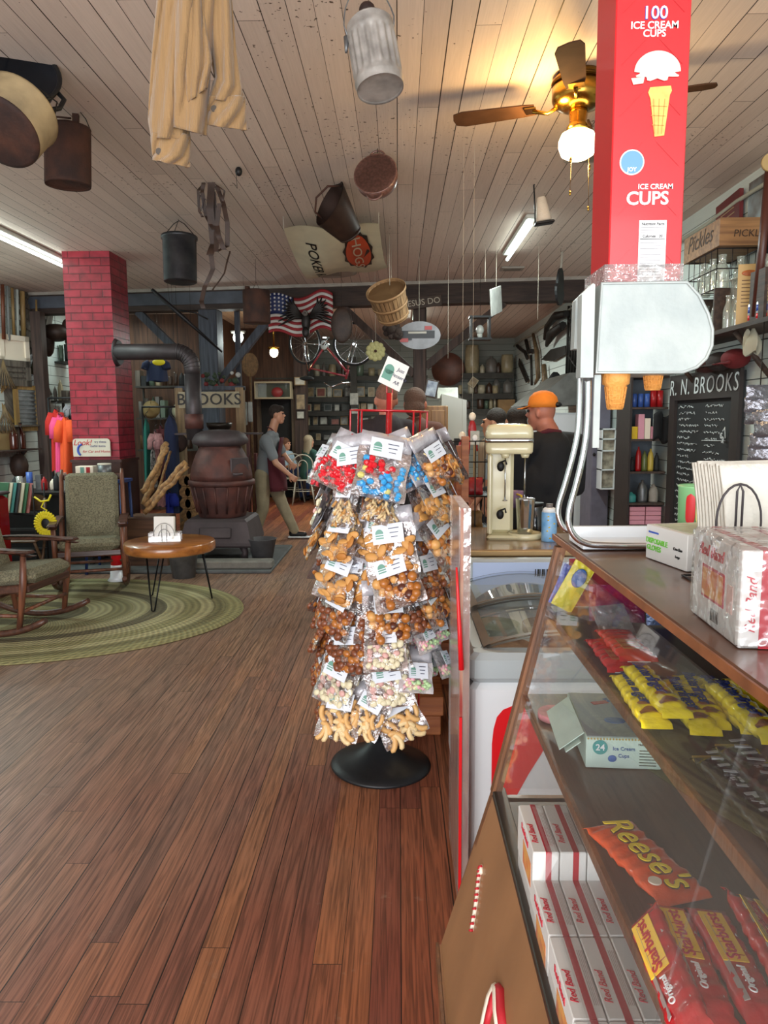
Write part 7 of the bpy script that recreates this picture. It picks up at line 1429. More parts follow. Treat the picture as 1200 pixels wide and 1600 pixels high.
log('twisted pale log leaning steeply, leftmost beside the chimney', (226, 790), (260, 692), .035, 7.75, 8.1); log('knobby brown log crossing in front of the steep one', (222, 770), (262, 700), .028, 7.7, 8.0); log('pale peeled log leaning right, upper of the two', (228, 792), (290, 722), .03, 7.6, 7.75); log('pale peeled log leaning right, lower of the two', (226, 802), (293, 728), .026, 7.55, 7.7); log('thin grey branch standing behind the logs', (240, 790), (266, 705), .014, 7.8, 8.2)
t = thing('log_bin', 'low brown wooden bin holding the leaning logs', 'bin', (P(232, 850, 7.75).x, 7.75, 0)); MB().bb(-.2, .25, -.15, .2, 0, .55, .01).build('bin', M_cwood, t)
rg = random.Random(2)
for k in range(12):
    z = .1+.14*(k//2)+.02; x = P(300 if k % 2 else 291, 700, 9.1).x; o = MB().cyl((0, -.2, 0), (0, .2, 0), .07, n=9).build('firewood_log', M_log); o.location = (x+rg.uniform(-.01, .01), 9.15, z); tag(o, 'split firewood log, %s in the stack left of the stove, %s column' % (ORD[k//2], ['left', 'right'][k % 2]), 'log', 'firewood stack')
# == LEFT SIDE GOODS
rg = random.Random(21)
t = thing('look_sign', 'white rounded sign with red LOOK lettering fixed to the chimney front', 'sign', P(143, 699, 8.045)); M_sw = mat('cream_sign_enamel', 'ccc6b4', .4)
pl = []
for cx, cz, a0 in ((.17, .06, 0), (-.17, .06, 90)):
    for i in range(7): a = math.radians(a0+15*i); pl.append((cx+.035*math.cos(a), cz+.035*math.sin(a)))
pl += [(-.205, -.1), (.205, -.1)]
MB().prism(pl[::-1], .02, T(0, 0, 0)).build('sign_plate', M_sw, t); text('Look!', T(-.1, -.002, .05)@FRONT, .085, M_candy, t, shear=.3, bold=.02)
text('try these', T(.1, -.002, .06)@FRONT, .036, M_bfink, t); text('useful items', T(.07, -.002, .014)@FRONT, .036, M_bfink, t); text('for Car and Home', T(.05, -.002, -.045)@FRONT, .04, M_candy, t, shear=.3)
b = MB(); b.tube([(-.1+.05*math.cos(a), -.003, -.03+.06*math.sin(a)) for a in [1.6+i*.22 for i in range(13)]], .012, 6); b.build('blue_swoosh', M_bl2, t)
sx = P(178, 740, 7.3).x; t = thing('blue_step_stool', 'blue painted step stool between the chimney and the tweed rocker', 'stool', (sx-.06, 7.5, 0)); M_bs = mat('worn_blue_paint', '24407c', .5, var=.3); zt = .96
MB().bb(-.3, .12, -.14, .14, zt-.03, zt).build('top', M_bs, t)
for x in (-.26, .09): MB().cyl((x, -.12, zt-.03), (x*1.1, -.17, 0), .016, n=6).build('leg', M_bs, t); MB().cyl((x, .12, zt-.03), (x*1.1, .17, 0), .016, n=6).build('leg', M_bs, t)
MB().bb(-.28, .1, -.17, .0, .5, .52).build('step', M_bs, t)
p = P(133, 745, 7.45); t = thing('paint_tin', 'white tin with green and red stripes on the blue stool', 'tin', (p.x-.0, 7.45, zt)); MB().bb(-.09, .09, -.06, .06, 0, .14, .004).build('tin', M_cwhite, t); MB().bb(-.04, .0, -.0612, -.06, 0, .13).build('green_stripe', M_green, t); MB().bb(.02, .06, -.0612, -.06, 0, .13).build('red_stripe', M_soda, t); text('KLR', T(.0, -.063, .05)@FRONT, .06, M_ink, t, bold=.02); t.location.x += .02
p = P(164, 743, 7.45); t = thing('silver_pail_tin', 'silver grey round tin on the blue stool right of the striped one', 'tin', (p.x, 7.45, zt)); MB().cyl((0, 0, 0), (0, 0, .16), .065, n=24).build('tin', M_galv, t); MB().lathe([(.066, .15), (.069, .155), (.066, .165), (0, .165)], 24).build('lid', M_sw, t)
t = thing('roadside_cone', 'small red and white traffic cone on the floor behind the rocker arm', 'traffic cone', (P(180, 830, 7.0).x, 7.0, 0)); MB().lathe([(.1, .01), (.07, .05), (.058, .17)], 20).build('white_band', M_fw, t); MB().lathe([(.058, .17), (.035, .5), (.0, .5)], 20).build('red_cone', M_fr, t)
t = thing('sunflower_wreath', 'bright yellow sunflower wreath with black centre hanging by yellow ribbon', 'wreath', P(72, 818, 6.5)); M_ylw = mat('sunflower_yellow', 'd8c818', .6); b = MB()
for k in range(26):
    for rr in (.062, .085):
        a = 2*PI*k/26+rr*20; b.sph((rr*math.cos(a), -.01, rr*math.sin(a)*1.1), (.014, .012, .024), 8, 5, RY(-math.degrees(a)+90))
b.build('petals', M_ylw, t); MB().sph((0, .005, 0), (.058, .02, .062)).build('black_centre', M_black, t)
b = MB(); b.tube([(-.09, 0, .24), (-.03, -.01, .2), (.04, -.01, .21), (.06, 0, .26)], .009, 6).tube([(0, -.01, .2), (-.03, -.01, .15), (.02, -.01, .12), (0, 0, .09)], .007, 6); b.build('ribbon', M_ylw, t)
M_oar = [wood('pale_handle_wood', 'a88c5c', '84683e', 'z', .5), wood('reddish_handle_wood', '7c4428', '542c1c', 'z', .5), mat('grey_handle', '848a88', .5), mat('white_handle_paint', 'b4bcb4', .5)]
for i, (a, e, r_, mi, l_) in enumerate((((-2, 365), (6, 530), .025, 1, 'reddish wooden tool handle at the far left edge'), ((4, 345), (14, 532), .02, 2, 'dark grey tool handle, second from the left edge'), ((12, 350), (22, 530), .02, 0, 'thin brown tool handle, third from the left edge'), ((20, 352), (28, 530), .02, 3, 'white painted tool handle left of the thick pale one'), ((28, 355), (37, 530), .035, 0, 'thick pale wooden handle, rightmost of the upright ones'))):
    A, B = PX(*a, WL+.12), PX(*e, WL+.06); A.z = min(A.z, CEIL-.03); b = MB(); b.tube([A, A*.5+B*.5, B], r_, 8); t = b.build('tool_handle', M_oar[mi]); tag(t, l_, 'tool handle', 'tool handles leaning on the left wall')
def wallthing(label, name, cat, px, py, w_, h, m, m2, rot=0, slats=0, dx=.05):
    p = PX(px, py, WL+dx); t = thing(name, label, cat, p); t.rotation_euler = (RZ(72)@RY(rot)).to_euler(); e = w_*.14
    b = MB(); b.box((-w_/2+e/2, 0, 0), (e, .04, h)).box((w_/2-e/2, 0, 0), (e, .04, h)).box((0, 0, h/2-e/2), (w_, .04, e)).box((0, 0, -h/2+e/2), (w_, .04, e)); b.build('frame', m, t)
    b = MB(); b.box((0, .008, 0), (w_-e, .012, h-e))
    for k in range(slats): b.box((0, -.008, -h*.42+h*.84*(k+.5)/slats), (w_-2*e, .014, h*.4/slats))
    b.build('panel', m2, t); return t
M_old = wood('weathered_grey_wood', '6c645a', '4c453e', 'z', .8); M_yl = wood('yellow_washboard_wood', 'a08048', '7c6034', 'z', .6)
wallthing('grey slatted shutter tilted on the left wall near the corner', 'wood_shutter', 'shutter', 46, 505, .75, 1.0, M_old, M_old, 18, 6)
wallthing('white painted metal scoop plate with square dark hole', 'white_plate', 'plate', 22, 545, .5, .36, M_cwhite, M_cwhite, 0, 0, .08)
wallthing('grey louvred box on the left wall under the white plate', 'louvre_box', 'box', 20, 583, .6, .34, M_old, M_old, 0, 4, .1)
wallthing('grey washboard tilted beside the louvred box', 'grey_washboard', 'washboard', 47, 590, .5, .72, M_old, M_galv, -24, 9)
wallthing('wood frame tilted steeply left of the yellow washboard', 'slanted_frame', 'frame', 22, 632, .45, .62, M_yl, M_old, -38, 0)
wallthing('yellow framed washboard standing on the small wall shelf', 'yellow_washboard', 'washboard', 42, 638, .42, .62, M_yl, M_galv, 0, 9, .15)
wallthing('pale framed sampler picture right of the yellow washboard', 'sampler_picture', 'picture', 61, 650, .4, .3, M_old, mat('pale_pink_sampler', 'a89488', .7), 6, 0, .1)
wallthing('brown framed panel on the lower left shelf', 'brown_picture', 'picture', 10, 690, .42, .4, M_old, M_f[1], 0, 0, .1)
wallthing('white typed paper hanging tilted at the left', 'typed_paper', 'paper', 71, 712, .16, .42, M_p[2], M_p[2], -8, 0, .05)
p = PX(2, 663, WL+.14); t = thing('small_wall_shelf', 'narrow wooden shelf under the washboards on the left wall', 'shelf', (0, 0, 0)); z = PX(40, 664, WL+.14).z; MB().bb(WL, WL+.25, 9.7, 10.6, z-.02, z).build('board', M_old, t)
z2 = PX(20, 703, WL+.2).z; t = thing('small_wall_shelf', 'lower wooden shelf with triangular bracket on the left wall', 'shelf', (0, 0, 0)); MB().bb(WL, WL+.3, 9.0, 10.2, z2-.02, z2).build('board', M_postb, t); b = MB(); b.prism([(WL, z2-.02), (WL+.24, z2-.02), (WL, z2-.28)], .04, T(0, 9.9, 0)); b.build('bracket', M_postb, t)
for k, y in enumerate((9.75, 9.95)): bottle('brown_bottle', 'tall amber brown bottle on the lower left shelf, %s' % ['nearer', 'farther'][k], (WL+.15, y, z2), .34, .055, mat('amber_bottle', '4c2014', .2, coat=.5), None, .3, M_black)
t = thing('corn_broom', 'old straw broom hanging by the left corner post', 'broom', PX(59, 560, WL+.2)); MB().cyl((0, 0, .1), (.03, 0, .8), .014, n=8).build('handle', M_oar[0], t); MB().lathe([(.03, .1), (.06, 0), (.12, -.2), (.1, -.22), (0, -.22)], 14).build('bristles', mat('dark_straw', '4c4630', .9, bump=1, bs=60, stretch=(1, 1, .1)), t)
for i, (px, py) in enumerate(((6, 580), (8, 650))):
    t = thing('dried_bundle', 'bundle of dried grey stalks hanging on the left wall, %s' % ['upper', 'lower'][i], 'dried plants', PX(px, py, WL+.22)); b = MB()
    for k in range(18): a = 2*PI*k/18; b.tube([(0, 0, .15), (.04*math.cos(a), .04*math.sin(a), 0), (.13*math.cos(a), .13*math.sin(a), -.22)], .006, 4)
    b.build('stalks', M_toolw, t)['kind'] = 'stuff'
t = thing('dark_pouch', 'dark round pouch hanging below the lower left shelf', 'pouch', PX(30, 728, WL+.2)); MB().sph((0, 0, 0), (.12, .1, .17)).cyl((0, 0, .1), (0, 0, .22), .02).build('pouch', M_leather, t)
x = P(62, 600, 10.4).x; struct(MB().bb(x-.03, x+.11, 10.3, 10.45, 0, CEIL-.3).build('trim_6', M_postb))
mz = thing('magazine_rack', 'wire rack of magazines behind the red cooler', 'rack', (P(30, 800, 7.1).x, 7.1, 0)); b = MB()
for x in (-.25, .2):
    for y in (-.1, .12): b.cyl((x, y, 0), (x, y, .95), .008, n=6)
for z in (.5, .66, .3): b.bb(-.25, .2, -.1, .12, z-.008, z)
b.build('wire_frame', M_bw, mz)['kind'] = 'stuff'
MC = [mat('green_cover', '2c5c3c', .4), mat('cream_cover', 'c4bca4', .4), mat('teal_cover', '3c7c78', .4), mat('dark_cover', '2c2c30', .4), mat('rose_cover', 'a4605c', .4, var=.4, vs=20)]
for k in range(7):
    t = thing('magazine', '%s magazine in the rack, %s from the left' % (['green', 'cream', 'teal', 'dark', 'cream', 'green', 'rose pictured'][k], ORD[k]), 'magazine', (mz.location.x-.2+k*.045, 7.1-.012*k, .672), 0, 'magazines in the rack'); t.rotation_euler = (math.radians(-12), 0, math.radians(-30)); w_ = .24
    MB().box((0, 0, .15), (.21, .008, .29), None, .001).build('cover', MC[[0, 1, 2, 3, 1, 0, 4][k]], t)
    if k == 6: MB().box((0, -.0055, .14), (.15, .002, .16)).build('picture', M_p[4], t)
dt = thing('goods_table', 'dark table of small black and clear goods left of the tweed rocker', 'table', (P(85, 800, 7.9).x, 7.9, 0)); MB().bb(-.45, .5, -.25, .25, .78, .81).build('top', M_black, dt)
for x in (-.42, .47): MB().bb(x-.02, x+.02, -.22, -.18, 0, .78).build('leg', M_black, dt); MB().bb(x-.02, x+.02, .18, .22, 0, .78).build('leg', M_black, dt)
MB().bb(-.44, .49, -.23, -.22, .05, .78).build('black_cloth_front', MATS['black_cloth_fabric'], dt)
for k in range(12):
    kind = rg.choice(('jug', 'cyl', 'box')); m = [M_chalk, M_bottle, M_blue, M_galv, M_soda, M_cwhite][k % 6]; h = rg.uniform(.1, .22)
    item('small_jar' if kind != 'box' else 'small_box', '%s small %s on the dark goods table, %s from left' % (['black', 'clear', 'blue', 'grey', 'red', 'white'][k % 6], 'jar' if kind != 'box' else 'box', ORD[k]), 'jar' if kind != 'box' else 'box', (dt.location.x-.4+k*.075, 7.9+rg.uniform(-.12, .12), .811), kind, (.033, h) if kind != 'box' else (.06, .06, h), m, 'small goods on the dark table')
def garment(label, px0, px1, py0, py1, d, m, kind='shirt', grp='clothes on the racks', seed=0):
    x0, x1 = P(px0, 650, d).x, P(px1, 650, d).x; za, zb = P(px0, py0, d).z, P(px0, py1, d).z; w_ = x1-x0; h = za-zb; t = thing('hanging_'+kind, label, kind, ((x0+x1)/2, d, za), 0, grp)
    def f(u, v):
        a = 2*PI*u; ww = w_/2*(1+.15*v) if v > .12 else w_/2*(.25+.75*(v/.12)**.6)
        return Vector((ww*math.cos(a)*(1+.08*math.sin(5*a+seed)), .09*math.sin(a)*(1+.25*math.sin(4*a+seed))*(.4+v), -h*v+.01*math.sin(3*a)))
    MB().grid(f, 32, 12, closeu=True).build('cloth', m, t)
    if kind in ('shirt', 'jacket'):
        for s in (-1, 1): MB().tube([(s*w_*.38, 0, -h*.06), (s*w_*.55, -.02, -h*.2), (s*w_*.62, -.03, -h*.42)], [.05, .065, .06], 10).build('sleeve', m, t)
    MB().tube([(-w_*.3, 0, -.04), (0, 0, .03), (w_*.3, 0, -.04)], .006, 6).tube([(0, 0, .03), (0, 0, .08), (.03, 0, .1)], .004, 6).build('hanger', M_iron, t); return t
CL = dict(orange=mat('orange_cloth', 'd85020', .85), pink=mat('hot_pink_cloth', 'd8487c', .85), red=mat('red_cloth', 'b02018', .85), black=mat('black_cloth_fabric', '', .9), blue=mat('royal_blue_cloth', '1c2c8c', .85), grey=mat('white_grey_cloth', '9c9ca0', .9, var=.4, vs=14), navy=mat('navy_cloth', '1a2440', .9), teal=mat('teal_cloth', '1c6458', .85), print=mat('black_white_print_cloth', 'a4a09c', .9, var=1, col2='1c1c1c', vs=40), pinkp=mat('pink_print_cloth', 'b88484', .9, var=.4, vs=25), maroon=mat('maroon_cloth', '4c1c20', .9), green=mat('dark_green_cloth', '1c3428', .9))
for l_, a, e, py0, py1, d, m in (('orange red shirt at the left end of the bright clothes', 80, 95, 640, 735, 9.3, 'red'), ('hot pink shirt hanging between the red and orange ones', 86, 99, 648, 737, 9.2, 'pink'), ('bright orange shirt hanging right of the pink one', 93, 110, 652, 745, 9.1, 'orange'), ('black shirt hanging right of the orange one', 104, 114, 650, 750, 9.35, 'black'), ('white grey patterned hooded top beside the chimney', 108, 124, 630, 690, 9.5, 'grey'), ('royal blue shirt hanging just left of the chimney', 112, 124, 672, 745, 9.2, 'blue')): garment(l_, a, e, py0, py1, d, CL[m])
t = thing('clothes_rail', 'black rail carrying the bright shirts left of the chimney', 'rail', (0, 0, 0)); xa, xb = P(76, 640, 9.3).x, P(126, 640, 9.3).x; zz = P(90, 632, 9.3).z+.08; MB().cyl((xa, 9.3, zz), (xb, 9.3, zz), .012, n=8).build('bar', M_black, t); MB().cyl((xa, 9.3, 0), (xa, 9.3, zz), .012, n=8).build('post', M_black, t); MB().cyl((xb, 9.3, 0), (xb, 9.3, zz), .012, n=8).build('post', M_black, t)
for l_, a, e, py0, py1, d, m, k in (('dark navy long coat hanging left of the pale post by the stove', 256, 276, 650, 800, 9.0, 'navy', 'coat'), ('pink printed top hanging right of the chimney', 237, 246, 675, 740, 9.6, 'pinkp', 'shirt'), ('maroon shirt hanging behind the leaning logs', 245, 256, 665, 770, 9.7, 'maroon', 'shirt'), ('black and white printed leggings right of the chimney', 233, 240, 700, 760, 9.5, 'print', 'trousers'), ('teal dress strip hanging at the chimney edge', 224, 232, 655, 770, 9.6, 'teal', 'dress'), ('royal blue garment low behind the napkin table', 254, 266, 770, 820, 8.9, 'blue', 'shirt'), ('pink printed scarf hanging lower among the logs', 243, 252, 755, 790, 8.8, 'pinkp', 'scarf'), ('navy jacket with yellow trim hanging high right of the chimney', 234, 262, 564, 596, 11.5, 'navy', 'jacket')): garment(l_, a, e, py0, py1, d, CL[m], k, seed=len(l_))
t = thing('clothes_rail', 'dark rail carrying garments right of the chimney', 'rail', (0, 0, 0)); xa, xb = P(222, 640, 9.6).x, P(280, 640, 9.6).x; zz = P(250, 648, 9.6).z+.1; MB().cyl((xa, 9.6, zz), (xb, 9.6, zz), .012, n=8).build('bar', M_black, t); MB().cyl((xa, 9.6, 0), (xa, 9.6, zz), .012, n=8).build('post', M_black, t)
pj = P(248, 560, 11.5); tag(MB().cyl(pj, (pj.x, pj.y, CEIL), .004, n=5).build('hanging_wire', M_wire), 'thin wire holding the high navy jacket', 'wire'); p = P(248, 566, 11.35); tag(MB().sph(p, (.1, .03, .05)).build('yellow_patch', M_ylw), 'round yellow emblem on the high navy jacket', 'emblem')
bd = 12.2;
def blshelf(label, px0, px1, py, d): x0, x1, z = xpx(px0, d), xpx(px1, d), zpx(py, d); t = thing('goods_shelf', label, 'shelf', (0, 0, 0)); MB().bb(x0, x1, d, d+.4, z-.03, z).build('board', M_bshelf, t); MB().bb(x0, x0+.03, d+.36, d+.4, 0, z-.03).build('leg', M_bshelf, t); MB().bb(x1-.03, x1, d+.36, d+.4, 0, z-.03).build('leg', M_bshelf, t); return z
za = blshelf('upper shelf in the back left room right of the chimney', 212, 312, 600, bd); zb = blshelf('middle shelf in the back left room right of the chimney', 212, 312, 650, bd+.05); zc_ = blshelf('shelf of goods behind the clothes at far left', 80, 128, 622, 11.1); zd = blshelf('high shelf of dark goods above the far left clothes', 82, 128, 560, 11.4); ze = blshelf('low shelf in the back left room behind garments', 212, 312, 700, bd+.1)
mm = [M_chalk, cr[0], cr[1], cr[4], M_bask, M_old, cr[2], M_galv]; mn = ['black', 'cream', 'grey', 'green', 'woven brown', 'weathered', 'brown', 'silver']
for z, a, e, d, wh in ((za, 214, 310, bd, 'upper back left shelf'), (zb, 214, 310, bd+.05, 'middle back left shelf'), (ze, 214, 310, bd+.1, 'low back left shelf'), (zc_, 82, 126, 11.1, 'far left shelf'), (zd, 84, 126, 11.4, 'high far left shelf')):
    x = a+3; k = 0
    while x < e-5 and k < 14:
        w_ = rg.uniform(5, 10); h = rg.uniform(.12, .36); i = rg.randrange(8); kind = rg.choice(('jug', 'cyl', 'crock', 'box')); r_ = w_/2*d/F_PX
        item({'jug': 'old_jug', 'cyl': 'old_tin', 'crock': 'old_crock', 'box': 'old_box'}[kind], '%s %s, %s from left on the %s' % (mn[i], {'jug': 'jug', 'cyl': 'tin', 'crock': 'crock', 'box': 'box'}[kind], ORD[k], wh), {'jug': 'jug', 'cyl': 'tin', 'crock': 'crock', 'box': 'box'}[kind], (xpx(x+w_/2, d+.15), d+.15, z+.001), kind, (r_, h) if kind != 'box' else (2*r_, .2, h), mm[i], 'old goods on the back left shelves'); x += w_+1.5; k += 1
for px, py, d, r_, l_, c in ((236, 640, 10.6, .13, 'tan straw hat hanging right of the chimney', 'a08858'), (282, 642, 10.2, .12, 'cream hat hanging beside the pale post', 'b0a88c'), (278, 692, 9.1, .12, 'dark brown wooden ball hat form by the pale post', '3c2a24')):
    t = thing('hanging_hat', l_, 'hat', P(px, py, d)); b = MB(); b.M = RX(80); b.lathe([(r_, 0), (r_*.6, .01), (r_*.55, .07), (0, .09)], 24); b.build('hat', mat('hat_'+c, c, .9, var=.2), t).modifiers.new('s', 'SOLIDIFY').thickness = .005; MB().cyl((0, 0, r_*.5), (0, 0, CEIL-t.location.z), .002, n=4).build('hanging_string', M_wire, t)
for i, (px, py) in enumerate(((85, 520), (112, 535))):
    t = thing('dark_saddle', 'dark leather saddle hanging far left near ceiling, %s' % ['left one', 'right one'][i], 'saddle', P(px+(14 if i else 2), py, 10.95)); MB().sph((0, 0, 0), (.22, .2, .13)).sph((-.1, -.05, -.15), (.09, .1, .2)).sph((.18, 0, .1), (.08, .06, .1)).build('saddle', M_leather, t); MB().cyl((0, 0, .1), (0, 0, CEIL-t.location.z), .003, n=4).build('hanging_wire', M_wire, t)
x = P(262, 790, 9.0)
M_wch = mat('cream_metal_chair', 'b8b4a4', .4, .1); first = None
def bistro(label, loc, rz):
    global first
    if first: return dup(first, loc, rz, label=label)
    t = thing('bistro_chair', label, 'chair', loc, rz, 'white bentwood style metal chairs'); first = t
    MB().cyl((0, 0, .44), (0, 0, .46), .2, n=24).build('seat', M_wch, t)
    for k, (x, y) in enumerate(((-.14, .14), (.14, .14), (-.14, -.14), (.14, -.14))): MB().tube([(x, y, .44), (x*1.45, y*1.45, 0)], .011, 8).build('leg', M_wch, t)
    b = MB(); b.tube([(-.17, -.13, .44), (-.18, -.17, .75)]+[(-.18*math.cos(a), -.19, .75+.17*math.sin(a)) for a in [i*PI/10 for i in range(1, 10)]]+[(.18, -.17, .75), (.17, -.13, .44)], .012, 8); b.build('outer_back_hoop', M_wch, t)
    b = MB(); b.tube([(-.08, -.15, .45), (-.085, -.18, .72)]+[(-.085*math.cos(a), -.19, .72+.1*math.sin(a)) for a in [i*PI/8 for i in range(1, 8)]]+[(.085, -.18, .72), (.08, -.15, .45)], .009, 8); b.build('inner_back_hoop', M_wch, t)
    b = MB(); b.tube([(.2*math.cos(2*PI*k/20), .2*math.sin(2*PI*k/20), .25) for k in range(20)], .007, 6, closed=True); b.build('leg_ring', M_wch, t); return t
xa = P(481, 780, 14.2); bistro('white hoop backed metal chair under the green shirted woman', (xa.x, 13.6, 0), 5); bistro('white hoop backed metal chair just left of the candy rack', (P(522, 780, 13.6).x, 13.6, 0), -8); bistro('white hoop backed metal chair mostly hidden by the walking man', (P(455, 780, 13.9).x, 14.0, 0), 20)
t = thing('dining_table', 'dark dining table in the back room beside the seated women', 'table', (P(515, 770, 14.4).x, 14.35, 0)); MB().bb(-.5, .6, -.3, .3, .72, .75, .01).build('top', M_postb, t)
for x in (-.45, .55): MB().bb(x-.025, x+.025, -.27, -.22, 0, .72).build('leg', M_postb, t); MB().bb(x-.025, x+.025, .22, .27, 0, .72).build('leg', M_postb, t)
# == PEOPLE
def remesh(o, vox, sm=3):
    m = o.modifiers.new('join', 'REMESH'); m.mode = 'VOXEL'; m.voxel_size = vox; m.use_smooth_shade = True
    s_ = o.modifiers.new('smooth', 'SMOOTH'); s_.iterations = sm; s_.factor = .6; return o
SKIN = mat('skin_tone', 'c08c70', .5, var=.12, vs=5); SKIN2 = mat('ruddy_skin', 'b4705a', .5, var=.15, vs=5); HAIRD = mat('dark_brown_hair', '22170f', .8, bump=.8, bs=90); HAIRB = mat('blonde_grey_hair', '9a8c74', .8, bump=.9, bs=60, stretch=(3, 3, .3)); HAIRG = mat('greying_brown_hair', '5c4438', .85, bump=1, bs=90)
def headb(b, c, face, s=1.0):
    """face: unit vector of gaze in xy; adds skull, jaw, nose, ears, brows to the builder; returns frame"""
    f = Vector(face).normalized(); r_ = Vector((f.y, -f.x, 0));
    b.sph(c+Vector((0, 0, .02))*s-f*.012*s, (.078*s, .078*s, .098*s), 18, 14); b.sph(c+f*.018*s+Vector((0, 0, -.02))*s, (.066*s, .066*s, .085*s), 16, 12); b.sph(c+f*.05*s+Vector((0, 0, -.085))*s, (.034*s, .034*s, .03*s), 12, 8)
    b.cyl(c+f*.075*s+Vector((0, 0, .012))*s, c+f*.103*s+Vector((0, 0, -.022))*s, .009*s, .015*s, 8); b.sph(c+f*.08*s+Vector((0, 0, -.05))*s, (.016*s, .016*s, .009*s), 8, 6); b.sph(c+f*.078*s+Vector((0, 0, -.062))*s, (.014*s, .014*s, .008*s), 8, 6)
    for q in (-1, 1):
        b.sph(c+r_*q*.078*s-f*.005*s+Vector((0, 0, -.005))*s, (.014*s, .014*s, .032*s), 8, 8); b.sph(c+f*.07*s+r_*q*.03*s+Vector((0, 0, .03))*s, (.02*s, .02*s, .008*s), 8, 6)
def face_parts(t, c, face, s=1.0):
    f = Vector(face).normalized(); r_ = Vector((f.y, -f.x, 0));
    for q in (-1, 1): MB().sph(c+f*.078*s+r_*q*.03*s+Vector((0, 0, .012))*s, .0095*s, 10, 8).build('eye', mat('eye_dark', '1c1614', .2), t)
def hand(b, w_, d_, up, s=1.0, curl=.6, side=1):
    """w_: wrist point, d_: direction of the hand, up: palm normal"""
    d_ = Vector(d_).normalized(); n = Vector(up).normalized(); n = (n-d_*n.dot(d_)).normalized(); a = d_.cross(n)
    pc = w_+d_*.045*s
    for k in (-1, 0, 1): b.cap(w_+a*k*.012*s, w_+d_*.08*s+a*k*.024*s, .016*s, .014*s)
    for k, L_ in enumerate((.068, .078, .072, .056)):
        p0 = w_+d_*.08*s+a*(-.032+.0215*k)*s; p1 = p0+(d_*math.cos(curl*.6)+n*math.sin(curl*.6))*L_*.45*s; p2 = p1+(d_*math.cos(curl*1.6)+n*math.sin(curl*1.6))*L_*.5*s; b.cap(p0, p1, .0092*s, .0085*s); b.cap(p1, p2, .0085*s, .007*s)
    p0 = w_+d_*.03*s-a*.026*s*side; p1 = p0+(d_*.6-a*side*.8+n*.2).normalized()*.035*s; p2 = p1+(d_*.9-a*side*.2+n*.3).normalized()*.03*s; b.cap(p0, p1, .012*s, .0105*s); b.cap(p1, p2, .0105*s, .008*s)
def person(label): return thing('person', label, 'person', (0, 0, 0))
# ---- walking man
d = 9.5; t = person('man in grey t-shirt, maroon apron and khaki trousers walking right past the stove'); t.location = (P(430, 848, d).x, d, 0); O = t.location
def J(px, py, dy=0): v = P(px, py, d); return Vector((v.x, d+dy, v.z))-O
hd = J(433, 648); nk = J(425, 672); ch = J(421, 692); be = J(417, 718); hp = J(416, 740)
shn, shf = J(420, 686, -.19), J(424, 686, .18); eln, haN = J(436, 722, -.25), J(462, 745, -.2); elf, haF = J(440, 712, .2), J(456, 728, .1)
hn, hf = J(413, 745, -.09), J(419, 745, .09); kn, an, tn = J(413, 794, -.1), J(401, 836, -.1), J(412, 843, -.1); kf, af, tf = J(440, 790, .08), J(459, 834, .08), J(474, 835, .08)
b = MB(); headb(b, hd, (1, 0, 0)); b.cap(hd+Vector((-.02, 0, -.06)), nk+Vector((0, 0, -.02)), .055, .06)
b.cap(nk+Vector((0, -.1, -.06)), nk+Vector((0, .1, -.06)), .06); b.cap(ch+Vector((0, -.07, 0)), ch+Vector((0, .07, 0)), .105); b.cap(ch, be, .11, .1); b.cap(be+Vector((0, -.05, 0)), hp+Vector((0, -.06, 0)), .1, .105); b.cap(be+Vector((0, .05, 0)), hp+Vector((0, .06, 0)), .1, .105)
for s_, e_, h_ in ((shn, eln, haN), (shf, elf, haF)):
    b.cap(s_, e_, .052, .04); w_ = e_+(h_-e_)*.78; b.cap(e_, w_, .04, .027); hand(b, w_, h_-e_, (0, 1 if s_ is shn else -1, 0), 1.0, .8, 1 if s_ is shn else -1)
for a_, k_, n_2 in ((hn, kn, an), (hf, kf, af)): b.cap(a_, k_, .085, .058); b.cap(k_, n_2, .056, .035)
b.cap(an, tn, .035, .03); b.cap(af, tf, .035, .03)
remesh(b.build('body', SKIN, t), .007); face_parts(t, hd, (1, 0, 0))
b = MB(); b.cap(nk+Vector((0, -.1, -.07)), nk+Vector((0, .1, -.07)), .07); b.cap(ch+Vector((0, -.08, 0)), ch+Vector((0, .08, 0)), .12); b.cap(ch, be, .125, .118); b.cap(be+Vector((0, -.05, 0)), hp+Vector((0, -.06, .02)), .118, .118); b.cap(be+Vector((0, .05, 0)), hp+Vector((0, .06, .02)), .118, .118)
for s_, e_ in ((shn, eln), (shf, elf)): b.cap(s_+Vector((0, 0, 0)), s_+(e_-s_)*.72, .072, .066)
remesh(b.build('grey_tshirt', mat('grey_tshirt_cloth', '7c8286', .9), t), .012)
b = MB(); b.cap(hp+Vector((0, -.05, -.01)), hp+Vector((0, .05, -.01)), .118)
for a_, k_, n_2 in ((hn, kn, an), (hf, kf, af)): b.cap(a_+Vector((0, 0, .03)), k_, .108, .078); b.cap(k_, n_2+Vector((0, 0, .03)), .078, .062)
remesh(b.build('khaki_trousers', mat('khaki_cloth', '968a70', .9, var=.2, vs=10), t), .012)
b = MB()
def apr(u, v): q = J(424+5*v, 714+52*v); return Vector((q.x+.16*math.cos((u-.5)*3.4), .19*math.sin((u-.5)*3.4)*(1+.1*v), q.z))
b.grid(apr, 12, 8); b.grid(lambda u, v: J(437-6*v, 683+36*v)+Vector((.045*math.cos((u-.5)*2)+.0, (u-.5)*.26, 0)), 8, 6); o = b.build('maroon_apron', mat('maroon_apron_cloth', '4e1420', .9), t); o.modifiers.new('s', 'SOLIDIFY').thickness = .008
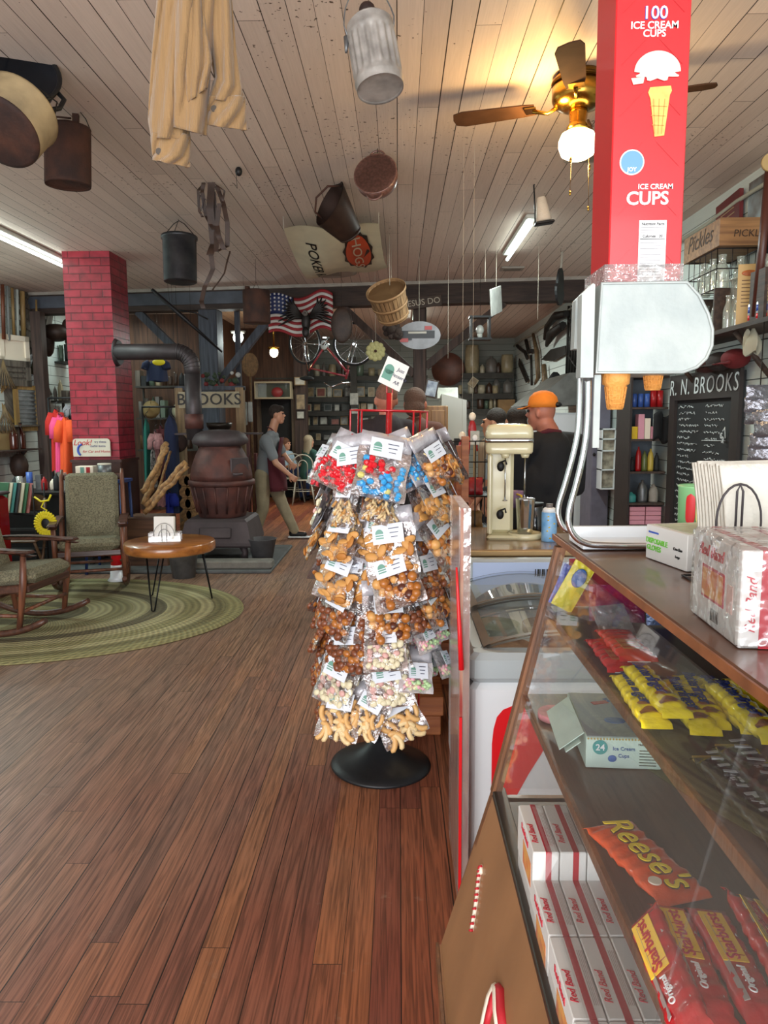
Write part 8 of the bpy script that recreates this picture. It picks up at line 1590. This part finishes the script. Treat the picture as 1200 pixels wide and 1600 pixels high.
MB().tube([nk+Vector((.06, -.06, -.04)), nk+Vector((0, -.075, .02)), nk+Vector((-.06, 0, .04)), nk+Vector((0, .075, .02)), nk+Vector((.06, .06, -.04))], .008, 6).build('apron_strap', MATS['maroon_apron_cloth'], t)
for a_, q in ((an, tn), (af, tf)):
    dr_ = (q-a_); dr_.z = 0; dr_ = dr_.normalized(); b = MB(); b.cap(a_+Vector((0, 0, -.01))-dr_*.03, q+Vector((0, 0, -.01)), .048, .038); b.cap(a_-dr_*.03, a_+Vector((0, 0, .03)), .046); remesh(b.build('black_shoe', M_black, t), .009); MB().box((a_+q)/2+Vector((-.005, 0, -.05)), (.29, .09, .022), None, .01).build('white_sole', M_fw, t)
b = MB(); b.sph(hd+Vector((-.022, 0, .048)), (.088, .086, .085), 18, 12); b.sph(hd+Vector((-.05, 0, .0)), (.05, .078, .06)); b.sph(hd+Vector((.04, 0, .085)), (.05, .06, .035)); remesh(b.build('short_dark_hair', HAIRD, t), .009)
# ---- man in orange cap, from behind, turned left
d = 5.0; t = person('man in orange cap and black top with maroon apron behind the mixer'); t.location = (P(850, 700, d).x, d, 0); O = t.location
hd = J(846, 645); f = Vector((-.85, .5, 0)); nk = J(858, 675);
b = MB(); headb(b, hd, f, 1.04); b.cap(hd+Vector((.02, -.02, -.07)), nk, .062, .068); st = {}
for s_ in (-1, 1):
    sh = nk+Vector((s_*.19+.01, s_*.09, -.09)); el = sh+Vector((s_*.05-.02, .08, -.3)); ha = el+Vector((-.16, .2, -.03)); b.cap(nk+Vector((0, 0, -.05)), sh, .07, .065); b.cap(sh, el, .058, .045); b.cap(el, ha, .043, .03); hand(b, ha, (-.6, .8, -.1), (0, 0, -1), 1.0, .7, -s_); st[s_] = (sh, el, ha)
b.cap(nk+Vector((0, 0, -.1)), Vector((0, .0, 1.12)), .13, .14); b.cap(Vector((-.05, 0, 1.15)), Vector((-.06, 0, .95)), .13, .13); b.cap(Vector((.05, 0, 1.15)), Vector((.06, 0, .95)), .13, .13)
for s_ in (-1, 1): b.cap(Vector((s_*.1, 0, .92)), Vector((s_*.11, 0, .5)), .09, .06); b.cap(Vector((s_*.11, 0, .5)), Vector((s_*.11, 0, .08)), .055, .04); b.cap(Vector((s_*.11, 0, .05)), Vector((s_*.11-.1, .12, .04)), .04, .035)
remesh(b.build('body', SKIN2, t), .008); face_parts(t, hd, f, 1.04)
b = MB(); b.cap(nk+Vector((0, 0, -.06)), nk+Vector((0, 0, -.1)), .09)
for s_ in (-1, 1): sh, el, ha = st[s_]; b.cap(nk+Vector((0, 0, -.07)), sh, .085, .085); b.cap(sh, el, .08, .062); b.cap(el, ha*.9+el*.1, .06, .042)
b.cap(nk+Vector((0, 0, -.12)), Vector((0, 0, 1.12)), .15, .16); b.cap(Vector((-.06, 0, 1.15)), Vector((-.06, 0, .95)), .15, .15); b.cap(Vector((.06, 0, 1.15)), Vector((.06, 0, .95)), .15, .15)
remesh(b.build('black_top', mat('black_navy_cloth', '111318', .85), t), .012)
b = MB()
for s_ in (-1, 1): b.cap(Vector((s_*.09, 0, .95)), Vector((s_*.11, 0, .5)), .12, .09); b.cap(Vector((s_*.11, 0, .5)), Vector((s_*.11, 0, .1)), .085, .07)
remesh(b.build('dark_trousers', mat('dark_trouser_cloth', '22242a', .9), t), .014)
for s_ in (-1, 1): MB().cap(Vector((s_*.11+.03, -.04, .045)), Vector((s_*.11-.1, .12, .04)), .05, .045).build('shoe', M_black, t)
MB().tube([nk+Vector((-.09, -.05, -.02)), nk+Vector((-.02, -.085, .01)), nk+Vector((.06, -.05, .0)), nk+Vector((.07, .03, 0))], .016, 8).build('apron_strap', MATS['maroon_apron_cloth'], t)
b = MB(); b.grid(lambda u, v: Vector((-.155-.03*math.sin(PI*u), -.05+.28*u, 1.3-.62*v)), 10, 8); b.build('maroon_apron', MATS['maroon_apron_cloth'], t).modifiers.new('s', 'SOLIDIFY').thickness = .01
M_cap = mat('orange_cap_cloth', 'e08024', .85, var=.15, vs=12); b = MB(); cc = hd+Vector((.01, 0, .035)); b.lathe([(.098, 0), (.1, .03), (.09, .07), (.06, .1), (.02, .112), (0, .113)], 32, c=cc, sy=1.0); b.build('cap_crown', M_cap, t); fr = Vector((f.x, f.y, 0)).normalized(); rt = Vector((fr.y, -fr.x, 0))
MB().grid(lambda u, v: cc+fr*(.07+.11*v*math.sin(PI*(.15+.7*u)))+rt*((u-.5)*.17)+Vector((0, 0, .012-.018*v)), 12, 5).build('cap_peak', M_cap, t).modifiers.new('s', 'SOLIDIFY').thickness = .004
q = cc-fr*.098; MB().sph(q+Vector((0, 0, .018)), (.03, .03, .018)).build('cap_strap_opening', M_black, t)
# ---- customers behind the rack, simple standing figures
def stander(label, px, py, d, face, skin, hair, shirt, h_s=1.0, bald=False, extra=None, lean=0):
    t = person(label); hdw = P(px, py, d); t.location = (hdw.x, d, 0); hd = Vector((0, 0, hdw.z)); nk = hd+Vector((0, 0, -.14)); b = MB(); headb(b, hd, face, h_s); b.cap(hd+Vector((0, 0, -.07)), nk, .055, .06)
    f = Vector(face).normalized(); r_ = Vector((f.y, -f.x, 0)); arms = []
    for s_ in (-1, 1):
        sh = nk+r_*s_*.18+Vector((0, 0, -.08)); el = sh+r_*s_*.05+Vector((0, 0, -.29)); ha = el+f*.12+Vector((0, 0, -.2)); b.cap(nk+Vector((0, 0, -.04)), sh, .06, .058); b.cap(sh, el, .052, .04); b.cap(el, ha, .038, .027); hand(b, ha, (ha-el), -r_*s_, 1.0, .6, s_); arms.append((sh, el, ha))
    zw = nk.z-.42; b.cap(nk+Vector((0, 0, -.1)), Vector((0, 0, zw)), .12, .12)
    for s_ in (-1, 1): b.cap(r_*s_*.09+Vector((0, 0, zw-.05)), r_*s_*.1+Vector((0, 0, .48)), .1, .058); b.cap(r_*s_*.1+Vector((0, 0, .48)), r_*s_*.1+Vector((0, 0, .08)), .055, .038); b.cap(r_*s_*.1+Vector((0, 0, .045)), r_*s_*.1+f*.15+Vector((0, 0, .04)), .042, .035)
    remesh(b.build('body', skin, t), .009); face_parts(t, hd, face, h_s)
    b = MB(); b.cap(nk+Vector((0, 0, -.1)), Vector((0, 0, zw)), .145, .145)
    for sh, el, ha in arms: b.cap(nk+Vector((0, 0, -.06)), sh, .075, .075); b.cap(sh, sh+(el-sh)*.8, .07, .06)
    remesh(b.build('shirt', shirt, t), .014); b = MB()
    for s_ in (-1, 1): b.cap(r_*s_*.07+Vector((0, 0, zw-.02)), r_*s_*.1+Vector((0, 0, .5)), .125, .085); b.cap(r_*s_*.1+Vector((0, 0, .5)), r_*s_*.1+Vector((0, 0, .1)), .08, .062)
    remesh(b.build('trousers', MATS['dark_trouser_cloth'], t), .014)
    for s_ in (-1, 1): MB().cap(r_*s_*.1+Vector((0, 0, .045)), r_*s_*.1+f*.15+Vector((0, 0, .042)), .05, .044).build('shoe', M_black, t)
    b = MB(); k = .96 if bald else 1.0; b.sph(hd-f*.02*h_s+Vector((0, 0, .045*h_s)), (.084*k*h_s, .084*k*h_s, .083*h_s), 18, 12)
    if not bald: b.sph(hd-f*.04*h_s+Vector((0, 0, -.02*h_s)), (.078*h_s, .078*h_s, .075*h_s), 14, 10)
    remesh(b.build('hair', hair, t), .009)
    if extra: extra(t, hd, nk, f, r_)
    return t
stander('man with short cropped hair standing behind the candy rack, left of two', 603, 626, 5.9, (-.3, .95, 0), SKIN2, mat('cropped_hair', '7c5444', .8, var=.3, vs=60), mat('dark_shirt_cloth', '2a2226', .9), 1.1, True)
stander('person with reddish brown cap of hair behind the rack, right of two', 649, 632, 6.4, (.2, .95, 0), SKIN2, HAIRG, mat('brown_shirt_cloth', '5c3a30', .9), 1.15)
stander('dark haired person behind the counter left of the mixer', 772, 662, 6.8, (-.95, .3, 0), SKIN, HAIRD, mat('cream_shirt_cloth', 'a49078', .9), 1.15); stander('dark haired person directly behind the mixer head', 806, 660, 6.4, (-.2, .98, 0), SKIN, HAIRD, mat('pale_blue_shirt', '90a4b0', .9), 1.1)
# ---- seated women at the back table
def sitter(label, px, py, d, face, hair, shirt, long=True):
    t = person(label); hdw = P(px, py, d); t.location = (hdw.x, d, 0); hd = Vector((0, 0, hdw.z)); f = Vector(face).normalized(); r_ = Vector((f.y, -f.x, 0)); nk = hd+Vector((0, 0, -.13)); hp = Vector((0, 0, .56))-f*.05
    b = MB(); headb(b, hd, face, 1.0); b.cap(hd+Vector((0, 0, -.06)), nk, .045, .05); b.cap(nk+Vector((0, 0, -.1)), hp, .105, .13); arms = []
    for s_ in (-1, 1):
        sh = nk+r_*s_*.15+Vector((0, 0, -.07)); el = sh+r_*s_*.04+f*.08+Vector((0, 0, -.24)); ha = el+f*.22+Vector((0, 0, .06)); b.cap(nk+Vector((0, 0, -.04)), sh, .05, .05); b.cap(sh, el, .043, .035); b.cap(el, ha, .033, .024); hand(b, ha, f, (0, 0, -1), .9, .5, s_); kn = hp+r_*s_*.1+f*.42+Vector((0, 0, -.02)); an = kn+f*.03+Vector((0, 0, -.44)); b.cap(hp+r_*s_*.08, kn, .085, .055); b.cap(kn, an, .05, .036); b.cap(an+Vector((0, 0, -.04)), an+f*.14+Vector((0, 0, -.045)), .035, .03); arms.append((sh, el, ha, kn, an))
    remesh(b.build('body', SKIN, t), .009); face_parts(t, hd, face)
    b = MB(); b.cap(nk+Vector((0, 0, -.1)), hp, .12, .15)
    for sh, el, ha, kn, an in arms: b.cap(nk+Vector((0, 0, -.05)), sh, .06, .062); b.cap(sh, el, .06, .05)
    remesh(b.build('shirt', shirt, t), .013); b = MB()
    for s_, (sh, el, ha, kn, an) in zip((-1, 1), arms): b.cap(hp+r_*s_*.08, kn, .11, .075); b.cap(kn, an, .07, .05)
    remesh(b.build('blue_jeans', mat('blue_denim', '24345c', .9), t), .013)
    for sh, el, ha, kn, an in arms: MB().cap(an+Vector((0, 0, -.045)), an+f*.14+Vector((0, 0, -.05)), .042, .036).build('shoe', M_black, t)
    b = MB(); b.sph(hd-f*.02+Vector((0, 0, .04)), (.09, .09, .088), 16, 12)
    if long:
        for k in range(7): a = (k-3)*.35; b.cap(hd-f*.05*math.cos(a)+r_*.07*math.sin(a), hd-f*.1*math.cos(a)+r_*.1*math.sin(a)+Vector((0, 0, -.34)), .04, .03)
    remesh(b.build('long_hair' if long else 'hair', hair, t), .01); return t
sitter('woman with long ash blonde hair in dark green shirt seated on a white chair', 483, 690, 13.7, (.75, .65, 0), HAIRB, mat('dark_green_shirt', '2c5048', .9)); sitter('person in pale blue top seated behind the walking man', 447, 694, 14.4, (.9, -.4, 0), mat('auburn_hair', '5c3824', .8), mat('pale_blue_shirt', '', .9))
